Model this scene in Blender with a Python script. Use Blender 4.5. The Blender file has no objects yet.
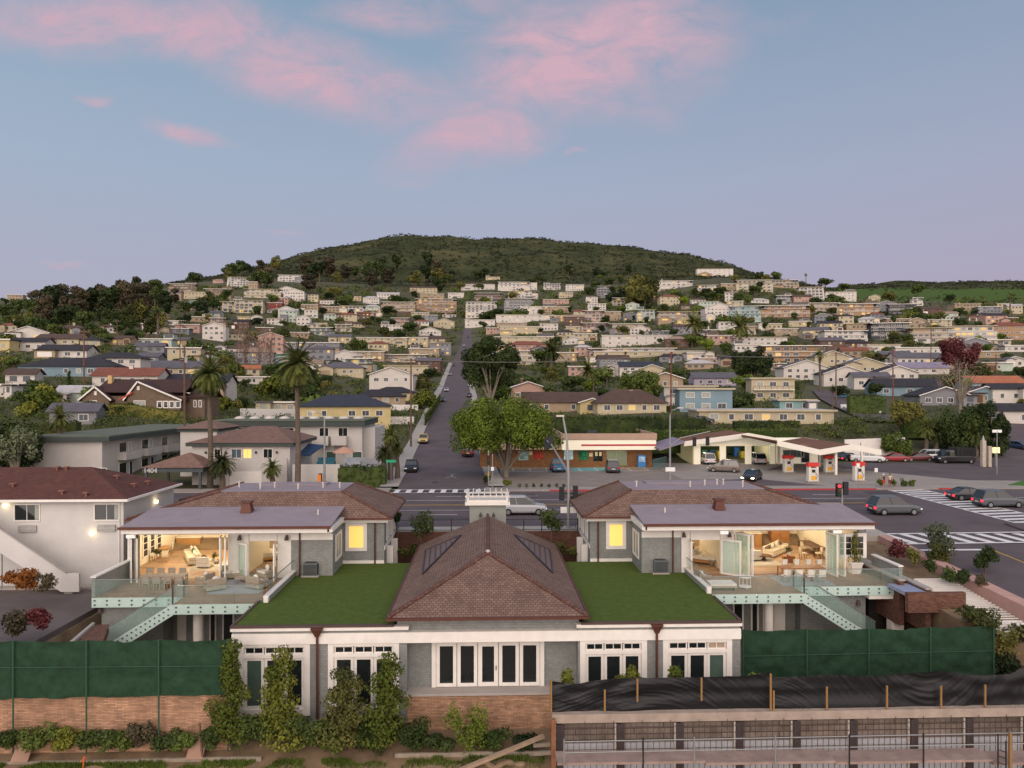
import bpy, math, random
from mathutils import Vector, noise as mnoise
random.seed(7)
R=math.radians
S=bpy.context.scene
COL=S.collection
F=728.0; HZ=392.0; CZ=12.0
TH=math.atan(25/F); ST,CT=math.sin(TH),math.cos(TH)
# ---------- camera geometry helpers: a pixel plus a real plane gives a real point ----------
def ray(px,py):
    u=(px-512)/F
    return (ST+u*CT, CT-u*ST, -(py-HZ)/F)
def atY(px,py,Y):
    d=ray(px,py); t=Y/d[1]; return (d[0]*t, Y, CZ+d[2]*t)
def atD(px,py,D):
    d=ray(px,py); return (d[0]*D, d[1]*D, CZ+d[2]*D)
def atZ(px,py,Z):
    d=ray(px,py); t=(Z-CZ)/d[2]; return (d[0]*t,d[1]*t,Z)
def XY(px,Y): return atY(px,400,Y)[0]
def ZY(px,py,Y): return atY(px,py,Y)[2]
def proj(X,Y,Z):
    d=X*ST+Y*CT
    return 512+F*(X*CT-Y*ST)/d, HZ-F*(Z-CZ)/d, d
# ---------- materials ----------
MATS={}
def srgb(h):
    if isinstance(h,tuple): return h
    c=[int(h[i:i+2],16)/255 for i in (0,2,4)]
    return tuple(x/12.92 if x<=.04045 else ((x+.055)/1.055)**2.4 for x in c)
def mat(key,col,rough=.8,var=.15,scale=1.5,bump=0.0,metal=0,kind=None,k=None,emit=None,alpha=None,spec=.3):
    if key in MATS: return MATS[key]
    m=bpy.data.materials.new(key); m.use_nodes=True; nt=m.node_tree; N=nt.nodes; L=nt.links
    b=N['Principled BSDF']; c=srgb(col)
    b.inputs['Roughness'].default_value=rough; b.inputs['Metallic'].default_value=metal
    b.inputs['Specular IOR Level'].default_value=spec
    b.inputs['Base Color'].default_value=(*c,1)
    MATS[key]=m
    if emit:
        b.inputs['Emission Color'].default_value=(*srgb(emit[0]),1); b.inputs['Emission Strength'].default_value=emit[1]
    if alpha is not None: b.inputs['Alpha'].default_value=alpha
    tc=N.new('ShaderNodeTexCoord')
    src=None
    uv=tc.outputs['UV'] if kind else tc.outputs['Object']
    def mixc(fac,a,bc,mode='MIX'):
        x=N.new('ShaderNodeMix'); x.data_type='RGBA'; x.blend_type=mode
        if isinstance(fac,(int,float)): x.inputs[0].default_value=fac
        else: L.new(fac,x.inputs[0])
        for i,v in ((6,a),(7,bc)):
            if isinstance(v,tuple): x.inputs[i].default_value=(*v,1)
            else: L.new(v,x.inputs[i])
        return x.outputs[2]
    if kind in('shingle','brick','stone','siding','tile','block'):
        P=dict(shingle=(.30,.16,.02,.5,0.25),brick=(.22,.075,.012,.5,.35),stone=(.5,.16,.02,.5,.5),siding=(.55,.17,.008,.5,.12),tile=(.36,.30,.03,.5,.45),block=(.4,.2,.015,.5,.15))[kind]
        if k: P=tuple(k)
        br=N.new('ShaderNodeTexBrick'); L.new(uv,br.inputs['Vector']); br.inputs['Scale'].default_value=1
        br.inputs['Brick Width'].default_value=P[0]; br.inputs['Row Height'].default_value=P[1]; br.inputs['Mortar Size'].default_value=P[2]
        br.offset=P[3]; v=P[4]
        br.inputs['Color1'].default_value=(*[x*(1-v) for x in c],1)
        br.inputs['Color2'].default_value=(*[min(1,x*(1+v)) for x in c],1)
        br.inputs['Mortar'].default_value=(*[x*(.8 if kind=='shingle' else .55) for x in c],1)
        src=br.outputs['Color']
        bp=N.new('ShaderNodeBump'); bp.inputs['Strength'].default_value=.5; bp.inputs['Distance'].default_value=.03; bp.invert=True
        L.new(br.outputs['Fac'],bp.inputs['Height']); L.new(bp.outputs[0],b.inputs['Normal'])
    elif kind=='planks' or kind=='stripes':
        w=N.new('ShaderNodeTexBrick'); L.new(uv,w.inputs['Vector']); w.inputs['Scale'].default_value=1
        pk=k or (3.0,.14,.008)
        w.inputs['Brick Width'].default_value=pk[0]; w.inputs['Row Height'].default_value=pk[1]; w.inputs['Mortar Size'].default_value=pk[2]
        w.inputs['Color1'].default_value=(*[x*.82 for x in c],1); w.inputs['Color2'].default_value=(*[x*1.15 for x in c],1); w.inputs['Mortar'].default_value=(*[x*.35 for x in c],1)
        src=w.outputs['Color']
    if var>0:
        nz=N.new('ShaderNodeTexNoise'); nz.inputs['Scale'].default_value=scale; nz.inputs['Detail'].default_value=6; nz.inputs['Roughness'].default_value=.65
        L.new(tc.outputs['Object'],nz.inputs['Vector'])
        mr=N.new('ShaderNodeMapRange'); mr.inputs[1].default_value=.3; mr.inputs[2].default_value=.7; mr.inputs[3].default_value=1-var; mr.inputs[4].default_value=1+var
        L.new(nz.outputs['Fac'],mr.inputs[0])
        hs=N.new('ShaderNodeHueSaturation'); L.new(mr.outputs[0],hs.inputs['Value'])
        if src is not None: L.new(src,hs.inputs['Color'])
        else: hs.inputs['Color'].default_value=(*c,1)
        L.new(hs.outputs[0],b.inputs['Base Color'])
        if bump and src is None:
            bp=N.new('ShaderNodeBump'); bp.inputs['Strength'].default_value=bump; bp.inputs['Distance'].default_value=.1
            L.new(nz.outputs['Fac'],bp.inputs['Height']); L.new(bp.outputs[0],b.inputs['Normal'])
    elif src is not None: L.new(src,b.inputs['Base Color'])
    return m
def leafmat(key,c1,c2,sc=.35):
    if key in MATS: return MATS[key]
    m=bpy.data.materials.new(key); m.use_nodes=True; nt=m.node_tree; N=nt.nodes; L=nt.links; b=N['Principled BSDF']
    b.inputs['Roughness'].default_value=.75; b.inputs['Specular IOR Level'].default_value=.15
    tc=N.new('ShaderNodeTexCoord'); nz=N.new('ShaderNodeTexNoise'); nz.inputs['Scale'].default_value=sc; nz.inputs['Detail'].default_value=5
    L.new(tc.outputs['Object'],nz.inputs['Vector'])
    oi=N.new('ShaderNodeObjectInfo'); ad=N.new('ShaderNodeMath'); ad.operation='MULTIPLY_ADD'; ad.inputs[1].default_value=.5; ad.inputs[2].default_value=-.25
    L.new(oi.outputs['Random'],ad.inputs[0]); a2=N.new('ShaderNodeMath'); L.new(ad.outputs[0],a2.inputs[0]); L.new(nz.outputs['Fac'],a2.inputs[1])
    r=N.new('ShaderNodeValToRGB'); r.color_ramp.elements[0].position=.3; r.color_ramp.elements[1].position=.72
    r.color_ramp.elements[0].color=(*srgb(c1),1); r.color_ramp.elements[1].color=(*srgb(c2),1)
    L.new(a2.outputs[0],r.inputs[0]); L.new(r.outputs[0],b.inputs['Base Color'])
    MATS[key]=m; return m
def glass(key='clear_glass',col=(.55,.8,.72),alpha=.22):
    if key in MATS: return MATS[key]
    return mat(key,col,rough=.05,var=0,alpha=alpha,spec=.6)
# ---------- mesh builder ----------
class MB:
    def __init__(s): s.v=[]; s.f=[]
    def poly(s,pts):
        i=len(s.v); s.v+= [tuple(p) for p in pts]; s.f.append(tuple(range(i,i+len(pts)))); return s
    def box(s,x0,x1,y0,y1,z0,z1):
        if x0>x1:x0,x1=x1,x0
        if y0>y1:y0,y1=y1,y0
        if z0>z1:z0,z1=z1,z0
        i=len(s.v); s.v+=[(x0,y0,z0),(x1,y0,z0),(x1,y1,z0),(x0,y1,z0),(x0,y0,z1),(x1,y0,z1),(x1,y1,z1),(x0,y1,z1)]
        s.f+=[tuple(i+k for k in q) for q in ((3,2,1,0),(4,5,6,7),(0,1,5,4),(1,2,6,5),(2,3,7,6),(3,0,4,7))]; return s
    def hexa(s,b,t):   # b,t: 4 pts ccw bottom/top
        i=len(s.v); s.v+=[tuple(p) for p in b]+[tuple(p) for p in t]
        s.f+=[tuple(i+k for k in q) for q in ((3,2,1,0),(4,5,6,7),(0,1,5,4),(1,2,6,5),(2,3,7,6),(3,0,4,7))]; return s
    def bar(s,a,b,w,h=None):  # rectangular bar between points
        h=h or w; a=Vector(a); b=Vector(b); d=(b-a)
        if d.length<1e-6: return s
        d.normalize(); up=Vector((0,0,1)) if abs(d.z)<.95 else Vector((0,1,0))
        x=d.cross(up).normalized(); y=x.cross(d).normalized()
        q=[(-1,-1),(1,-1),(1,1),(-1,1)]
        s.hexa([a+x*(w/2)*p+y*(h/2)*r for p,r in q],[b+x*(w/2)*p+y*(h/2)*r for p,r in q]); return s
    def tube(s,pts,rad,n=8):
        pts=[Vector(p) for p in pts]; rr=rad if isinstance(rad,(list,tuple)) else [rad]*len(pts)
        rings=[]
        for i,p in enumerate(pts):
            d=(pts[min(i+1,len(pts)-1)]-pts[max(i-1,0)]).normalized()
            up=Vector((0,0,1)) if abs(d.z)<.9 else Vector((1,0,0))
            x=d.cross(up).normalized(); y=x.cross(d).normalized()
            r=[]
            for k in range(n):
                a=2*math.pi*k/n; r.append(len(s.v)); s.v.append(tuple(p+x*math.cos(a)*rr[i]+y*math.sin(a)*rr[i]))
            rings.append(r)
        for a,b in zip(rings,rings[1:]):
            for k in range(n): s.f.append((a[k],a[(k+1)%n],b[(k+1)%n],b[k]))
        s.f.append(tuple(reversed(rings[0]))); s.f.append(tuple(rings[-1])); return s
    def lathe(s,c,prof,n=16):
        rings=[]
        for r,z in prof:
            g=[]
            for k in range(n):
                a=2*math.pi*k/n; g.append(len(s.v)); s.v.append((c[0]+r*math.cos(a),c[1]+r*math.sin(a),c[2]+z))
            rings.append(g)
        for a,b in zip(rings,rings[1:]):
            for k in range(n): s.f.append((a[k],a[(k+1)%n],b[(k+1)%n],b[k]))
        s.f.append(tuple(reversed(rings[0]))); s.f.append(tuple(rings[-1])); return s
    def prism(s,poly,axis,a,b): # poly 2D list; axis 'x','y','z' extruded from a to b
        def P(u,v,t): return {'x':(t,u,v),'y':(u,t,v),'z':(u,v,t)}[axis]
        i=len(s.v); n=len(poly)
        s.v+=[P(u,v,a) for u,v in poly]+[P(u,v,b) for u,v in poly]
        s.f.append(tuple(range(i,i+n))); s.f.append(tuple(reversed(range(i+n,i+2*n))))
        for k in range(n): s.f.append((i+k,i+n+k,i+n+(k+1)%n,i+(k+1)%n))
        return s
    def slab(s,poly,t): # list of 3D pts, thickened downward by t
        i=len(s.v); n=len(poly); s.v+=[tuple(p) for p in poly]+[(p[0],p[1],p[2]-t) for p in poly]
        s.f.append(tuple(range(i,i+n))); s.f.append(tuple(reversed(range(i+n,i+2*n))))
        for k in range(n): s.f.append((i+k,i+n+k,i+n+(k+1)%n,i+(k+1)%n))
        return s
    def blob(s,c,r,seed=0,n=7,m=5,j=.15):
        rnd=random.Random(seed); i0=len(s.v)
        for a in range(m+1):
            th=math.pi*a/m
            for b in range(n):
                ph=2*math.pi*b/n; q=1+rnd.uniform(-j,j)
                s.v.append((c[0]+r[0]*q*math.sin(th)*math.cos(ph),c[1]+r[1]*q*math.sin(th)*math.sin(ph),c[2]+r[2]*q*math.cos(th)))
        for a in range(m):
            for b in range(n): s.f.append((i0+a*n+b,i0+(a+1)*n+b,i0+(a+1)*n+(b+1)%n,i0+a*n+(b+1)%n))
        return s
    def leaves(s,c,r,n,size,rnd,shell=.55,flat=0,tri=True):
        for _ in range(n):
            while True:
                p=Vector((rnd.uniform(-1,1),rnd.uniform(-1,1),rnd.uniform(-1,1)))
                l=p.length
                if shell<l<=1: break
                if l<shell and rnd.random()<.12: break
            q=Vector((c[0]+p.x*r[0],c[1]+p.y*r[1],c[2]+p.z*r[2]))
            nr=(p.normalized()+Vector((rnd.gauss(0,.6),rnd.gauss(0,.6),rnd.gauss(0,.6)+.25))).normalized()
            a=nr.orthogonal().normalized(); b=nr.cross(a); an=rnd.uniform(0,6.28)
            u=a*math.cos(an)+b*math.sin(an); w=nr.cross(u); z=size*rnd.uniform(.6,1.3)
            i=len(s.v)
            s.v+=[tuple(q-u*z*.5-w*z*.3),tuple(q+u*z*.5-w*z*.25),tuple(q+w*z*.55+u*z*.1*rnd.uniform(-1,1))]
            s.f.append((i,i+1,i+2))
        return s
    def mesh(s,name,m,org=(0,0,0),smooth=False,uv=True):
        me=bpy.data.meshes.new(name)
        v=[(a-org[0],b-org[1],c-org[2]) for a,b,c in s.v] if org!=(0,0,0) else s.v
        me.from_pydata(v,[],s.f); me.validate(); 
        if m is not None: me.materials.append(m)
        if uv and len(s.f)<30000:
            ul=me.uv_layers.new(name='UV'); up=Vector((0,0,1)); V=me.vertices; data=ul.data; Z=Vector(org)
            for p in me.polygons:
                n=p.normal
                if abs(n.z)>.97: a=Vector((1,0,0)); b=Vector((0,1,0))
                else:
                    a=up.cross(n).normalized(); b=n.cross(a)
                for li in p.loop_indices:
                    q=V[me.loops[li].vertex_index].co+Z
                    data[li].uv=(q.dot(a),q.dot(b))
        if smooth:
            for p in me.polygons: p.use_smooth=True
        me.update(); return me
def link(o,parent=None):
    COL.objects.link(o)
    if parent is not None: o.parent=parent
    return o
def rootof(o):
    while o.parent: o=o.parent
    return o
def part(name,mb,m,parent,label=None,world=False,smooth=False,uv=True):
    org=(0,0,0)
    if world: org=tuple(rootof(parent).location)
    o=bpy.data.objects.new(name,mb.mesh(name,m,org,smooth,uv)); link(o,parent)
    if label: o['label']=label
    return o
def thing(name,label,cat,loc=(0,0,0),rz=0,group=None):
    o=bpy.data.objects.new(name,None); o.empty_display_size=.3; link(o); o.location=loc; o.rotation_euler=(0,0,rz)
    o['label']=label; o['category']=cat
    if group:o['group']=group
    return o
def single(name,mb,m,label,cat,group=None,kind=None,org=(0,0,0),smooth=False,uv=True):
    o=bpy.data.objects.new(name,mb.mesh(name,m,org,smooth,uv)); link(o); o.location=org
    if kind: o['kind']=kind
    if label: o['label']=label
    if cat: o['category']=cat
    if group:o['group']=group
    return o
def struct(name,mb,m,uv=True,smooth=False):
    o=bpy.data.objects.new(name,mb.mesh(name,m,(0,0,0),smooth,uv)); link(o); o['kind']='structure'; return o
KIDS={}
def copy_tree(o,loc=None,rz=None,sc=None,label=None,group=None,parent=None):
    c=o.copy(); COL.objects.link(c); c.parent=parent
    if loc is not None: c.location=loc
    if rz is not None: c.rotation_euler=(0,0,rz)
    if sc is not None: c.scale=sc if isinstance(sc,tuple) else (sc,sc,sc)
    if label: c['label']=label
    if group: c['group']=group
    ks=KIDS.get(o.name)
    if ks is None: ks=KIDS[o.name]=list(o.children)
    for ch in ks: copy_tree(ch,parent=c)
    return c
def lamp(name,kind,loc,energy,color,size=.3,rot=None):
    l=bpy.data.lights.new(name,kind); l.energy=energy; l.color=color
    if kind=='POINT': l.shadow_soft_size=size
    if kind=='AREA': l.size=size
    o=bpy.data.objects.new(name,l); COL.objects.link(o); o.location=loc
    if rot:o.rotation_euler=rot
    return o
# ---------- camera ----------
cd=bpy.data.cameras.new('camera'); cam=bpy.data.objects.new('camera',cd); COL.objects.link(cam); S.camera=cam
cd.sensor_width=36; cd.lens=F/1024*36; cd.shift_y=(HZ-384)/1024; cd.clip_start=.5; cd.clip_end=9000
cam.location=(0,0,CZ); cam.rotation_euler=(R(90),0,-TH)
S.view_settings.view_transform='Standard'; S.view_settings.look='None'; S.view_settings.exposure=EXPO if 'EXPO' in globals() else 0.0
# ---------- sky ----------
def world():
    w=bpy.data.worlds.new('World'); S.world=w; w.use_nodes=True; nt=w.node_tree; N=nt.nodes; L=nt.links
    N.clear(); out=N.new('ShaderNodeOutputWorld'); bg=N.new('ShaderNodeBackground'); L.new(bg.outputs[0],out.inputs[0]); bg.inputs[1].default_value=1.0
    sky=N.new('ShaderNodeTexSky'); sky.sky_type='NISHITA'; sky.sun_disc=False; sky.sun_elevation=R(4); sky.sun_rotation=R(200); sky.air_density=1.2; sky.dust_density=2; sky.ozone_density=4
    tc=N.new('ShaderNodeTexCoord'); sep=N.new('ShaderNodeSeparateXYZ'); L.new(tc.outputs['Generated'],sep.inputs[0])
    def mth(op,a,b=None,c=None,clamp=False):
        m=N.new('ShaderNodeMath'); m.operation=op; m.use_clamp=clamp
        for i,x in enumerate((a,b,c)):
            if x is None: continue
            if isinstance(x,(int,float)): m.inputs[i].default_value=x
            else: L.new(x,m.inputs[i])
        return m.outputs[0]
    ramp=N.new('ShaderNodeValToRGB'); cr=ramp.color_ramp
    stops=[(0,'ada4b4'),(.1,'b0a9bb'),(.16,'adacc0'),(.27,'a4afc4'),(.38,'96a8be'),(.48,'869fb6'),(1,'6d88aa')]
    cr.elements[0].position=stops[0][0]; cr.elements[0].color=(*srgb(stops[0][1]),1); cr.elements[1].position=1; cr.elements[1].color=(*srgb(stops[-1][1]),1)
    for p,c in stops[1:-1]:
        e=cr.elements.new(p); e.color=(*srgb(c),1)
    L.new(sep.outputs[2],ramp.inputs[0])
    # azimuth tint: a little greyer-purple towards the right (east), bluer left
    az=mth('ARCTAN2',sep.outputs[0],sep.outputs[1])
    t=N.new('ShaderNodeMapRange'); t.inputs[1].default_value=-.6; t.inputs[2].default_value=.7; L.new(az,t.inputs[0])
    tint=N.new('ShaderNodeMix'); tint.data_type='RGBA'; tint.inputs[6].default_value=(.97,1.03,1.03,1); tint.inputs[7].default_value=(.97,.92,.95,1); L.new(t.outputs[0],tint.inputs[0])
    mu=N.new('ShaderNodeMix'); mu.data_type='RGBA'; mu.blend_type='MULTIPLY'; mu.inputs[0].default_value=1; L.new(ramp.outputs[0],mu.inputs[6]); L.new(tint.outputs[2],mu.inputs[7])
    # clouds: project direction on a plane y=1 -> (x/y, z/y)
    iy=mth('MAXIMUM',sep.outputs[1],.05); cx=mth('DIVIDE',sep.outputs[0],iy); cz=mth('DIVIDE',sep.outputs[2],iy)
    cv=N.new('ShaderNodeCombineXYZ'); L.new(cx,cv.inputs[0]); L.new(cz,cv.inputs[1])
    wn=N.new('ShaderNodeTexNoise'); wn.inputs['Scale'].default_value=7; wn.inputs['Detail'].default_value=4; L.new(cv.outputs[0],wn.inputs['Vector'])
    wo=N.new('ShaderNodeVectorMath'); wo.operation='SUBTRACT'; L.new(wn.outputs['Color'],wo.inputs[0]); wo.inputs[1].default_value=(.5,.5,.5)
    ws=N.new('ShaderNodeVectorMath'); ws.operation='SCALE'; ws.inputs['Scale'].default_value=.09; L.new(wo.outputs[0],ws.inputs[0])
    wa=N.new('ShaderNodeVectorMath'); L.new(cv.outputs[0],wa.inputs[0]); L.new(ws.outputs[0],wa.inputs[1])
    def ell(px,py,rx,ry,rot,st):
        u=(px-512)/F; th=math.atan(u)+TH; X=math.tan(th); d=ray(px,py); Zt=d[2]/d[1]
        mp=N.new('ShaderNodeMapping'); mp.vector_type='TEXTURE'; L.new(wa.outputs[0],mp.inputs['Vector'])
        mp.inputs['Location'].default_value=(X,Zt,0); mp.inputs['Rotation'].default_value=(0,0,R(rot)); mp.inputs['Scale'].default_value=(rx/F,ry/F,1)
        ln=N.new('ShaderNodeVectorMath'); ln.operation='LENGTH'; L.new(mp.outputs[0],ln.inputs[0])
        r=N.new('ShaderNodeMapRange'); r.interpolation_type='SMOOTHSTEP'; r.inputs[1].default_value=1.15; r.inputs[2].default_value=.15; r.inputs[3].default_value=0; r.inputs[4].default_value=st
        L.new(ln.outputs['Value'],r.inputs[0]); return r.outputs[0]
    tot=None
    for e in [(130,26,200,44,-8,1.1),(290,58,175,50,-20,1.1),(420,90,120,36,-20,.8),(575,55,150,75,14,1.25),(640,34,110,85,0,1.0),(480,135,110,38,20,1.05),(430,10,130,26,0,.8),(640,95,60,22,-30,.4),(190,127,50,11,-10,1.0),(90,101,24,6,-8,.8),(575,150,18,4,0,.4),(290,237,20,3,0,.45),(60,262,26,4,0,.45),(410,186,30,6,0,.3),(330,100,40,8,-15,.5),(760,15,60,14,0,.2)]:
        v=ell(*e); tot=v if tot is None else mth('MAXIMUM',tot,v)
    sc=N.new('ShaderNodeMapping'); sc.inputs['Scale'].default_value=(5.5,11,1); sc.inputs['Rotation'].default_value=(0,0,R(18)); L.new(cv.outputs[0],sc.inputs['Vector'])
    n2=N.new('ShaderNodeTexNoise'); n2.inputs['Scale'].default_value=1.7; n2.inputs['Detail'].default_value=10; n2.inputs['Roughness'].default_value=.66; n2.inputs['Distortion'].default_value=.6; L.new(sc.outputs[0],n2.inputs['Vector'])
    nn=N.new('ShaderNodeMapRange'); nn.inputs[1].default_value=.25; nn.inputs[2].default_value=.64; L.new(n2.outputs['Fac'],nn.inputs[0])
    cl=mth('MULTIPLY',tot,nn.outputs[0],clamp=True)
    cl=mth('MULTIPLY',cl,1.0,clamp=True)
    cm=N.new('ShaderNodeMix'); cm.data_type='RGBA'; L.new(cl,cm.inputs[0]); L.new(mu.outputs[2],cm.inputs[6]); cm.inputs[7].default_value=(*srgb('d0acba'),1)
    # add a faint real sky
    sk=N.new('ShaderNodeMix'); sk.data_type='RGBA'; sk.blend_type='ADD'; sk.inputs[0].default_value=.006; L.new(cm.outputs[2],sk.inputs[6]); L.new(sky.outputs[0],sk.inputs[7])
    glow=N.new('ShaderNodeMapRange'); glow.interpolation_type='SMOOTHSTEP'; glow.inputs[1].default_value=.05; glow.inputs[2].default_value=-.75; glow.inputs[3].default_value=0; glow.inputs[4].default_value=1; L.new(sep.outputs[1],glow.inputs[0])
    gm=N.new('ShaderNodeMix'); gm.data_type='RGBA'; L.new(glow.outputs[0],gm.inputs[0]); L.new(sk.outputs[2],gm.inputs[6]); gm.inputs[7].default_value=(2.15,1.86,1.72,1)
    zen=N.new('ShaderNodeMapRange'); zen.inputs[1].default_value=.5; zen.inputs[2].default_value=.95; zen.inputs[3].default_value=1; zen.inputs[4].default_value=1.5; L.new(sep.outputs[2],zen.inputs[0])
    zm=N.new('ShaderNodeMix'); zm.data_type='RGBA'; zm.blend_type='MULTIPLY'; zm.inputs[0].default_value=1; L.new(gm.outputs[2],zm.inputs[6]); L.new(zen.outputs[0],zm.inputs[7])
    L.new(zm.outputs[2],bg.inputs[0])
world()
sl=bpy.data.lights.new('low_sun','SUN'); sl.energy=.75; sl.angle=R(30); sl.color=(1,.84,.74); so=bpy.data.objects.new('low_sun',sl); COL.objects.link(so)
_d=Vector((.35,1,-.42)); so.rotation_euler=_d.to_track_quat('-Z','Y').to_euler()
# ---------- terrain ----------
ROWS=[
 (92,[(0,489.3),(1024,489.3)]),
 (100,[(-200,478),(200,478),(300,480),(1024,481.5)]),
 (118,[(-200,448),(128,449),(256,456),(400,467),(520,467.5),(1024,467.5)]),
 (130,[(-200,432),(128,432),(256,442),(400,454),(520,455),(640,456),(1024,456)]),
 (150,[(-200,410),(128,410),(256,430),(400,441),(445,442),(520,434),(600,424),(860,422),(940,424),(1200,428)]),
 (190,[(-200,378),(128,382),(256,411),(400,419),(445,420),(520,412),(640,404),(860,405),(1200,404)]),
 (250,[(-200,353),(0,354),(128,358),(256,388),(400,398),(445,400),(520,397),(640,392),(860,388),(1200,384)]),
 (330,[(-200,338),(0,340),(128,343),(256,366),(400,384),(445,387),(520,386),(640,381),(800,373),(860,369),(1200,364)]),
 (450,[(-200,322),(0,324),(128,328),(256,345),(400,364),(445,371),(520,366),(640,360),(720,353),(800,350),(1200,343)]),
 (600,[(-200,306),(0,308),(128,312),(256,322),(400,340),(445,345),(520,342),(640,335),(720,325),(860,322),(1024,325),(1200,326)]),
 (800,[(-200,302),(0,300),(128,298),(256,300),(400,315),(445,327),(520,318),(640,308),(720,292),(800,296),(860,304),(1200,306)]),
 (1000,[(-200,310),(0,304),(128,291),(200,284),(256,283),(400,297),(445,301),(520,297),(640,290),(720,277),(780,281),(810,290),(860,300),(1200,308)]),
 (1300,[(-200,330),(0,310),(128,292),(200,281),(256,275),(400,281),(520,281),(640,280),(720,279),(780,284),(820,294),(860,300),(1200,303)]),
 (1500,[(-200,340),(0,320),(128,296),(200,280),(256,270),(330,258),(400,254),(520,256),(640,266),(720,275),(790,286),(860,296),(1200,297)]),
 (1800,[(-200,340),(0,325),(128,297),(160,289),(200,279),(250,268),(275,262),(300,254),(345,245),(385,237),(400,235),(430,234.5),(480,238),(520,238),(580,243),(640,248),(690,254),(720,262),(745,270),(790,281),(830,289),(860,287),(900,286),(1200,286)]),
 (2200,[(-200,350),(0,335),(256,285),(400,262),(640,266),(745,285),(800,291),(840,289),(870,284),(910,282),(960,281),(1024,281),(1200,282)]),
 (2700,[(-200,345),(400,330),(1200,320)]),
]
def lerp1(tab,x):
    if x<=tab[0][0]: return tab[0][1]
    for (a,u),(b,v) in zip(tab,tab[1:]):
        if x<=b: 
            t=(x-a)/(b-a); return u+(v-u)*t
    return tab[-1][1]
def zrow(i,px):
    d,t=ROWS[i]; return CZ-(lerp1(t,px)-HZ)*d/F
def Tdp(d,px):
    if d<=92: return -.3
    if d>=2700: return zrow(len(ROWS)-1,px)
    for i in range(len(ROWS)-1):
        d0,d1=ROWS[i][0],ROWS[i+1][0]
        if d<=d1:
            t=(d-d0)/(d1-d0); return zrow(i,px)*(1-t)+zrow(i+1,px)*t
def T(X,Y):
    d=max(X*ST+Y*CT,20); px=512+F*(X*CT-Y*ST)/d
    return Tdp(d,max(-200,min(1200,px)))
def hit(px,py,d0=93,d1=2200):
    d=d0
    while d<d1:
        z=Tdp(d,px)
        y=HZ-F*(z-CZ)/d
        if y<=py: break
        d*=1.006
    X,Y,_=atD(px,py,d); return X,Y,T(X,Y),d
def terrain():
    ds=[]; d=90.5
    while d<2700: ds.append(d); d*=1.022
    pxs=[-420+i*14 for i in range(133)]
    def sheet(name,lo,hi,m,amp):
        mb=MB(); rows=[x for x in ds if lo*.975<=x<=hi*1.025]; n=len(pxs)
        for d in rows:
            for px in pxs:
                z=Tdp(d,max(-200,min(1200,px)))
                X,Y,_=atD(px,HZ,d)
                if d>1250: z+=amp*(mnoise.noise(Vector((X/90,Y/90,0)))*1.0+.4*mnoise.noise(Vector((X/30,Y/30,5))))
                mb.v.append((X,Y,z-.12))
        for i in range(len(rows)-1):
            for j in range(n-1): a=i*n+j; mb.f.append((a,a+1,a+n+1,a+n))
        return struct(name,mb,m,uv=False,smooth=True)
    sheet('ground',90,1240,mat('slope_ground','47462f',rough=1,var=.5,scale=.03),0)
    sheet('hill',1200,2700,hillmat(),9)
def hillmat():
    m=bpy.data.materials.new('chaparral'); m.use_nodes=True; nt=m.node_tree; N=nt.nodes; L=nt.links; b=N['Principled BSDF']; b.inputs['Roughness'].default_value=1; b.inputs['Specular IOR Level'].default_value=.05
    tc=N.new('ShaderNodeTexCoord')
    n1=N.new('ShaderNodeTexNoise'); n1.inputs['Scale'].default_value=.012; n1.inputs['Detail'].default_value=8; n1.inputs['Roughness'].default_value=.7; L.new(tc.outputs['Object'],n1.inputs['Vector'])
    r=N.new('ShaderNodeValToRGB'); e=r.color_ramp.elements; e[0].position=.36; e[0].color=(*srgb('2c3021'),1); e[1].position=.66; e[1].color=(*srgb('4e4b33'),1)
    x=e.new(.5); x.color=(*srgb('393d28'),1)
    L.new(n1.outputs['Fac'],r.inputs[0])
    # the mown meadow on the far right hillside
    sp=N.new('ShaderNodeSeparateXYZ'); L.new(tc.outputs['Object'],sp.inputs[0])
    def rng(s,a,b,c,d):
        m=N.new('ShaderNodeMapRange'); m.interpolation_type='SMOOTHSTEP'; m.inputs[1].default_value=a; m.inputs[2].default_value=b; m.inputs[3].default_value=c; m.inputs[4].default_value=d; L.new(s,m.inputs[0]); return m.outputs[0]
    def mul(a,c):
        m=N.new('ShaderNodeMath'); m.operation='MULTIPLY'; L.new(a,m.inputs[0]); L.new(c,m.inputs[1]); return m.outputs[0]
    ratio=N.new('ShaderNodeMath'); ratio.operation='DIVIDE'; L.new(sp.outputs[0],ratio.inputs[0]); L.new(sp.outputs[1],ratio.inputs[1])
    field=mul(rng(ratio.outputs[0],.46,.50,0,1),rng(sp.outputs[1],1640,1750,1,0))
    mx=N.new('ShaderNodeMix'); mx.data_type='RGBA'; L.new(field,mx.inputs[0]); L.new(r.outputs[0],mx.inputs[6]); mx.inputs[7].default_value=(*srgb('43562c'),1)
    L.new(mx.outputs[2],b.inputs['Base Color']); return m
terrain()
# ---------- roads and near ground ----------
ASP=mat('asphalt','544b4d',rough=.9,var=.2,scale=.22)
ASPL=mat('lot_asphalt','5a5150',rough=.9,var=.2,scale=.5)
CON=mat('concrete','97908a',rough=.9,var=.12,scale=.6)
PNT=mat('road_paint','c9c6c4',rough=.8,var=.1,scale=2)
YEL=mat('yellow_paint','b08a3c',rough=.8,var=.1,scale=2)
REDP=mat('red_kerb_paint','a5383b',rough=.8,var=.1,scale=2)
EARTH=mat('earth','6e5c48',rough=1,var=.35,scale=.8,bump=.6)
def quad(x0,x1,y0,y1,z): return MB().poly([(x0,y0,z),(x1,y0,z),(x1,y1,z),(x0,y1,z)])
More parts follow.
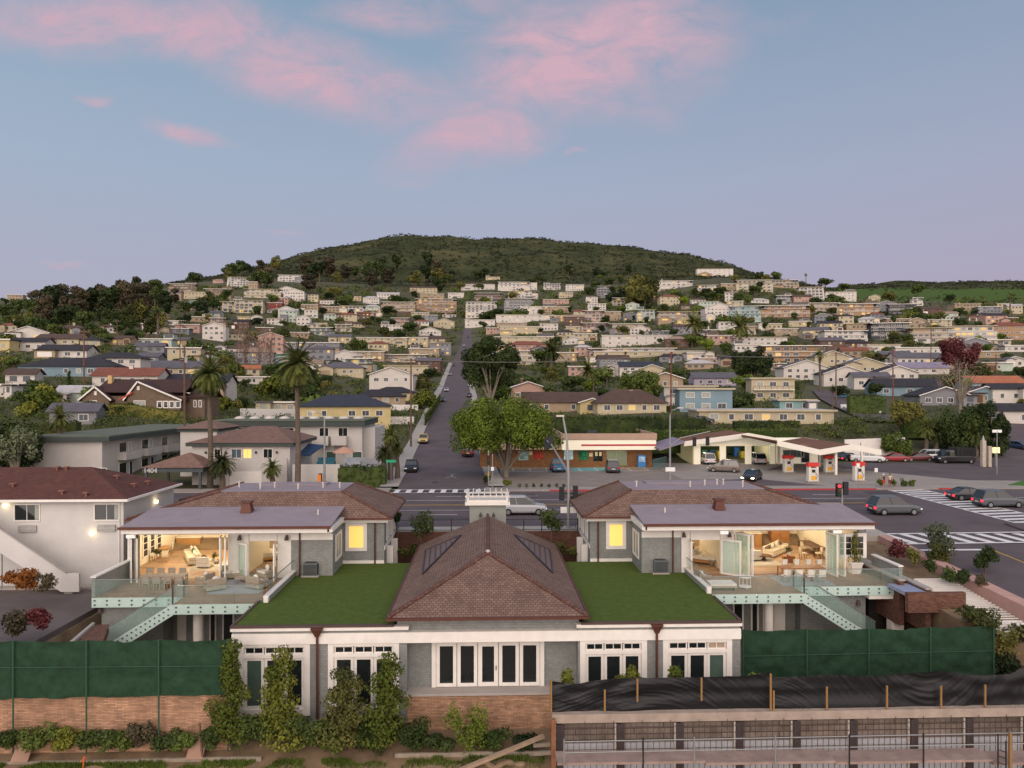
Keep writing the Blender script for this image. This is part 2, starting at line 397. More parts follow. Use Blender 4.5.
# near ground, one sheet falling towards the sea
def G(X,Y):
    if Y<34: return -9.5-(34-Y)*.12
    if Y<41: return -9.5+(Y-34)/7*2.2
    if Y<(44.5 if X>31 else 42.3): return -7.3
    if X<-26.5: base=-3.25
    elif X>31:
        if Y>=44.8: return -2.8+2.2*min(1,max(0,(Y-46)/18))
        base=-2.8
    else: base=-5.4
    if abs(X)<8.5 and 57<=Y<63.7: return -3.6
    if Y<58: 
        return -7.3+(base+7.3)*min(1,max(0,(Y-(44.5 if X>31 else 42.3)))/.3)
    return base+(-.5-base)*min(1,(Y-58)/6)
mb=MB(); xs=[-400,-200,-120,-80,-60,-50,-40,-34,-30,-27,-26,-20,-14,-8,-4,0,4,8,14,20,26,30.5,31.5,34,40,50,60,80,120,200,400]; ys=[-40,0,20,34,36,38,40,41,42.3,42.6,44.5,44.8,50,55,58,60,62,63.6,63.8,64,65.8,75,91.5]
for y in ys:
    for x in xs: mb.v.append((x,y,G(x,y)-.12))
for i in range(len(ys)-1):
    for j in range(len(xs)-1): a=i*len(xs)+j; mb.f.append((a,a+1,a+len(xs)+1,a+len(xs)))
struct('near_ground',mb,EARTH)
NC,FC=66.0,90.0
struct('highway',quad(-300,300,NC,FC,-.3),ASP)
# pavements as real steps
mb=MB(); mb.box(-7.9,8.0,63.8,NC,-5,-.17); mb.slab([(28.7,62.05,-.4),(34.89,62.05,-.4),(34.89,NC,-.17),(28.7,NC,-.17)],1); struct('near_pavement',mb,CON)
mb=MB(); mb.box(-300,-12.1,FC,93,-1,-.17); mb.box(-.2,300,FC,93,-1,-.17); struct('far_pavement',mb,mat('pavement','8e8680',rough=.9,var=.12,scale=.6))
mb=MB(); mb.box(-.2+8,20,FC-.02,FC+.35,-1,-.155); mb.box(33,49,FC-.02,FC+.35,-1,-.155); mb.box(57,61,FC-.02,FC+.35,-1,-.155); struct('red_kerb',mb,REDP)
def line(mb,x0,x1,y0,y1,z=-.296): mb.poly([(x0,y0,z),(x1,y0,z),(x1,y1,z),(x0,y1,z)])
mb=MB()
line(mb,-300,28,75.9,76.02); 
for k in range(-30,60): line(mb,k*9+3,k*9+6,73.1,73.25) if k*9<18 else 0
for k in range(-30,60): line(mb,k*9+3,k*9+6,85.9,86.05) if k*9<42 or k*9>60 else 0
line(mb,-10,44,82.8,82.95); line(mb,60,300,82.8,82.95); line(mb,60,300,76,76.15)
line(mb,58.5,59,70.5,80)
struct('white_lane_line',mb,PNT)
mb=MB(); line(mb,-300,42,79.2,79.35); line(mb,-300,42,79.6,79.75); line(mb,60,300,79.2,79.35); line(mb,60,300,79.6,79.75); struct('yellow_centre_line',mb,YEL)
# crosswalk over the highway (runs in Y at X 50..54.8)
def ladder_y(x0,x1,y0,y1,n,z=-.292,sk=0):
    mb=MB(); w=.25
    mb.poly([(x0,y0,z),(x0+w,y0,z),(x0+w+sk,y1,z),(x0+sk,y1,z)]); mb.poly([(x1-w,y0,z),(x1,y0,z),(x1+sk,y1,z),(x1-w+sk,y1,z)])
    for i in range(n):
        a=y0+(i+.25)*(y1-y0)/n; b=a+.5*(y1-y0)/n
        s=sk*(a-y0)/(y1-y0)
        mb.poly([(x0+w+s,a,z),(x1-w+s,a+.6,z),(x1-w+s,b+.6,z),(x0+w+s,b,z)])
    return mb
struct('crosswalk_over_highway',ladder_y(49.5,54.3,NC+.2,FC-.2,15,sk=.8),PNT)
def ladder_x(x0,x1,y0,y1,n,z,sk=1.0,w=.28):
    mb=MB(); line(mb,x0,x1,y0,y0+w,z); line(mb,x0,x1,y1-w,y1,z)
    for i in range(n):
        a=x0+(i+.3)*(x1-x0)/n; b=a+.45*(x1-x0)/n
        mb.poly([(a,y0+w,z),(b,y0+w,z),(b-sk,y1-w,z),(a-sk,y1-w,z)])
    return mb
for i,(x,y,w_,h_) in enumerate(((-6,70,5,2.2),(3,84,3,4),(20,72.5,7,1.8),(38,78,6,3),(33,69,3,3.5),(46,86,4,2.5),(-4,87,4,1.5),(62,74,8,2.4),(40,52,3,6))):
    z_=-.2965 if y>60 else -.304-(66-y)*.0652+.14
    if y>60: struct('asphalt_patch',MB().poly([(x,y,z_),(x+w_,y+.2,z_),(x+w_-.3,y+h_,z_),(x+.2,y+h_-.1,z_)]),mat('patched_asphalt','463f42' if i%2 else '463f42',rough=.9,var=.25,scale=.8))
for x,y in ((9,80.5),(24,77),(44,74),(-7,98)):
    m_=MB(); z_=-.2955 if y<90 else T(x,y)+.075; m_.poly([(x+.45*math.cos(k*.524),y+.45*math.sin(k*.524),z_) for k in range(12)]); struct('manhole_cover',m_,mat('manhole','2f2c2d',rough=.7,var=.2))
# side street on the right going towards the sea
SW=(30.2,46.0)
struct('sea_street',MB().slab([(34.9,44.6,-1.70),(48,44.6,-1.70),(48,NC,-.304),(34.9,NC,-.304)],.3),ASP)
mb=ladder_x(35,62,59.6,63.1,16,0); 
mb.v=[(x,y,-.304-(NC-y)*.0652+.012) for x,y,z in mb.v]
struct('right_ocean_pavement',MB().slab([(48.01,44.6,-1.55),(120,44.6,-1.55),(120,NC-.01,-.15),(48.01,NC-.01,-.15)],.4),ASP)
for v in range(len(mb.v)): x,y,z=mb.v[v]; mb.v[v]=(x,y,z+(.16 if x>48.0 else 0))
struct('near_crosswalk',mb,PNT)
mb=MB(); mb.poly([(41,45,-1.66),(41.15,45,-1.66),(41.15,58,-.815),(41,58,-.815)]); struct('side_street_yellow_line',mb,YEL)
mb=MB(); mb.poly([(35,57.7,-.835),(41,57.7,-.835),(41,58.1,-.81),(35,58.1,-.81)]); struct('stop_line',mb,PNT)
# crosswalk at the foot of the uphill street
struct('uphill_street_crosswalk',ladder_x(-11.8,-.4,88.4,91.6,8,-.21,sk=0,w=.22),PNT)
# uphill street
def stx(d): return atD(443.5-(d-89)*0 + 0,HZ,1)[0]
SP=[(89,443.5),(118,446),(138,448),(190,452),(264,455),(330,456.5),(450,459),(603,468.5),(800,470)]
def scen(d):
    px=lerp1(SP,d); X,Y,_=atD(px,HZ,d); return X,Y,Tdp(d,px)
def onstreet(X,Y,mg=0):
    d=X*ST+Y*CT
    if d<89 or d>830: return False
    c=scen(d); return abs(X-c[0])<6+mg
def strip(off0,off1,dz,d0=89.6,d1=815,step=6):
    mb=MB(); n=0; d=d0
    while d<=d1:
        X,Y,z=scen(d); mb.v+=[(X+off0,Y,z+dz),(X+off1,Y,z+dz)]; n+=1; d+=step if d<300 else step*3
    for i in range(n-1): a=2*i; mb.f.append((a,a+1,a+3,a+2))
    return mb
struct('uphill_street',strip(-5.8,5.8,.06),ASP)
def pav(o0,o1,d1=500):
    mb=strip(o0,o1,.2,93.2,d1); b=strip(o0,o0,.2,93.2,d1); n=len(mb.v)//2
    V=list(mb.v); base=len(mb.v)
    for x,y,z in V: mb.v.append((x,y,z-.8))
    for i in range(n-1):
        a=2*i
        mb.f.append((a,a+2,base+a+2,base+a)); mb.f.append((a+1,base+a+1,base+a+3,a+3))
    return mb
struct('uphill_pavement_left',pav(-8.2,-5.8),CON); struct('uphill_pavement_right',pav(5.8,8.0),CON)
# painted figure on uphill street
X,Y,z=scen(104)
mb=MB(); zz=Tdp(104,446)+.07
for a,b in (((0,0),(0,1.6)),((-.9,1.1),(.9,1.1)),((0,0),(-.7,-1.2)),((0,0),(.7,-1.2)),((-.5,2.0),(.5,2.0))):
    p=Vector((a[0]+X+1,a[1]*1.6+Y)); q=Vector((b[0]+X+1,b[1]*1.6+Y)); n=(q-p).orthogonal().normalized()*.13 if False else Vector((-(q-p).y,(q-p).x)).normalized()*.13
    mb.poly([(*(p-n),T(p.x,p.y)+.09),(*(q-n),T(q.x,q.y)+.09),(*(q+n),T(q.x,q.y)+.09),(*(p+n),T(p.x,p.y)+.09)])
struct('road_symbol',mb,mat('worn_paint','8f8b8c',var=.2))
# store and fuel station lots
struct('store_lot',MB().slab([(2.0,93.0,-.16),(27,93.0,-.16),(27,119,-.1),(2.0,119,-.1)],.4),mat('store_lot_concrete','7c726a',rough=.9,var=.15,scale=.4))
struct('station_lot',MB().slab([(27.01,93.0,-.16),(95,93.0,-.16),(95,128,0.02),(27.01,128,0.02)],.4),mat('station_concrete','8a827b',rough=.9,var=.12,scale=.4))
mb=MB().poly([(27.1,93.2,-.145),(44,93.2,-.145),(31,108,-.10),(27.1,108,-.10)]); mb.poly([(66,98,-.132),(94.8,94.5,-.145),(94.8,127.5,.04),(58,127.5,.04),(56,113,-.05)]); mb.poly([(27.1,108,-.1),(31,108,-.1),(48,112,-.055),(48,121,-.02),(27.1,121,-.02)])
struct('station_drive',mb,ASP)
mb=MB()
for i in range(10):
    x=4+i*2.6; mb.poly([(x,111.2,-.1),(x+.12,111.2,-.1),(x+.12,115.6,-.09),(x,115.6,-.09)])
mb.poly([(3,110.9,-.1),(27,110.9,-.1),(27,111.1,-.1),(3,111.1,-.1)])
struct('parking_bay_line',mb,PNT)
mb=MB(); mb.poly([(13.2,111.3,-.105),(21,111.3,-.105),(21,115.5,-.095),(13.2,115.5,-.095)]); struct('blue_parking_bay',mb,mat('bay_blue','5c8f92',rough=.9,var=.2,scale=1))
mb=MB(); mb.poly([(3.2,114.9,-.088),(13.2,114.9,-.088),(13.2,115.5,-.088),(3.2,115.5,-.088)]); mb.poly([(21.1,114.9,-.088),(26.5,114.9,-.088),(26.5,115.5,-.088),(21.1,115.5,-.088)]); struct('yellow_kerb_stop',mb,YEL)
# street at far right climbing to the hill
mb=MB(); pts=[(96,992,1045),(104,985,1060),(115,972,1080),(125,975,1090),(135,990,1085),(150,1002,1070),(175,1005,1060)]
for d,a,b in pts:
    for p in (a,b):
        X,Y,_=atD(p,HZ,d); mb.v.append((X,Y,Tdp(d,p)+.1))
for i in range(len(pts)-1): a=2*i; mb.f.append((a,a+1,a+3,a+2))
struct('far_right_street',mb,ASP)
# street with the parked white cars, right half
mb=MB(); pts=[(150,868,905),(165,850,885),(185,832,862),(205,820,845),(240,812,830)]
for d,a,b in pts:
    for p in (a,b):
        X,Y,_=atD(p,HZ,d); mb.v.append((X,Y,Tdp(d,(a+b)/2)+.35))
for i in range(len(pts)-1): a=2*i; mb.f.append((a,a+1,a+3,a+2))
struct('upper_right_street',mb,ASP)
# left car park
struct('left_car_park',MB().box(-78,-27.2,42.7,57.15,-3.4,-3.0),ASPL)
mb=MB(); mb.box(-78,-27.6,56.4,57.1,-3.4,-2.85); single('concrete_kerb',mb,CON,'long pale concrete kerb along the foot of the white house wall','kerb')
# ---------- building helpers ----------
def obox(mb,P,U,N,u0,u1,n0,n1,z0,z1):
    def q(u,n,z): return (P[0]+U[0]*u+N[0]*n,P[1]+U[1]*u+N[1]*n,P[2]+z)
    # u x n orientation: keep winding outward
    a=[q(u0,n1,z0),q(u1,n1,z0),q(u1,n0,z0),q(u0,n0,z0)]; b=[q(u0,n1,z1),q(u1,n1,z1),q(u1,n0,z1),q(u0,n0,z1)]
    mb.hexa(a,b); return mb
WHT=mat('white_trim','d2cdc6',rough=.6,var=.06,scale=2)
GRYS=mat('grey_shingle_siding','7d7f7c',rough=.85,var=.1,scale=1.2,kind='shingle',k=(.22,.14,.012,.5,.1))
GRYP=mat('grey_plaster','80847f',rough=.85,var=.08)
PANE=mat('dark_window_glass','1b2022',rough=.08,var=0,spec=.7)
PANEG=mat('green_grey_glass','46574f',rough=.1,var=.15,scale=1,spec=.7)
LIT=mat('lit_window','e8c470',rough=.5,var=0,emit=('e8b95c',.8))
LITW=mat('lit_window_pale','efe0b0',rough=.5,var=0,emit=('f0d592',.6))
FARPANE=mat('far_window_glass','3c4248',rough=.25,var=0,spec=.5)
PANECURT=mat('curtained_glass','8c8f88',rough=.4,var=.1,spec=.5)
CPR=mat('copper_brown','553229',rough=.5,var=.15,metal=.2)
DGUT=mat('dark_gutter','4b3a35',rough=.6,var=.1)
TILE=mat('roof_tile','70594f',rough=.9,var=.2,scale=.9,kind='tile',k=(.27,.2,.025,.5,.2))
TILC=mat('ridge_tile','5d423b',rough=.9,var=.2,scale=3,kind='tile',k=(.3,.3,.03,0,.2))
FLATR=mat('grey_flat_roof','857a80',rough=.95,var=.1,scale=.8)
TURF=mat('artificial_turf','435218',rough=1,var=.2,scale=2.2,bump=.8)
DECK=mat('deck_boards','86664f',rough=.75,var=.2,scale=.8,kind='planks',k=(3.2,.14,.012))
STONE=mat('tan_stone_coursing','9c7a62',rough=.95,var=.28,scale=1.2,kind='stone',k=(.38,.085,.01,.37,.25))
BRK=mat('red_brick','694a3e',rough=.95,var=.15,kind='brick')
STEEL=mat('brushed_steel','8f9390',rough=.35,var=.05,metal=.7)
GLS=glass('balustrade_glass',(.30,.46,.40),.11)
MINT=mat('mint_glass_fascia','adc2ba',rough=.3,var=.06,scale=2,spec=.5)
def win(parent,P,U,N,w,h,pm=PANE,nx=1,ny=1,fr=.1,dep=.07,name='window',fm=WHT,label=None,world=True,mull=.04,pane='pane'):
    mb=MB(); n0,n1=-.02,dep
    obox(mb,P,U,N,0,fr,n0,n1,0,h); obox(mb,P,U,N,w-fr,w,n0,n1,0,h); obox(mb,P,U,N,fr,w-fr,n0,n1,0,fr); obox(mb,P,U,N,fr,w-fr,n0,n1,h-fr,h)
    for i in range(1,nx): u=fr+(w-2*fr)*i/nx; obox(mb,P,U,N,u-mull/2,u+mull/2,n0,n1-.015,fr,h-fr)
    for i in range(1,ny): z=fr+(h-2*fr)*i/ny; obox(mb,P,U,N,fr,w-fr,n0,n1-.02,z-mull/2,z+mull/2)
    f=part(name,mb,fm,parent,label,world=world)
    g=MB(); obox(g,P,U,N,fr,w-fr,.002,.02,fr,h-fr); part(pane,g,pm,f,world=world)
    return f
UX,NX_=(1,0),(0,-1)
# ================= central pavilion =================
pv=thing('garden_pavilion','low grey and white pavilion with a brown tiled hip roof between two turf roofs','house',(0,42,-5))
Yf=42.0
xl,xr=XY(232,Yf),XY(740.5,Yf)
ztop=ZY(487,625,Yf); 
def Z(py): return ZY(487,py,Yf)
zf0,zf1=Z(641.5),Z(631)      # frieze
rl,rr=XY(407,Yf),XY(578,Yf)
mb=MB()
# rear mass and front wall pieces (around openings)
mb.box(xl,rl,42.35,57,-7,-1.62); mb.box(rr,xr,42.35,57,-7,-1.62)
mb.box(rl,rr,42.9,57,-7,-1.3)
mb.box(-5.2,5.35,42.3,61.2,zf1,-.95)
part('wall',mb,GRYS,pv,world=True)
mb=MB(); mb.box(xl,xr,41.9,42.34,zf0,zf1); mb.box(xl-.05,rl+.1,41.84,42.33,-1.62,-1.42);mb.box(rr-.1,xr+.05,41.84,42.33,-1.62,-1.42); mb.box(-5.35,5.5,41.86,42.29,-1.10,-.98)
mb.box(xl,xl+.3,42.2,57,-1.7,-1.45); mb.box(rl,rr,41.95,42.88,zf0-.02,zf0+.1)
part('fascia',mb,WHT,pv,world=True)
for u_,v_ in ((xl+.02,rl),(rr,xr-.02)): mb=MB(); mb.box(u_,v_,42.0,42.34,zf1,-1.62); part('siding_panel',mb,GRYS,pv,world=True)
for a,b in ((232,238),(310,328),(399,407),(578,580),(647,663),(732,740.4)): mb=MB(); mb.box(XY(a,Yf),XY(b,Yf),42.0,42.34,-7,zf0); part('siding_panel',mb,GRYS,pv,world=True)
for a,b in ((238,310),(328,399),(580,647),(663,732)):
    x0,x1=XY(a,Yf),XY(b,Yf); w=x1-x0
    fb=MB(); fb.box(x0,x0+.32,41.97,42.34,-6.5,zf0); fb.box(x1-.32,x1,41.97,42.34,-6.5,zf0); fb.box(x0+.32,x1-.32,41.98,42.34,Z(655.5),Z(652)); fb.box(x0+.32,x1-.32,41.98,42.34,Z(644.5),zf0); fb.box(x0+.32,x1-.32,41.96,42.34,-6.5,Z(706))
    f=part('door_surround',fb,WHT,pv,world=True)
    ww=(w-.64)/3
    for i in range(3):
        lit=(a==663 and i==2)
        win(pv,(x0+.32+ww*i+.03,42.12,Z(652)),UX,NX_,ww-.06,Z(644.5)-Z(652),pm=PANE if not lit else mat('blind_glass','9a8775',rough=.4,var=.1),nx=2,fr=.07,name='transom_window')
        win(pv,(x0+.32+ww*i+.01,42.12,Z(706)),UX,NX_,ww-.02,Z(655.5)-Z(706),fr=.16,name='french_door',pm=PANEG if (lit or (a==238 and i==0)) else PANE)
# centre doors
x0,x1=XY(436,42.8),XY(540,42.8)
ww=(x1-x0)/5
zt,zb=-2.62,ZY(487,686.8,42.75)
mb=MB(); mb.box(x0-.25,x0,42.76,42.89,zb,zf0);mb.box(x1,x1+.25,42.76,42.89,zb,zf0); mb.box(x0,x1,42.77,42.89,zt-.1,zf0); part('door_surround',mb,WHT,pv,world=True)
for i in range(5):
    d=win(pv,(x0+ww*i+.02,42.82,zb+.03),UX,NX_,ww-.04,zt-zb-.1,fr=.2 if i!=2 else .24,name='french_door')
    if i==2:
        h=MB(); h.box(x0+ww*2.86,x0+ww*2.9,42.68,42.76,zb+1,zb+1.25); part('handle',h,DGUT,d,world=True)
# patio slab and base wall
mb=MB(); mb.box(rl-.4,rr+.4,41.85,42.89,zb-.14,zb); part('patio_slab',mb,CON,pv,world=True)
mb=MB(); mb.box(rl-.02,rr+.4,41.95,42.85,-7.9,zb-.141); part('stone_base',mb,STONE,pv,world=True)
for px in (414,568):
    mb=MB(); x=XY(px,42.8); mb.box(x-.1,x+.1,42.75,42.89,-2.6,-2.3); part('wall_light',mb,DGUT,pv,world=True)
# turf roofs
for a,b in ((xl,-5.35),(5.5,xr)):
    mb=MB(); mb.box(a+.12,b,42.05,57,-1.62,-1.33); part('turf_roof',mb,TURF,pv,'flat roof section covered in green artificial turf',world=True)
    mb=MB(); mb.box(a-.06,b,41.8,42.045,-1.43,-1.30)
    ex=a-.06 if a<0 else b; mb.box(ex if a<0 else b-.12,(ex+.17) if a<0 else b+.06,42.05,47 if a<0 else 47,-1.43,-1.27); part('roof_edge',mb,DGUT,pv,world=True)
# downspouts with copper heads
for px in (318,656):
    x=XY(px,Yf); mb=MB(); mb.hexa([(x-.1,41.72,-1.95),(x+.1,41.72,-1.95),(x+.1,41.9,-1.95),(x-.1,41.9,-1.95)],[(x-.32,41.6,-1.5),(x+.32,41.6,-1.5),(x+.32,41.9,-1.5),(x-.32,41.9,-1.5)]); mb.box(x-.34,x+.34,41.58,41.9,-1.5,-1.42)
    mb.tube([(x,41.8,-1.95),(x,41.8,-6.6)],.075); part('downspout',mb,CPR,pv,world=True)
# tiled hip roof
e=.0; ez=-.86; rz_=1.56; ex0,ex1=-5.62,5.75; cxr=.06
ey0,ey1=41.55,61.6; ap=(cxr,47.1,rz_); rb=(cxr,61.5,rz_)
A=(ex0,ey0,ez);B=(ex1,ey0,ez);C=(ex1,ey1,ez);D=(ex0,ey1,ez)
mb=MB(); mb.poly([A,B,ap]); mb.poly([B,C,rb,ap]); mb.poly([D,A,ap,rb]); mb.poly([C,D,rb]); mb.poly([D,C,B,A]); part('tile_roof',mb,TILE,pv,world=True)
mb=MB()
for p,q in ((A,ap),(B,ap),(ap,rb)):
    n=int((Vector(q)-Vector(p)).length/.32); 
    for i in range(n):
        a_=Vector(p).lerp(Vector(q),i/n)+Vector((0,0,.05)); b_=Vector(p).lerp(Vector(q),(i+1.1)/n)+Vector((0,0,.08)); mb.tube([a_,b_],[.11,.13],6)
part('ridge_tiles',mb,TILC,pv,world=True)
mb=MB(); mb.box(ex0-.08,ex1+.08,ey0-.14,ey0-.005,ez-.12,ez+.02); mb.box(ex0-.14,ex0-.005,ey0,ey1,ez-.12,ez+.02); mb.box(ex1+.005,ex1+.14,ey0,ey1,ez-.12,ez+.02); part('gutter',mb,CPR,pv,world=True)
mb=MB(); mb.lathe((ap[0],ap[1],ap[2]),[(.16,.05),(.14,.2),(.02,.26)],8); part('finial',mb,mat('pale_metal','b9b1a8'),pv,world=True)
# triangular standing-seam insets on the two side slopes
def onslope(s,x,y): # s=-1 left
    t=(5.68-abs(x-cxr))/5.68; return (x,y,ez+(rz_-ez)*t+.05)
for s in (-1,1):
    SEAM=mat('dark_seam_metal','66534f',rough=.45,var=.1)
    p1=onslope(s,s*2.1+cxr,57.5); p2=onslope(s,s*4.9+cxr,57.5); p3=onslope(s,s*4.4+cxr,49.2)
    mb=MB(); mb.slab([p1,p2,p3] if s>0 else [p1,p3,p2],.04); part('seam_panel',mb,SEAM,pv,world=True)
    mb=MB()
    for i in range(1,7):
        t=i/7; a_=Vector(p1).lerp(Vector(p2),t); b_=Vector(p1).lerp(Vector(p3),t); mb.bar(a_+Vector((0,0,.03)),b_+Vector((0,0,.03)),.05,.05)
    for p,q in ((p1,p2),(p2,p3),(p1,p3)): mb.bar(Vector(p)+Vector((0,0,.03)),Vector(q)+Vector((0,0,.03)),.09,.07)
    part('standing_seam',mb,mat('seam_rib','352c30',rough=.5),pv,world=True)
# pergola topped tower behind the ridge
tw=thing('entry_tower','grey block tower topped by a small white pergola behind the pavilion ridge','tower',(0,63,-1))
x0,x1=XY(469.5,62.6),XY(506,62.6); mb=MB(); mb.box(x0,x1,62.6,65,-5,2.3); part('wall',mb,GRYP,tw,world=True)
mb=MB(); mb.box(XY(465,62.4),XY(510,62.4),62.3,65.3,2.3,2.55); mb.box(XY(467,62.4),XY(508,62.4),62.4,65.2,2.55,2.75); part('cornice',mb,WHT,tw,world=True)
mb=MB()
for i in range(8): x=XY(467,62.4)+i*(XY(508,62.4)-XY(467,62.4))/7; mb.box(x-.04,x+.04,61.9,66.0,3.1,3.28)
for y in (62.6,65.0):
    mb.box(XY(465,62.4),XY(510,62.4),y-.06,y+.06,2.95,3.1)
    for px in (468,507): mb.box(XY(px,62.4)-.08,XY(px,62.4)+.08,y-.08,y+.08,2.75,2.95)
part('pergola',mb,WHT,tw,world=True)
for px in (480.5,493.5):
    x=XY(px,62.6); mb=MB(); mb.lathe((x,62.45,1.3),[(.13,0),(.1,.18),(.04,.3)],8); mb.box(x-.03,x+.03,62.45,62.6,1.5,1.65); part('wall_light',mb,DGUT,tw,world=True)
# ---------- air conditioners ----------
def ac(px,Y,label):
    x=XY(px,Y); t=thing('air_conditioner',label,'air conditioner',(x,Y,-1.33))
    M=mat('ac_casing','5b605f',rough=.6,var=.08); mb=MB(); mb.box(-.5,.5,-.5,.5,.08,.98)
    part('casing',mb,M,t); mb=MB(); mb.box(-.62,.62,-.6,.6,0,.078); part('pad',mb,CON,t)
    mb=MB()
    for i in range(9): mb.box(-.47,.47,-.53,-.502,.16+i*.085,.2+i*.085)
    for i in range(9): mb.box(.502,.53,-.47,.47,.16+i*.085,.2+i*.085)
    part('grille',mb,mat('ac_dark','34383a'),t)
    mb=MB(); mb.lathe((0,0,.98),[(.42,0),(.42,.05),(.36,.051)],20); 
    part('fan_ring',mb,mat('ac_dark','34383a'),t)
    mb=MB(); mb.tube([(.5,.3,.3),(.75,.35,.3),(.8,.9,.3),(.8,1.4,.3)],.03); part('pipe',mb,DGUT,t)
ac(311.5,53.4,'grey air conditioner on the left turf roof against the shingle wall')
ac(659.5,53.4,'grey air conditioner on the right turf roof against the shingle wall')
# ================= wings =================
DZ=-1.45
def wing(side):
    Lf=side<0
    nm='left' if Lf else 'right'
    if Lf: xo,xi,xm,xp=-25.7,-11.2,-8.0,-14.0; 
    else:  xo,xi,xm,xp=28.2,11.4,8.1,14.7
    ro=xo+(.25 if Lf else -.25) # wall outer face
    dro=-25.85 if Lf else 28.85
    s=-1 if Lf else 1
    t=thing('beach_house','grey shingled beach house with open glass doors '+('left' if Lf else 'right')+' of the pavilion','house',((xo+xi)/2,55,-5.4))
    P=lambda n,mb,m,l=None:part(n,mb,m,t,l,world=True)
    Yw=53.3
    # ground storey
    gy=49.3
    gx=ro if Lf else XY(867,50.2)
    xs_=XY(268,46.5)
    mb=MB()
    if Lf: mb.box(ro,XY(163,49),49.0,60,-5.6,DZ-.32); mb.box(XY(163,49)+.005,xp-.02,50.5,60,-5.6,DZ-.32)
    else: mb.box(XY(803,50),gx,50.4,60,-5.6,DZ-.32); mb.box(xp+.02,XY(803,50)-.005,51.3,60,-5.6,DZ-.32)
    mb.box(min(ro,xi),max(ro,xi),60,66.5,-5.6,1.9) if False else None
    P('lower_wall',mb,GRYS)
    # upper shell: outer side wall, back wall, inner walls
    mb=MB(); a,b=(ro,ro+.2) if Lf else (ro-.2,ro)
    if Lf:
        mb.hexa([(-25.45,Yw+.01,-5.6),(-25.25,Yw+.01,-5.6),(-26.95,57,-5.6),(-27.15,57,-5.6)],[(-25.45,Yw+.01,1.95),(-25.25,Yw+.01,1.95),(-26.95,57,1.95),(-27.15,57,1.95)]); mb.box(-27.15,-26.95,57.005,65.3,-5.6,1.95)
    else: mb.box(a,b,Yw+.01,65.3,-5.6,1.95)
    mb.box(min(ro,xm),max(ro,xm),65.1,65.3,-5.6,1.95)
    mb.box(xm-.0 if Lf else xm, xm+.2 if not Lf else xm-.2,57.205,65.09,-5.6,1.9)
    mb.box(min(xi,xm),max(xi,xm),57.0,57.2,-5.6,1.9)
    k=(xi-.2,xi) if Lf else (xi,xi+.2)
    mb.box(k[0],k[1],Yw+.21,57.2,-2.2,2.2)
    # solid front wall stretch beside the turf
    fx0,fx1=(XY(291,Yw),xi) if Lf else (xi,XY(681,Yw))
    mb.box(fx0,fx1,Yw,Yw+.2,-2.2,1.28)
    if not Lf: mb.box(XY(834,Yw),XY(836,Yw),Yw,Yw+.2,DZ,1.75); mb.box(XY(834.1,Yw),ro-.21,Yw,Yw+.2,DZ,-.9+.9*0-.6) ; mb.box(XY(866,Yw),ro-.21,Yw,Yw+.2,DZ-.0+.86,1.75)
    P('wall',mb,GRYS)
    # white fascia band
    mb=MB(); lo,hi=min(xo,xi),max(xo,xi)
    mb.box(lo,hi,52.05,52.3,2.02,2.38); mb.box(lo+.12,hi-.12,Yw-.04,Yw+.2,1.72,2.1)
    mb.box(fx0-.01,fx1+.01,Yw-.06,Yw-.005,1.28,1.72)
    mb.box((xi-.12) if Lf else xi-.24,(xi+.24) if Lf else xi+.12,52.05,57.2,2.05,2.38)
    mb.box(xm+.002 if Lf else xm-.04,xm+.04 if Lf else xm-.002,57.0,65.3,-.3,.0)
    mb.box(min(xi,xm)-.0,max(xi,xm),56.93,56.995,-1.35,-1.1)
    P('fascia',mb,WHT)
    # flat roof
    zA,zB=2.48,3.1; mb=MB(); mb.slab([(lo-.1,51.95,zA),(hi+.1,51.95,zA),(hi+.1,57.6,zB),(lo-.1,57.6,zB)],.12)
    P('flat_roof',mb,FLATR); mb=MB(); mb.box(lo-.16,hi+.16,51.85,51.948,2.33,2.52); P('gutter',mb,CPR)
    # mansard tiled roof with grey flat top
    X0,X1=(xo-1.7,xm+.6) if Lf else (xm-.6,xo+.3)
    y0,y1=56.3,65.9; ez=2.3; tz=4.05
    tx0,tx1=(xo+4.5,xm-3.6) if Lf else (xm+3.6,xo-5.5); ty0,ty1=58.7,64.2
    E_=[(X0,y0,ez),(X1,y0,ez),(X1,y1,ez),(X0,y1,ez)]; T_=[(tx0,ty0,tz),(tx1,ty0,tz),(tx1,ty1,tz),(tx0,ty1,tz)]
    mb=MB()
    for i in range(4): j=(i+1)%4; mb.poly([E_[i],E_[j],T_[j],T_[i]])
    mb.poly(E_[::-1]); P('tile_roof',mb,TILE)
    mb=MB(); mb.slab([(p[0],p[1],p[2]+.04) for p in T_],.03); mb.box(tx0+2,tx1-2,ty1-2.2,ty1-.4,tz+.045,tz+.16); P('roof_deck',mb,FLATR)
    mb=MB()
    for i in (0,1,2,3): mb=MB(); mb.tube([Vector(E_[i])+Vector((0,0,.05)),Vector(T_[i])+Vector((0,0,.05))],.12,6); P('ridge_tiles',mb,TILC)
    # small hip dormer ridge at the inner end
    mb=MB(); mb.box(X0-.1,X1+.1,y0-.12,y0-.005,ez-.12,ez+.02); ix=(X1 if Lf else X0); mb.box(ix if Lf else ix-.12,ix+.12 if Lf else ix,y0,y1,ez-.12,ez+.02); P('gutter',mb,CPR)
    mb=MB(); ww_=(X0,X1); mb.box(min(xi,xm)+.01,max(xi,xm)+(.35 if Lf else 0)-(.0 if Lf else 0),56.6,56.99,1.9,2.2) if Lf else mb.box(xm-.35,xi-.01,56.6,56.99,1.9,2.2); 
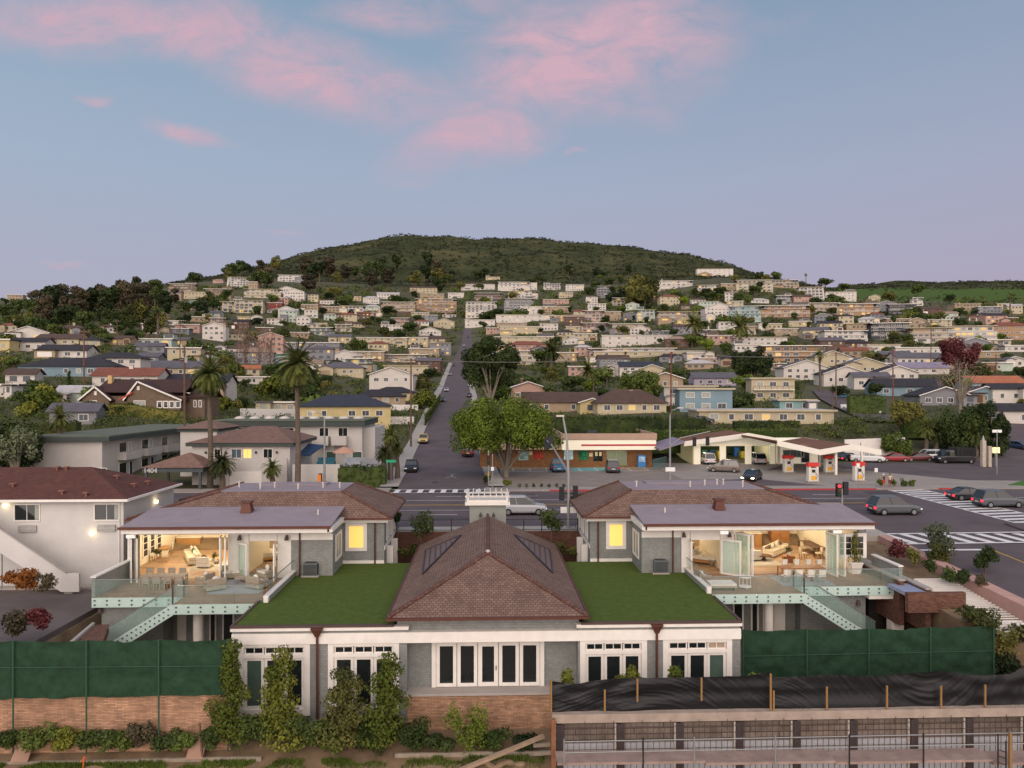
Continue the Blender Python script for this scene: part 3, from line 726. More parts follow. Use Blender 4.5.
    ixx=(xm+.0,xm+.5) if Lf else (xm-.5,xm-.0); mb.box(ixx[0],ixx[1],57.0,65.7,1.95,2.2); P('eave',mb,WHT)
    # white gable rake near the street end of the inner side
    # copper roof vent and pipe vents
    vx=XY(248 if Lf else 718,56); mb=MB(); mb.hexa([(vx-.42,55.4,2.9),(vx+.42,55.4,2.9),(vx+.42,56.2,3.0),(vx-.42,56.2,3.0)],[(vx-.28,55.55,3.6),(vx+.28,55.55,3.6),(vx+.28,56.05,3.6),(vx-.28,56.05,3.6)]); mb.box(vx-.4,vx+.4,55.45,56.15,3.62,3.74)
    P('chimney',mb,CPR)
    rnd=random.Random(3 if Lf else 5)
    for _ in range(7):
        x=rnd.uniform(tx0+.5,tx1-.5); y=rnd.uniform(ty0+.8,ty1-2.6); mb=MB(); mb.tube([(x,y,tz),(x,y,tz+.45)],.06,6); mb.lathe((x,y,tz+.45),[(.1,0),(.1,.07)],8); P('vent_pipe',mb,mat('pale_metal','b9b1a8'))
    x=XY(318,55) if Lf else XY(665,55); mb=MB(); mb.tube([(x,55,2.7),(x,55,3.2)],.06,6); P('vent_pipe',mb,mat('pale_metal','b9b1a8'))
    # downspout
    x=XY(296.5,52.3) if Lf else XY(676,52.3); mb=MB(); mb.tube([(x,52.6,2.3),(x,53.18,1.9),(x,53.18,-1.4)],.06,6); P('downspout',mb,CPR)
    x=XY(375,56.9) if Lf else XY(598,56.9); mb=MB(); mb.tube([(x,56.85,2.2),(x,56.85,-1.4)],.06,6); P('downspout',mb,CPR)
    # yellow lit window
    wx0,wx1=(XY(345.5,57),XY(367,57)) if Lf else (XY(606,57),XY(626,57))
    win(t,(wx0,56.995,ZY(350,551,57)),UX,NX_,wx1-wx0,ZY(350,522.5,57)-ZY(350,551,57),pm=LIT,fr=.28,name='window',label='window glowing warm yellow')
    # white side windows on the short return
    U=(0,1); Nn=(1,0) if Lf else (-1,0)
    win(t,(xi,54.2,-.55),U,Nn,2.2,2.0,pm=PANECURT,nx=2,fr=.18)
    for y in (58.2,60.6,63.0): win(t,(xm,y,-.0 if False else .15),U,Nn,1.5,1.55,pm=PANECURT,nx=2,fr=.2)
    for y in (58.6,61.4,64.2):
        mb=MB(); mb.box(xm+.0 if Lf else xm-.5,xm+.5 if Lf else xm,y-.2,y+.2,-5.4,-.3); P('column',mb,WHT)
    # ---- interior ----
    FL=mat('oak_floor','9a7d61',rough=.6,var=.15,kind='planks',k=(2.4,.18,.008))
    WLL=mat('cream_wall','c2b69f',rough=.9,var=.03)
    a,b=(-27.2,xi-.21) if Lf else (xi+.21,ro-.21)
    mb=MB(); mb.prism([(-25.6,Yw),(b,Yw),(b,64.2),(-27.2,64.2),(-27.2,57)] if Lf else [(a,Yw),(b,Yw),(b,64.2),(a,64.2)],'z',DZ-.3,DZ-.02); P('floor',mb,FL)
    mb=MB(); mb.box(a,b,64.0,64.2,DZ-.02,1.75); (mb.hexa([(-25.24,Yw+.3,DZ),(-25.1,Yw+.3,DZ),(-26.8,57,DZ),(-26.94,57,DZ)],[(-25.24,Yw+.3,1.75),(-25.1,Yw+.3,1.75),(-26.8,57,1.75),(-26.94,57,1.75)]).box(-26.94,-26.8,57,64,DZ,1.75) if Lf else mb.box(b-.12+.001,b,Yw+.3,64,DZ-.02,1.75))
    px_=XY(241,Yw) if Lf else XY(727,Yw); mb.box(px_-.08,px_+.08,Yw+.3,60,DZ-.02,1.75)
    mb.prism([(-25.6,Yw+.3),(b,Yw+.3),(b,64.2),(-27.2,64.2),(-27.2,57)] if Lf else [(a,Yw+.3),(b,Yw+.3),(b,64.2),(a,64.2)],'z',1.76,1.9); P('interior_wall',mb,WLL)
    if Lf:
        for y_ in (57.6,58.8,60.0): win(t,(-26.795,y_,DZ+.5),(0,1),(1,0),.85,2.2,pm=PANE,ny=4,fr=.08)
    # posts and header between openings
    mb=MB()
    ops=((139,227.5),(249.5,277)) if Lf else ((743,827),(690.5,720))
    if Lf: st=((127.5,131),(228,248.5),(277.5,291))
    else: st=((681.5,690),(720.5,734),(828,833.5))
    for u,v in st[::2] if Lf else st[2:]: m2=MB(); m2.box(XY(u,Yw),XY(v,Yw),Yw,Yw+.19,DZ,1.72); P('post',m2,WHT)
    for u,v in st[1:2] if Lf else st[:2]: mb.box(XY(u,Yw),XY(v,Yw),Yw,Yw+.19,DZ,1.72)
    o2=ops[1]; mb.box(XY(o2[0],Yw),XY(o2[1],Yw),Yw+.01,Yw+.18,ZY(260,541,Yw) if Lf else ZY(705,540,Yw),1.72)
    P('post',mb,WHT)
    mb=MB(); 
    if Lf: mb.box(XY(236,Yw),XY(291,Yw),Yw-.08,Yw-.045,1.78,1.98)
    else:
        mb.box(XY(681,Yw),XY(731,Yw),Yw-.08,Yw-.045,1.78,1.98); P('siding_panel',mb,GRYS); mb=MB(); mb.box(XY(834,Yw),XY(868,Yw),Yw-.08,Yw-.045,1.78,1.98)
    P('siding_panel',mb,GRYS)
    # folding doors, stacked at the jambs at an angle
    def leafdoor(x,w,ang,h=3.1,pm=None,nm_='folding_door'):
        U=(math.cos(R(ang)),math.sin(R(ang))); N2=(U[1],-U[0])
        win(t,(x,Yw-.05,DZ+.02),U,N2,w,h,pm=pm or glass('door_glass',(.45,.62,.5),.32),fr=.12,name=nm_)
    if Lf:
        for q,(px,an) in enumerate(((131,-62),(136.0,-60))): leafdoor(XY(px,Yw),1.35,an)
        leafdoor(XY(222,Yw),1.3,-75); leafdoor(XY(226,Yw),1.3,-72)
        leafdoor(XY(240,Yw)-.15,1.2,-40,2.6); leafdoor(XY(276,Yw),1.15,-80,2.6)
        for px,py in ((240,537),(287,537)):
            x,_,z=atY(px,py,53.2); mb=MB(); mb.lathe((x,53.05,z-.2),[(.17,0),(.12,.2),(.05,.35)],8); mb.box(x-.03,x+.03,53.05,53.3,z,z+.12); P('wall_light',mb,DGUT)
    else:
        leafdoor(XY(735,Yw),1.35,-62); leafdoor(XY(739,Yw),1.3,-60)
        leafdoor(XY(826,Yw),1.3,-78); leafdoor(XY(831.5,Yw),1.3,-70)
        leafdoor(XY(721,Yw),1.5,-38,2.6); leafdoor(XY(690.5,Yw),1.0,-100,2.6)
        for px,py in ((683.5,534),(729,534)):
            x,_,z=atY(px,py,53.2); mb=MB(); mb.lathe((x,53.05,z-.2),[(.17,0),(.12,.2),(.05,.35)],8); mb.box(x-.03,x+.03,53.05,53.3,z,z+.12); P('wall_light',mb,DGUT)
        win(t,(XY(836,Yw),Yw-.02,ZY(850,558,Yw)),UX,NX_,XY(866,Yw)-XY(836,Yw),ZY(850,533,Yw)-ZY(850,558,Yw),pm=PANE,nx=4,ny=3,fr=.25)
        for u in (771,785):
            x=XY(u,63.9); mb=MB()
    # small flood light boxes on the fascia
    for px in ((131,),(724,837))[0 if Lf else 1]:
        x=XY(px,52); mb=MB(); mb.box(x-.3,x+.3,51.9,52.04,1.75,1.98); P('flood_light',mb,mat('flood_white','dfe0dc',rough=.4))
    # ---- deck ----
    if Lf: sx=XY(174,47.0); y1a=48.6; y1b=46.9; o0,o1,i0,i1=dro,sx,sx,xp-.12
    else: sx=XY(801,48.4); y1a=49.7; y1b=48.0; o0,o1,i0,i1=sx,dro,xp+.12,sx
    mb=MB(); mb.box(o0,o1,y1a,Yw+.0,DZ-.22,DZ); mb.box(i0+(.0 if not Lf else .002),i1-(.002 if not Lf else 0),y1b,Yw+.0,DZ-.22,DZ); P('deck',mb,DECK)
    # glass fascia with steel studs
    mb=MB(); mb.box(o0,o1,y1a-.06,y1a-.005,DZ-.66,DZ-.03); mb.box(i0,i1,y1b-.06,y1b-.005,DZ-.66,DZ-.03); P('glass_fascia',mb,MINT)
    mb=MB(); mb.box(o0+.05,o1,y1a,y1a+.3,DZ-.66,DZ-.221); mb.box(i0,i1,y1b,y1b+.3,DZ-.66,DZ-.221); P('deck_beam',mb,WHT)
    mb=MB()
    def studs(x0,x1,y):
        n=int((x1-x0)/.75)
        for i in range(n+1):
            x=x0+.2+(x1-x0-.4)*i/max(n,1)
            for z in (DZ-.2,DZ-.48): mb.box(x-.045,x+.045,y-.12,y-.062,z-.045,z+.045)
    studs(o0,o1,y1a); studs(i0,i1,y1b); P('glass_studs',mb,mat('dark_stud','4d5a55',rough=.4,metal=.5))
    # solid outer parapet
    mb=MB(); q0,q1=(dro,dro+.22) if Lf else (dro-.22,dro)
    mb.box(q0,q1,y1a,Yw-.01,DZ-.6,-.15); mb.box(q0,q1,y1a-.05,y1a-.002,DZ-.62,-.15) ; P('parapet',mb,GRYS)
    mb=MB(); mb.box(q0-.06,q1+.06,y1a-.1,Yw-.01,-.15,-.06); P('parapet_cap',mb,WHT)
    # inner stepped parapet beside turf
    mb=MB(); w0,w1=(xp-.12,xp+.12) if Lf else (xp-.12,xp+.12)
    mb.box(w0,w1,y1b-.2,Yw,-1.9,DZ+.45); P('parapet',mb,GRYP)
    mb=MB(); mb.box(w0-.05,w1+.05,y1b-.3,Yw,DZ+.45,DZ+.53); mb.box(w0-.02,w1+.02,y1b-.32,y1b,DZ-.25,DZ+.449); P('parapet_cap',mb,WHT)
    mb=MB(); mb.box(xp-.012,xp+.012,y1b-.1,Yw-.1,DZ+.54,DZ+1.25); P('glass_panel',mb,GLS)
    mb=MB(); mb.box(xp-.03,xp+.03,y1b-.1,Yw-.1,DZ+1.251,DZ+1.29); P('handrail',mb,STEEL)
    # front balustrades
    def bal(x0,x1,y):
        n=max(1,round((x1-x0)/1.6))
        for i in range(n):
            a=x0+(x1-x0)*i/n+.02; b=x0+(x1-x0)*(i+1)/n-.02
            mb=MB(); mb.box(a,b,y-.1,y-.075,DZ-.02,DZ+1.15); P('glass_panel',mb,GLS)
        mb=MB(); mb.box(x0,x1,y-.12,y-.06,DZ+1.15,DZ+1.2); P('handrail',mb,STEEL)
    if Lf: bal(o0,o1-1.2,y1a); bal(sx+.2,xp-.2,y1b)
    else: bal(o0+1.4,o1,y1a); bal(xp+.2,sx-.2,y1b)
    # return glass at stair head
    g0=sx+(1.6 if Lf else -1.6)
    mb=MB(); xx=sx+(1.75 if False else 0)
    for X in ((sx-.0,),(sx,))[0 if Lf else 1]:
        mb.box(X-.012,X+.012,y1a-1.55,y1a+.9,DZ,DZ+1.2)
    P('glass_panel',mb,GLS)
    # stairs: along X in front of recessed part
    dirx=-1 if Lf else 1
    L0=sx; n=17; run=.285; rise=.178
    sy0,sy1=y1b,y1a-.03
    mb=MB()
    for i in range(n):
        xa=L0+dirx*run*i; xb=xa+dirx*(run+.04); z=DZ-rise*(i+1)
        mb.box(xa,xb,sy0+.03,sy1,z-.06,z); mb.box(xa,xa+dirx*.03,sy0+.03,sy1-.0,z,z+rise-.06)
    P('stair_treads',mb,WHT)
    xe=L0+dirx*run*n; ze=DZ-rise*n
    st=MB(); st.prism([(L0,DZ-.02),(xe,ze-.02),(xe,ze-.75),(L0,DZ-.70)],'y',sy0-.06,sy0+.0); P('glass_stringer',st,MINT)
    st=MB(); st.prism([(L0,DZ-.3),(xe,ze-.3),(xe,ze-.5),(L0,DZ-.5)],'y',sy1-.06,sy1-.0); P('stringer',st,WHT)
    sb=MB()
    for i in range(1,n,1):
        x=L0+dirx*run*i; z=DZ-rise*i
        for q in (.15,.5): sb.box(x-.04,x+.04,sy0-.11,sy0-.062,z-q-.04,z-q+.04)
    P('glass_studs',sb,mat('dark_stud','4d5a55'))
    for yy in (sy0-.0,sy1):
        m=4
        for i in range(m):
            a=i/m+.004; b=(i+1)/m-.004
            xa,xb=L0+(xe-L0)*a,L0+(xe-L0)*b; za,zb_=DZ+(ze-DZ)*a,DZ+(ze-DZ)*b
            g=MB(); g.prism([(xa,za+.0),(xb,zb_+.0),(xb,zb_+1.05),(xa,za+1.05)],'y',yy-.1,yy-.075); P('glass_panel',g,GLS)
        g=MB(); g.bar((L0,yy-.09,DZ+1.09),(xe,yy-.09,ze+1.09),.06,.05); P('handrail',g,STEEL)
        g=MB(); g.box(L0-.04,L0+.04,yy-.13,yy-.05,DZ,DZ+1.1); P('rail_post',g,mat('dark_post','3a3f3c'))
    # lower level doors and column
    if Lf:
        for u,v,pm in ((177,186,WHT),(199,204,PANE),(209,216,PANE),(222,234,PANE)):
            win(t,(XY(u,50.4),50.5,-5.3),UX,NX_,XY(v,50.4)-XY(u,50.4),3.1,pm=pm,fr=.1,name='lower_door')
        x=XY(196,48.2); mb=MB(); mb.lathe((x,48.6,-5.5),[(.33,0),(.33,3.35)],16); P('column',mb,WHT)
        x,_,z=atY(101,609,48.9); mb=MB(); mb.lathe((x,48.8,z-.2),[(.17,0),(.12,.2),(.05,.35)],8); P('wall_light',mb,DGUT)
    else:
        for u,v in ((733,744),(751,759),(763,770)):
            win(t,(XY(u,51.2),51.3,-5.3),UX,NX_,XY(v,51.2)-XY(u,51.2),3.1,fr=.12,name='lower_door')
        x=XY(770.5,49); mb=MB(); mb.lathe((x,49.3,-5.5),[(.3,0),(.3,3.35)],16); P('column',mb,WHT)
        mb=MB(); mb.box(XY(775,51),XY(786,51),51.15,51.29,-5.3,-2.2); P('lower_door',mb,WHT)
        x,_,z=atY(858,602,50.3); mb=MB(); mb.lathe((x,50.25,z-.2),[(.17,0),(.12,.2),(.05,.35)],8); P('wall_light',mb,DGUT)
        for px,y in ((898,49.9),(877,54.5)):
            x=XY(px,y); mb=MB(); mb.box(x-.42,x+.42,y,y+.7,-5.6,-2.4); P('column',mb,WHT)
        mb=MB(); mb.box(XY(867,50),dro,49.72,50.3,-2.4,DZ-.661); P('beam',mb,WHT)
        mb=MB(); mb.box(ro-5.5,ro-.2,58,58.3,-5.6,-1.8); P('lower_wall',mb,GRYP)
    return t
wl=wing(-1); wr=wing(1)
# room lamps (the rooms are lit in the photograph)
for x,y,e in ((-24,57.5,190),(-20,58,190),(-18.7,55.8,60),(-20,61.8,170),(-13.5,56.2,110),(-15.5,59,90),(-25,61.5,110),(12.8,56.5,110),(15,59,70),(18,57,120),(21.5,58,170),(25.5,57.5,120),(20,61.5,170),(16,60.5,80),(26,61.5,100)):
    lamp('ceiling_lamp','POINT',(x,y,1.3),e*1.9,(1,.84,.60),.35)
# ================= the hillside houses =================
AL=[]   # (object, description, px, py) -> labels made unique at the end
WC={'white':'bbb5ae','cream':'aa9f86','tan':'94826c','pink':'a5877a','grey':'77777b','blue':'728791','teal':'7d9b9c','brown':'5c463b','orange':'967a60','yellow':'b3a377','red':'7a3a33','darkgrey':'46484d','mint':'a3ada2','lilac':'958c9a','salmon':'977468'}
RC={'grey':'56535a','dark':'2f2d33','brown':'4d3d37','red':'73463a','tan':'8a7768','white':'a5a1a2','lilac':'7d7485','blue':'30343f','orange':'9a5f45'}
def wmat(c): return mat(c+'_house_wall',WC[c],rough=.9,var=.12,scale=.4)
def rmat(c): return mat(c+'_house_roof',RC[c],rough=.95,var=.2,scale=.5)
HOUSES=[]
FARLIT=mat('far_lit_window','c9ac6c',rough=.5,var=0,emit=('d9b368',.35))
hr=random.Random(11)
def house(px,pyb,wpx,hpx,style='flat',wall='white',roof='grey',lit=0,chim=0,desc=None,d=None,rz=None,dep=None,st=None,bal=0,garage=0,name='house',rise=None):
    if d is None: X,Y,Z,d=hit(px,pyb)
    else: X,Y,_=atD(px,HZ,d); Z=T(X,Y); Z=CZ-(pyb-HZ)*d/F
    s=d/F; w=wpx*s; h=max(2.4,hpx*s)
    dp=dep or min(max(6,.6*w),13)
    if rz is None: rz=hr.uniform(-7,7) if w<26 else hr.uniform(-2,2)
    ns=st or max(1,round(h/3.1)); desc_given=desc is not None
    cname=wall
    desc=desc or f"{cname} {['','single','two','three','four'][min(ns,4)]} storey house, {roof} {dict(flat='flat',gable='gabled',front='gabled',hip='hipped',deck='stepped')[style]} roof"
    t=thing(name,desc,'house',(X,Y+0,Z),R(rz)-math.atan2(X,Y)*.25)
    AL.append((t,desc,px,pyb)); HOUSES.append((X,Y,Z,d,w/2,dp,px-wpx/2,px+wpx/2,pyb-hpx-6,pyb,t))
    x0,x1=-w/2,w/2
    W=wmat(wall); Rm=rmat(roof)
    mb=MB()
    if style=='deck' and ns>1:
        for k in range(ns):
            ins=k*.8; xa=x0+(hr.uniform(0,.15)*w if k==ns-1 else 0); xb=x1-(hr.uniform(0,.2)*w if k==ns-1 else 0)
            mb.box(xa,xb,.9+ins,dp+ins,k*h/ns-(4 if k==0 else 0),(k+1)*h/ns-.01*k)
    else: mb.box(x0,x1,0,dp,-4,h)
    part('wall',mb,W,t)
    ov=.55
    mb=MB()
    if style in('flat','deck'):
        yo=(ns-1)*.8 if style=='deck' and ns>1 else 0
        mb.box(x0-ov,x1+ov,-ov+yo,dp+ov+yo,h,h+.32)
        part('roof',mb,Rm,t)
        mb=MB(); mb.box(x0-ov-.03,x1+ov+.03,-ov-.05+yo,-ov-.005+yo,h-.02,h+.36); part('fascia',mb,WHT if roof!='white' else wmat('cream'),t)
    elif style=='hip':
        rs=rise or min(dp,w)*.20+.3; e=min(dp,w)/2
        a=[(x0-ov,-ov,h),(x1+ov,-ov,h),(x1+ov,dp+ov,h),(x0-ov,dp+ov,h)]; r0=(x0+e,dp/2,h+rs); r1=(x1-e,dp/2,h+rs)
        if w>dp+.5: mb.poly([a[0],a[1],r1,r0]); mb.poly([a[1],a[2],r1]); mb.poly([a[2],a[3],r0,r1]); mb.poly([a[3],a[0],r0])
        else:
            p=(0,dp/2,h+rs)
            for i in range(4): mb.poly([a[i],a[(i+1)%4],p])
        mb.poly(a[::-1]); mb.box(x0-ov,x1+ov,-ov,dp+ov,h-.16,h-.003); part('roof',mb,Rm,t)
    elif style=='gable':
        rs=rise or dp*.2+.2
        mb.prism([(-ov,h-.1),(dp/2,h+rs),(dp+ov,h-.1),(dp+ov,h+.08),(dp/2,h+rs+.2),(-ov,h+.08)],'x',x0-ov,x1+ov); part('roof',mb,Rm,t)
        g=MB(); g.prism([(0,h),(dp,h),(dp/2,h+rs-.05)],'x',x0,x1); part('gable_wall',g,W,t)
    else:
        rs=rise or w*.17
        mb.prism([(x0-ov,h-.1),(0,h+rs),(x1+ov,h-.1),(x1+ov,h+.1),(0,h+rs+.22),(x0-ov,h+.1)],'y',-ov,dp+ov); part('roof',mb,Rm,t)
        g=MB(); g.prism([(x0,h),(x1,h),(0,h+rs-.02)],'y',0.0,dp); part('gable_wall',g,W,t)
        g=MB(); g.bar((x0-ov,-ov-.04,h+.02),(0,-ov-.04,h+rs+.12),.06,.22); g.bar((x1+ov,-ov-.04,h+.02),(0,-ov-.04,h+rs+.12),.06,.22); part('fascia',g,WHT,t)
    # windows per storey
    sh=h/ns
    for k in range(ns):
        yf=(.9+k*.8) if style=='deck' and ns>1 else 0
        band=style=='deck'
        n=max(1,int(w/(3.2 if not band else 3.8))); n=min(n,7)
        wx=w*.9/n
        for i in range(n):
            if garage and k==0 and i==0: continue
            if hr.random()<.1: continue
            ww=min(wx*.72,2.9) if band else min(wx*.55,hr.choice([1.2,1.7,2.2])); wh=min(1.9 if band else 1.35,sh*.6)
            cx=x0+w*.05+wx*(i+.5)
            p=(cx-ww/2,yf,k*sh+sh*.5-wh/2+.05)
            pm=FARPANE
            q=hr.random()
            if q<lit*.35: pm=FARLIT
            elif q>.8: pm=PANECURT
            if wpx>=30: win(t,p,UX,NX_,ww,wh,pm=pm,nx=2 if ww>1.4 else 1,fr=.11,world=False)
            else: g=MB(); g.box(p[0],p[0]+ww,yf-.05,yf-.004,p[2],p[2]+wh); part('window',g,pm,t)
        if (style=='deck' and ns>1) or (bal and k>0):
            z=k*sh
            if k>0 or style=='deck':
                g=MB(); g.box(x0+.3,x1-.3,yf-1.3,yf-.004,z-.12,z+.1); part('balcony_slab',g,WHT if hr.random()<.6 else Rm,t)
                if k>0:
                    g=MB(); g.box(x0+.3,x1-.3,yf-1.32,yf-1.24,z+.95,z+1.05)
                    for i in range(max(3,int(w/1.5))+1): x=x0+.3+(w-.6)*i/max(3,int(w/1.5)); g.box(x-.04,x+.04,yf-1.31,yf-1.25,z+.1,z+.95)
                    part('railing',g,hr.choice([WHT,mat('dark_rail','3c3a3c')]),t)
    if not desc_given and wpx>=14 and hr.random()<.62:
        sd=hr.choice((-1,1)); ww2=w*hr.uniform(.25,.45); fx=hr.uniform(1.2,3.2); hh=(h/ns)*hr.uniform(.85,1.05)*(1 if ns<3 or hr.random()<.5 else 2); xa=x0-.02 if sd<0 else x1-ww2+.02
        if hr.random()<.35 and style in('flat','deck'):
            g=MB(); g.box(xa+.4,xa+ww2,dp*.25+1,dp*.9+1,h+.325,h+2.9); part('upper_wall',g,hr.choice([W,wmat('white'),wmat('tan')]),t)
            g=MB(); g.box(xa,xa+ww2+.4,dp*.2+.6,dp*.95+1,h+2.9,h+3.15); part('upper_roof',g,Rm,t); g=MB(); g.box(xa+.8,xa+ww2-.4,dp*.25+.95,dp*.25+.995,h+1.0,h+2.4); part('window',g,FARPANE,t)
        else:
            W2=hr.choice([W,W,wmat('white'),wmat('grey'),wmat('tan')]); g=MB(); g.box(xa,xa+ww2,-fx,-.003,-4,hh); part('wing_wall',g,W2,t)
            g=MB(); cxx=xa+ww2/2
            if hr.random()<.5: g.box(xa-.4,xa+ww2+.4,-fx-.5,-.56,hh,hh+.28)
            else: g.prism([(xa-.4,hh-.1),(cxx,hh+ww2*.16),(xa+ww2+.4,hh-.1),(xa+ww2+.4,hh+.1),(cxx,hh+ww2*.16+.2),(xa-.4,hh+.1)],'y',-fx-.5,-.56); q2=MB(); q2.prism([(xa,hh),(xa+ww2,hh),(cxx,hh+ww2*.16)],'y',-fx,-.57); part('gable_wall',q2,W2,t)
            part('wing_roof',g,Rm,t)
            if hr.random()<.5: g=MB(); g.box(cxx-min(2.3,ww2*.35),cxx+min(2.3,ww2*.35),-fx-.05,-fx-.004,.1,min(2.3,hh-.4)); part('garage_door',g,hr.choice([WHT,wmat('tan'),wmat('brown')]),t)
            else: g=MB(); g.box(cxx-ww2*.22,cxx+ww2*.22,-fx-.05,-fx-.004,.9,min(2.3,hh-.3)); part('window',g,hr.choice([FARPANE,FARPANE,PANECURT,FARLIT]),t)
    if garage:
        g=MB(); g.box(x0+.6,x0+min(5.2,w*.4),-.05,-.004,.1,2.3); part('garage_door',g,mat('garage_'+str(garage),WC[garage]),t)
    if chim:
        cm=MB(); cx=x0+w*hr.uniform(.2,.8); cm.box(cx-.45,cx+.45,dp*.4,dp*.4+.8,h-.2,h+2.0+(.8 if style!='flat' else 0)); c=part('chimney',cm,BRK if chim==2 else W,t)
        cc=MB(); cc.box(cx-.52,cx+.52,dp*.4-.07,dp*.4+.87,h+2.0+(.8 if style!='flat' else 0)+.001,h+2.15+(.8 if style!='flat' else 0)); part('cap',cc,CON,c)
    return t
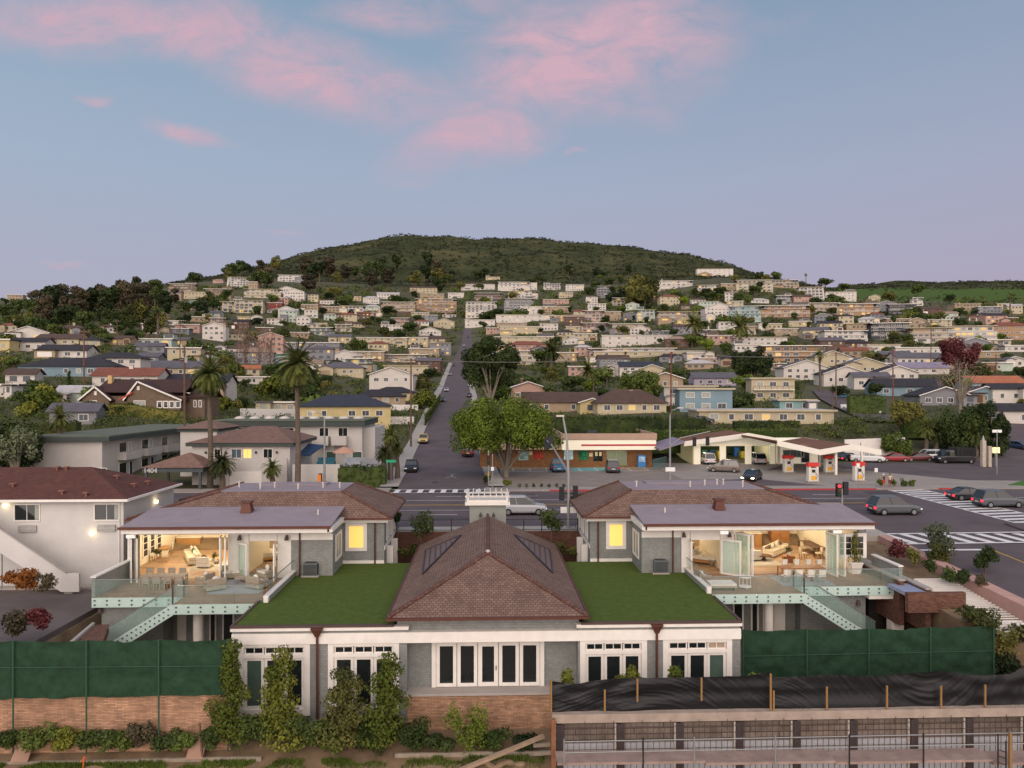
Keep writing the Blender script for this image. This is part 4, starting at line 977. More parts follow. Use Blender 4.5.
Hs="""10 332 15 7 hip cream red .2 1
28 340 38 7 front white brown .6 0
15 300 14 5 flat tan brown 0 0
33 299 10 4 flat cream grey 0 0
69 336 26 8 hip cream brown .6 1
107 333 16 6 hip white brown .3 1
57 345 42 6 gable cream brown .5 0
149 331 14 7 flat white grey .2 0
28 351 32 9 gable white dark .2 0
3 352 12 12 flat yellow dark .9 0
62 358 46 6 gable white dark .1 0
8 397 17 11 flat white dark 0 0
20 384 26 7 gable white brown 0 0
73 404 28 10 gable mint white 0 0
125 386 62 6 gable white red .0 1
182 292 26 8 deck tan brown 0 0
193 299 26 7 flat cream white 0 0
217 298 26 9 deck tan orange .1 0
198 305 16 4 flat teal white 0 0
238 288 22 11 deck white white 0 0
253 290 9 8 flat tan brown 0 0
218 283 10 3 hip pink tan 0 0
262 298 36 9 deck cream white .1 0
287 298 14 9 front white grey 0 0
290 282 24 7 deck white grey 0 0
225 312 16 10 deck cream white .3 0
248 313 28 13 deck cream white .2 0
275 310 14 7 flat red red 0 0
286 321 16 12 front white grey 0 0
250 322 24 5 flat cream white .5 0
275 325 16 6 flat white white .3 0
199 322 20 5 flat tan brown 0 0
188 332 22 7 flat pink grey .1 0
150 333 12 5 flat white grey .3 0
170 376 56 7 gable cream grey .4 2
206 364 20 4 hip white white .2 2
192 397 66 14 gable white dark 0 0
254 384 34 6 flat white red 0 0
250 375 18 4 gable cream orange .2 0
276 362 26 8 flat teal grey .1 0
278 412 40 7 flat cream grey .1 0
150 352 26 4 gable grey grey .1 0
148 364 20 5 gable grey grey .1 0
294 301 20 9 front white lilac 0 0
283 304 10 6 flat pink tan 0 0
331 305 22 4 flat white white 0 0
309 311 18 6 flat tan tan 0 0
327 312 26 5 flat tan orange 0 0
289 322 16 11 gable mint white 0 0
303 326 14 8 front white white .2 0
311 318 13 8 flat white white 0 0
352 314 24 8 deck white white .1 0
356 301 10 4 flat yellow tan .2 0
371 304 16 6 hip white white .1 0
388 299 22 5 gable white white 0 0
398 311 34 9 deck tan brown 0 0
424 293 28 5 gable cream brown 0 0
436 313 41 14 deck orange brown .5 0
400 327 18 9 deck salmon red 0 0
309 352 60 9 flat grey grey .5 0
394 334 26 9 flat white white .2 0
382 345 50 7 flat cream tan .2 0
378 350 20 6 hip cream red .3 0
415 346 26 8 flat cream grey .4 0
424 356 30 7 flat tan brown .5 0
345 362 34 6 front white white 0 0
341 376 44 8 hip cream grey .4 0
366 360 36 8 flat tan grey .4 0
404 363 46 8 deck tan brown .5 0
406 374 44 8 flat cream white .2 0
478 290 34 6 hip white brown .1 0
493 280 14 3 flat cream white .2 0
514 291 32 9 deck white grey .3 0
533 290 8 7 flat white grey 0 0
523 300 30 9 deck white white .4 0
432 299 24 5 flat tan brown .1 0
456 298 16 5 flat white brown .2 0
488 301 28 8 deck brown brown .1 0
481 318 31 16 deck white brown .4 0
480 327 30 7 flat white grey .1 0
519 313 30 14 deck grey white 0 0
538 315 36 8 flat white lilac .2 0
525 322 58 7 flat white white .3 0
512 328 30 5 flat tan brown .1 0
521 335 42 8 flat cream brown .5 0
549 331 18 7 flat white white .1 0
524 343 60 6 flat cream lilac .5 0
430 338 22 7 front white white .1 0
432 345 26 6 gable cream brown .3 0
444 329 21 7 front cream white .3 0
527 353 38 8 hip salmon red .3 0
524 365 34 14 deck cream orange .3 1
552 290 17 6 deck white grey 0 0
566 298 14 5 flat cream brown .3 0
556 305 26 5 flat pink tan .1 0
556 314 26 7 flat tan red .2 0
575 291 18 6 flat white brown .1 0
604 298 14 12 deck grey white 0 0
619 306 13 8 deck cream grey .3 0
597 311 18 7 flat white grey 0 0
594 324 21 13 deck pink brown 0 0
612 321 18 9 flat tan grey .1 0
646 322 18 12 deck mint white .4 0
674 289 38 8 deck white tan .3 1
715 276 36 7 flat white white .2 0
670 306 20 9 hip cream red .1 0
679 322 42 10 deck tan white .2 0
595 332 27 9 deck pink red .3 0
628 333 36 9 deck cream red .4 0
637 346 70 10 flat white red .3 0
640 335 20 6 front white red .1 0
636 357 80 8 deck white orange .4 0
710 342 18 12 deck white grey .2 1
708 293 21 8 deck white white .3 0
730 290 18 6 flat tan brown 0 0
755 292 36 12 deck cream grey .2 0
720 321 30 13 front white dark 0 1
746 322 30 16 deck teal grey 0 0
786 318 48 12 deck orange red .1 2
762 346 50 8 flat white white .1 0
685 329 16 8 front yellow tan .5 0
785 288 28 8 deck tan dark 0 1
812 299 24 12 deck white white 0 0
841 300 30 8 flat white white 0 0
822 315 36 12 deck tan grey .4 0
858 316 42 12 deck orange tan .5 0
886 315 18 11 front grey grey 0 0
905 316 30 12 deck darkgrey brown 0 0
795 336 40 7 flat tan tan 0 0
847 343 42 12 deck white grey .1 0
797 363 68 17 deck orange brown .3 0
884 352 34 7 flat white white .1 0
892 340 38 17 deck darkgrey dark 0 0
932 314 22 5 gable brown brown 0 1
968 314 26 10 flat tan white 0 1
990 316 22 9 flat grey grey 0 0
1004 312 12 8 flat yellow tan .2 0
1015 314 14 8 gable cream white .1 0
934 343 44 15 deck tan white .2 0
972 342 48 16 deck white white .5 0
1012 340 34 14 hip orange red .1 1
922 355 50 7 flat white grey .3 0
922 364 48 6 gable white grey .3 0
925 374 46 6 gable white lilac .1 0
985 358 40 6 flat tan grey .1 0
998 371 30 8 flat mint tan .2 0
1015 367 20 7 front white grey .1 0
865 374 40 9 front cream grey .1 0
846 386 44 12 front white dark .2 0
898 387 40 14 front white dark .3 0
872 389 34 12 gable white grey .4 0
910 396 62 9 gable blue dark .1 0
945 405 50 9 front grey dark .5 0
985 403 40 9 front blue dark .1 0
998 392 52 9 gable blue orange .2 0
1010 403 34 14 gable white dark .2 0
832 366 34 9 front cream grey .1 0
806 380 44 12 front white grey .1 0
640 377 40 10 gable white blue .2 0
652 381 36 10 front cream grey .3 1
620 376 26 9 front white grey .1 0
650 357 112 5 flat cream grey .4 0
582 377 27 10 flat pink tan .1 0
600 358 22 9 deck pink brown .2 0
566 362 22 9 flat tan tan .2 1
665 399 36 20 front tan brown 0 0
715 386 42 8 gable lilac grey .4 0
748 352 26 7 flat white tan .1 0
560 412 74 8 gable tan brown .1 0
690 405 52 18 flat white white .2 0
797 411 34 8 flat teal white .2 0
560 322 20 6 flat tan grey .2 0
575 333 18 6 flat cream brown .2 0
660 342 16 5 flat cream grey .2 0
420 318 18 5 flat cream red .1 0
452 320 0 0 skip
345 330 0 0 skip
160 318 14 5 flat tan grey 0 0
112 300 12 4 flat white grey .1 0
735 308 16 6 flat cream tan .2 0
800 327 22 5 flat cream tan .2 0
860 330 26 6 flat tan white .1 0
940 326 24 6 flat cream grey .1 0
770 330 24 6 flat cream tan .2 0
700 360 26 7 flat white tan .2 0
733 366 24 7 gable white dark .1 0
585 341 24 7 flat cream tan .2 0
616 346 18 5 flat tan brown .2 0
470 340 0 0 skip
493 334 14 6 flat pink tan .1 0
500 352 20 6 flat cream grey .2 0
965 332 0 0 skip
900 324 26 5 flat tan grey .1 0
1016 352 20 6 flat white tan .1 0
955 360 26 6 flat pink brown .1 0
300 338 18 5 flat tan tan .1 0
318 329 18 5 flat cream tan .1 0
340 343 22 6 gable cream grey .2 0
178 345 20 5 gable tan grey .2 0
232 340 22 6 gable cream brown .2 0
214 352 22 5 flat white grey .1 0
120 345 22 6 gable tan brown .3 0
90 346 18 5 hip cream dark .3 0"""
for ln in Hs.split('\n'):
    a=ln.split()
    if a[4]=='skip': continue
    house(float(a[0]),float(a[1]),float(a[2]),float(a[3]),a[4],a[5],a[6],lit=float(a[7]),chim=int(a[8]),garage='orange' if (a[0],a[1])==('309','352') else 0)
# hand described larger houses
house(66,376,92,10,'hip','blue','dark',lit=.45,st=1,desc='long pale blue single storey house with dark hipped roof and lit windows',rise=2.6)
house(115,373,48,15,'hip','white','dark',lit=.25,st=2,desc='white two storey house with dark hipped roof beside the long blue house',rise=1.8)
house(391,395,44,20,'front','white','tan',lit=.1,st=2,desc='white two storey front gabled house left of the uphill street')
house(392,400,40,5,'hip','yellow','dark',lit=.6,st=1,desc='low lit yellow house with dark hipped roof below the white gabled house')
house(380,404,50,6,'hip','tan','dark',lit=0,st=1,desc='low brown hip roofed house above the yellow house')
house(345,421,90,15,'hip','yellow','blue',lit=0,st=1,d=166,desc='pale yellow house with dark solar panels covering its hipped roof',rise=2.6)
house(632,413,70,10,'hip','cream','brown',lit=.15,chim=2,st=1,desc='cream house with wide dark red hipped roof and brick chimney behind the hedge',rise=3.2)
house(592,413,24,8,'front','yellow','brown',lit=0,st=1,desc='small yellow gable end beside the cream house with the brick chimney')
house(706,412,52,22,'flat','blue','white',lit=.1,st=2,desc='bright blue two storey clapboard house with white flat roof')
house(773,401,42,22,'flat','cream','white',lit=.1,st=2,bal=1,desc='cream two storey house with white balcony behind the blue house')
t=house(766,423,132,9,'flat','cream','white',lit=.05,st=1,desc='long low cream house with white flat roof above the fuel station hedge',d=150)
house(1016,424,34,13,'gable','white','dark',lit=.1,st=1,desc='white house with dark gabled roof at the far right edge')
house(528,402,34,14,'front','pink','lilac',lit=.1,st=1,chim=2,desc='pink house with lilac scalloped gable and tall red brick chimney right of the uphill street')
house(73,425,42,5,'gable','grey','grey',lit=0,st=1,desc='small grey roofed cottage in the bushes behind the motel')
# brown shingled craftsman with two front gables
t=thing('craftsman_house','brown shingled craftsman house with two white trimmed front gables above a clipped hedge','house',(*hit(145,412)[:3],)[:3] if False else (0,0,0))
X,Y,Z,d=hit(145,412); t.location=(X,Y,Z)
s=d/F; W=mat('brown_shingle','6a5a4c',rough=.95,var=.12,kind='shingle',k=(.3,.2,.02,.5,.12)); RB=mat('dark_brown_roof','3d2b29',rough=.95,var=.2)
def lx(px): return (px-145)*s
HOUSES.append((X,Y,Z,d,55*s,10,88,202,380,412,t))
mb=MB(); mb.box(lx(88),lx(184),0,10,-3,22*s*.72); mb.box(lx(184),lx(201),1.5,10,-3,3.0); part('wall',mb,W,t)
h0=22*s*.55
for a,b,ap_,y in ((86,114,388,-1.4),(131,184,383,-2.0)):
    c=(a+b)/2 if b<120 else 143; zt=(412-ap_)*s; zl=2.7
    g=MB(); g.prism([(lx(a+1),-3),(lx(b-1),-3),(lx(b-1),zl),(lx(c),zt),(lx(a+1),zl)],'y',y,0.5); part('gable_wall',g,W,t)
    g=MB(); g.prism([(lx(a-2),zl-.5),(lx(c),zt),(lx(b+2),zl-.5),(lx(b+2),zl-.2),(lx(c),zt+.35),(lx(a-2),zl-.2)],'y',y-.4,8); part('roof',g,RB,t)
    g=MB(); g.bar((lx(a-2),y-.45,zl-.3),(lx(c),y-.45,zt+.2),.08,.3); g.bar((lx(b+2),y-.45,zl-.3),(lx(c),y-.45,zt+.2),.08,.3); part('bargeboard',g,WHT,t)
    win(t,(lx(c)-.25,y,zt-1.5),UX,NX_,.5,.8,pm=WHT,world=False,name='vent')
g=MB(); g.prism([(-.6,4.0),(5,6.6),(10.6,4.0),(10.6,4.2),(5,6.85),(-.6,4.2)],'x',lx(96),lx(186)); part('roof',g,RB,t)
g=MB(); g.prism([(.9,2.9),(5.7,4.9),(10.6,2.9),(10.6,3.1),(5.7,5.1),(.9,3.1)],'x',lx(184),lx(204)); part('roof',g,RB,t)
for a,b,y,nx in ((94.5,101.5,-1.4,2),(138.5,150,-2.0,3)): win(t,(lx(a),y,.9),UX,NX_,lx(b)-lx(a),1.5,pm=PANECURT,nx=nx,world=False)
for k in range(4): win(t,(lx(161+k*6),-2.0,.8),UX,NX_,5.4*s,1.5,nx=1,fr=.2,world=False)
for a in (190,195): win(t,(lx(a),1.5,.9),UX,NX_,3.2*s,1.5,nx=1,fr=.15,world=False)
g=MB(); g.bar((lx(126),-2.3,2.6),(lx(138),-2.3,4.0),.5,.25); part('awning',g,mat('red_awning','b0453c'),t)
g=MB(); g.box(lx(101),lx(105),3,4,3,7.6); part('chimney',g,mat('tan_chimney','b09468'),t)
# long white garden walls
def wallpx(name,pa,pb,pyb,hh,m,label,th=.3,da=None,db=None):
    d1=da or hit(pa,pyb)[3]; d2=db or hit(pb,pyb)[3]
    A_=atD(pa,HZ,d1); B_=atD(pb,HZ,d2); za=T(A_[0],A_[1]); zb=T(B_[0],B_[1])
    mb=MB(); nn=6
    for i in range(nn):
        p=Vector((A_[0],A_[1],za)).lerp(Vector((B_[0],B_[1],zb)),i/nn); q=Vector((A_[0],A_[1],za)).lerp(Vector((B_[0],B_[1],zb)),(i+1)/nn)
        h2=hh
        mb.hexa([(p.x,p.y,p.z-1.5),(q.x,q.y,q.z-1.5),(q.x,q.y+th,q.z-1.5),(p.x,p.y+th,p.z-1.5)],[(p.x,p.y,p.z+h2),(q.x,q.y,q.z+h2),(q.x,q.y+th,q.z+h2),(p.x,p.y+th,p.z+h2)])
    return single(name,mb,m,label,'wall')
wallpx('garden_wall',240,300,417,1.9,WHT,'long white garden wall left of the solar roofed yellow house')
wallpx('garden_wall',388,414,424,1.7,WHT,'stepped white garden wall beside the uphill street pavement')
wallpx('garden_wall',384,418,410,1.5,WHT,'upper white garden wall by the uphill street beyond the yellow house')
wallpx('retaining_wall',845,905,452,3.0,WHT,'white retaining wall behind the row of parked red cars',da=129.5,db=131)

# further houses in the gaps of the dense town
fr_=random.Random(5); nf=0; tries=0
while nf<85 and tries<6000:
    tries+=1; px=fr_.uniform(150,1020); py=fr_.uniform(300,372)
    if px<300 and fr_.random()<.6: continue
    X,Y,Z,d=hit(px,py)
    if d>950 or d<215 or onstreet(X,Y,9): continue
    wm=fr_.uniform(11,19); w=wm*F/d; ns=fr_.choice((1,1,2,2,3) if d>350 else (1,1,2)); h=ns*2.9*F/d
    if abs(px-lerp1(SP,d))<w/2+7.5*F/d: continue
    bad=False
    for (hx,hy,hz,hd,hw,dp,a,b,t_,bb,o) in HOUSES:
        ox=min(px+w/2,b)-max(px-w/2,a); oy=min(py,bb)-max(py-h-2,t_+3)
        if ox>2 and oy>0 and ox*oy>.35*min(w*(h+2),(b-a)*(bb-t_)): bad=True;break
        if abs(X-hx)<hw+wm/2 and abs(Y-hy)<11: bad=True;break
    if bad: continue
    house(px,py,w,h,fr_.choice(['deck','gable','gable','hip','hip','flat','front']),fr_.choice(['white','white','cream','tan','pink','grey','mint','brown']),fr_.choice(['grey','brown','tan','dark','red','white']),lit=.2,chim=fr_.choice((0,0,1,2))); nf+=1
# ================= trees =================
def trunkmat(): return mat('bark','5b4c40',rough=1,var=.3,scale=3)
LM=dict(dark=('212c17','435027'),mid=('2b3817','54612b'),olive=('3b4020','6d6a35'),brown=('38332a','595039'),lime=('3b4a19','6a7a28'),
        yellow=('454f1b','79782f'),red=('3e2023','663436'),bare=('6b5650','94796b'),palm=('2c3318','5d6330'),grey=('434a3a','6c7257'),orange=('7a4a20','a8682f'))
for k,(a,b) in LM.items():
    leafmat(k+'_foliage',a,b)
LEAF=lambda k:MATS[k+'_foliage']
PR={}
BARK=trunkmat()
def crown(cl,seed,n,size,W=1,H=1):
    rnd=random.Random(seed); mb=MB()
    for (x,y,z,r,rz) in cl: mb.leaves((x*W,y*W,z*H),(r*W,r*W,rz*H),int(n/len(cl)),size,rnd,shell=.5)
    return mb
def limbs(h0,pts,r):
    mb=MB(); mb.tube([(0,0,-1.5),(0.05,0,h0*.5),(0,.05,h0)],[r*1.2,r,r*.75],7)
    for p in pts: 
        m=(p[0]*.5+.1,p[1]*.5,h0+(p[2]-h0)*.55); mb.tube([(0,0,h0-.2),m,p],[r*.6,r*.4,r*.12],5)
    return mb
def proto(key,kind,leafkey,seed,n=700,sz=.55):
    n=int(n*1.7); sz*=1.25
    """unit trees are about 8 m tall"""
    rnd=random.Random(seed); t=thing(kind,'x','tree',(0,0,-500))
    cl=[];H=8
    if kind=='round_tree':
        for i in range(11):
            a=rnd.uniform(0,6.28); r=rnd.uniform(.4,2.6); cl.append((r*math.cos(a),r*math.sin(a),rnd.uniform(3.4,6.6)-r*.3,rnd.uniform(1.2,2.0),rnd.uniform(.9,1.5)))
        lm=limbs(2.6,[(c[0]*.8,c[1]*.8,c[2]) for c in cl[:6]],.26)
    elif kind=='tall_tree': # eucalyptus
        for i in range(14):
            a=rnd.uniform(0,6.28); z=rnd.uniform(2.8,7.6); r=rnd.uniform(.2,1.7)*(1.1-abs(z-5)/5); cl.append((r*math.cos(a),r*math.sin(a),z,rnd.uniform(.8,1.45),rnd.uniform(.8,1.3)))
        lm=limbs(2.6,[(c[0]*.9,c[1]*.9,c[2]) for c in cl],.2)
    elif kind=='bush':
        for i in range(7):
            a=rnd.uniform(0,6.28); r=rnd.uniform(.2,2.2); cl.append((r*math.cos(a),r*math.sin(a),rnd.uniform(.8,2.2),rnd.uniform(1.0,1.7),rnd.uniform(.8,1.5)))
        lm=limbs(.6,[(c[0]*.8,c[1]*.8,c[2]) for c in cl[:4]],.12)
    elif kind=='cypress':
        for i in range(8): cl.append((rnd.uniform(-.25,.25),rnd.uniform(-.25,.25),.8+i*.95,1.15-.12*i*.9,1.0))
        lm=limbs(1.0,[(0,0,6.5)],.18)
    elif kind=='pine_tree':
        for i in range(9):
            a=rnd.uniform(0,6.28); z=rnd.uniform(4.5,7.4); r=rnd.uniform(.6,2.9); cl.append((r*math.cos(a),r*math.sin(a),z,rnd.uniform(.9,1.7),rnd.uniform(.45,.8)))
        lm=limbs(3.6,[(c[0]*.8,c[1]*.8,c[2]) for c in cl],.28)
    mb=crown(cl,seed+1,n,sz)
    part('trunk',lm,BARK,t,uv=False); part('crown',mb,LEAF(leafkey),t,uv=False)
    PR[key]=t; return t
def frondring(mb,c,R_,n,rnd,droop=.5,up=.5,w=.16,seg=5,leafy=7):
    for i in range(n):
        a=rnd.uniform(0,6.28); el=rnd.uniform(-.5,1.2)*up; L=R_*rnd.uniform(.8,1.05)
        p=Vector(c); dirh=Vector((math.cos(a),math.sin(a),0)); v=(dirh*math.cos(el)+Vector((0,0,math.sin(el))))
        side=Vector((-math.sin(a),math.cos(a),0)); prev=p
        for k in range(seg):
            v=(v+Vector((0,0,-droop/seg))).normalized(); q=prev+v*L/seg
            up_=side.cross(v)
            for m in range(leafy):
                b=prev.lerp(q,m/leafy); ll=w*L*(1-.5*(k/seg))*rnd.uniform(.8,1.2)
                for sg in (-1,1):
                    tip=b+side*sg*ll+v*ll*.7-Vector((0,0,ll*.35)); i0=len(mb.v)
                    e=v*(L/seg/leafy*1.1); mb.v+=[tuple(b),tuple(b+e),tuple(tip)]; mb.f.append((i0,i0+1,i0+2))
            prev=q
def palm(key,kind,H,Rr,n,leafkey='palm',seed=1,skirt=True,tr=.28,droop=.9):
    rnd=random.Random(seed); t=thing(kind,'x','palm tree',(0,0,-500))
    mb=MB(); mb.tube([(0,0,-1.5),(.08,0,H*.35),(-.05,.05,H*.7),(0,0,H)],[tr*1.3,tr,tr*.85,tr*.95],10); part('trunk',mb,mat('palm_bark','6a5e52',rough=1,var=.25,scale=4,kind='block',k=(2,.25,.03,0,.1)),t)
    mb=MB(); frondring(mb,(0,0,H),Rr,n,rnd,droop=droop,up=1.2); part('crown',mb,LEAF(leafkey),t,uv=False)
    if skirt:
        mb=MB(); rnd2=random.Random(seed+9)
        for i in range(150):
            a=rnd2.uniform(0,6.28); z0=H-rnd2.uniform(0,.5); r=rnd2.uniform(.25,.9); zz=H-rnd2.uniform(.9,2.6); i0=len(mb.v)
            mb.v+=[(.15*math.cos(a-.3),.15*math.sin(a-.3),z0),(.15*math.cos(a+.3),.15*math.sin(a+.3),z0),(r*math.cos(a),r*math.sin(a),zz)]; mb.f.append((i0,i0+1,i0+2))
        part('dead_fronds',mb,LEAF('brown'),t,uv=False)
    PR[key]=t; return t
proto('rd','round_tree','dark',1); proto('rm','round_tree','mid',2); proto('ro','round_tree','olive',3); proto('rl','round_tree','lime',4)
proto('tb','tall_tree','brown',5,900,.5); proto('td','tall_tree','dark',6,900,.5); proto('to','tall_tree','olive',7,900,.5)
proto('bd','bush','dark',8,450,.5); proto('bm','bush','mid',9,450,.5); proto('bo','bush','olive',10,450,.5); proto('by','bush','yellow',12,450,.5)
proto('cy','cypress','dark',11,600,.4); proto('pn','pine_tree','dark',13,800,.5); proto('rr','round_tree','red',14); 
palm('pf','fan_palm',9,1.9,46,seed=3); palm('pp','feather_palm',5,3.2,60,seed=4,skirt=False,tr=.4,droop=1.1)
DESC=dict(rd='dark green round tree',rm='mid green round tree',ro='olive green round tree',rl='bright green round tree',tb='tall brownish eucalyptus tree',td='tall dark eucalyptus tree',to='tall olive eucalyptus tree',bd='dark green bush',bm='mid green bush',bo='olive green bush',by='yellow green bush',cy='narrow dark cypress',pn='dark spreading pine',rr='dark red leaved tree',pf='slim fan palm',pp='broad feather palm')
GRP=dict(r='broadleaf trees on the slope',t='eucalyptus trees on the slope',b='bushes on the slope',c='cypresses on the slope',p='palms and pines on the slope')
used=set(); TREES=[]
def tree(key,px,pyb,hpx,wf=1.0,d=None,label=None,group=None):
    if d is None: X,Y,Z,d=hit(px,pyb)
    else: X,Y,_=atD(px,HZ,d); Z=T(X,Y)
    full={'pf':10.2,'pp':7.0,'b':3.6,'c':8.6}.get(key,{'b':3.6,'c':8.6}.get(key[0],8.0))
    k=hpx*d/F/full; p=PR[key]; rz=hr.uniform(0,6.28)
    if key not in used: 
        used.add(key); o=p; o.location=(X,Y,Z); o.rotation_euler=(0,0,rz); o.scale=(k*wf,k*wf,k)
    else: o=copy_tree(p,(X,Y,Z),rz,(k*wf,k*wf,k))
    o['group']=group or GRP[key[0]]
    ds=label or DESC[key]; o['label']=ds; AL.append((o,ds,px,pyb)); TREES.append(o)
    o['category']='bush' if key[0]=='b' else ('palm tree' if key in('pf','pp') else 'tree')
    return o
def clear_ok(px,pyb,hpx,wpx,d,X,Y):
    if onstreet(X,Y,2.5): return False
    # keep the view of the street and of the houses
    for q in SP: pass
    c=lerp1(SP,max(89,d)); 
    if abs(px-c)<(6*F/d+wpx*.5): return False
    for (hx,hy,hz,hd,hw,dp,a,b,t_,bb,o) in HOUSES:
        if abs(X-hx)<hw+.8 and -1<Y-hy<dp+1: return False
        if d<hd+2:
            ox=min(px+wpx/2,b)-max(px-wpx/2,a); oy=min(pyb,bb)-max(pyb-hpx,t_)
            if ox>0 and oy>0:
                fr=ox*oy/((b-a)*(bb-t_))
                if fr>(.24 if b-a<40 else .07): return False
    return True
tr=random.Random(21)
def scatter(n,x0,x1,y0,y1,keys,h0,h1,asp=.8,force=False,dmin=0,tries=40,wf=1):
    c=0;k=0
    while c<n and k<n*tries:
        k+=1; px=tr.uniform(x0,x1); py=tr.uniform(y0,y1); X,Y,Z,d=hit(px,py)
        if d<dmin or d>2000: continue
        hp=tr.uniform(h0,h1)*(1.0 if True else 1); hp=hp
        if not force and not clear_ok(px,py,hp,hp*asp,d,X,Y): continue
        tree(tr.choice(keys),px,py,hp,wf*tr.uniform(.85,1.3)); c+=1
# eucalyptus belt on the left and below the hill
for px,py,h,k in [(52,322,38,'td'),(45,328,34,'tb'),(62,318,34,'tb'),(78,322,36,'tb'),(92,320,34,'td'),(100,316,32,'tb'),(112,322,36,'td'),(122,318,38,'tb'),(133,322,40,'tb'),(143,318,36,'tb'),(120,300,20,'td'),(135,296,18,'td'),(28,322,24,'td'),(16,318,20,'td'),(5,322,20,'rd'),(36,316,26,'tb'),(70,330,28,'rd'),(84,332,24,'rd'),(155,312,26,'td'),(165,320,26,'td'),(160,332,22,'to'),(185,316,16,'rd'),(200,318,20,'rd'),(213,314,18,'rm'),(205,305,12,'bo'),(175,306,18,'tb'),(40,336,20,'rd'),(104,328,22,'td'),(128,330,26,'to'),(118,334,20,'rm'),(150,340,26,'to'),(141,328,30,'to'),(96,336,16,'bd'),(53,336,16,'bm')]: tree(k,px,py,h)
scatter(34,225,440,272,297,['td','tb','td','rd','to','tb'],12,24,.6,wf=1.1)
scatter(14,0,230,285,312,['td','rd','tb','rd'],12,22,.7)
scatter(18,440,640,276,292,['rd','td','rm','ro','bd'],7,14,.8)
scatter(22,640,900,282,312,['rd','ro','rm','bd','td'],8,15,.8)
for px,py,h,k in [(632,308,32,'to'),(640,306,34,'to'),(650,306,32,'to'),(645,308,26,'ro'),(158,345,38,'pf'),(150,300,12,'rd'),(158,292,10,'rd'),(186,281,12,'rd'),(196,281,8,'bd'),(228,273,8,'bd'),(262,264,10,'bd'),(806,285,12,'pf'),(775,283,8,'rd'),(918,298,16,'rd'),(950,305,12,'rd'),(1010,318,26,'pf'),(960,320,14,'rd'),(940,322,12,'ro'),(905,322,10,'bo'),(878,318,8,'bd'),(740,350,34,'pp'),(694,345,30,'pp'),(551,378,36,'pp'),(588,392,30,'pp'),(549,408,20,'bm'),(820,392,44,'pf')]: tree(k,px,py,h)
scatter(110,0,440,298,345,['rd','rm','td','ro','bd','bm','rd','to'],8,17,.9)
scatter(62,470,760,296,350,['rd','rm','ro','bd','bm','rl','td'],7,15,.9)
scatter(60,760,1024,312,365,['rd','rm','ro','bd','bm','td','rl'],7,15,.9)
scatter(62,0,440,345,418,['rd','rm','rd','bd','bm','ro','cy','by'],12,26,.9)
scatter(66,470,1024,345,412,['rd','rm','rd','bd','bm','ro','pf','rl','rd'],12,26,.9)
ORDW=['first','second','third','fourth','fifth','sixth','seventh']
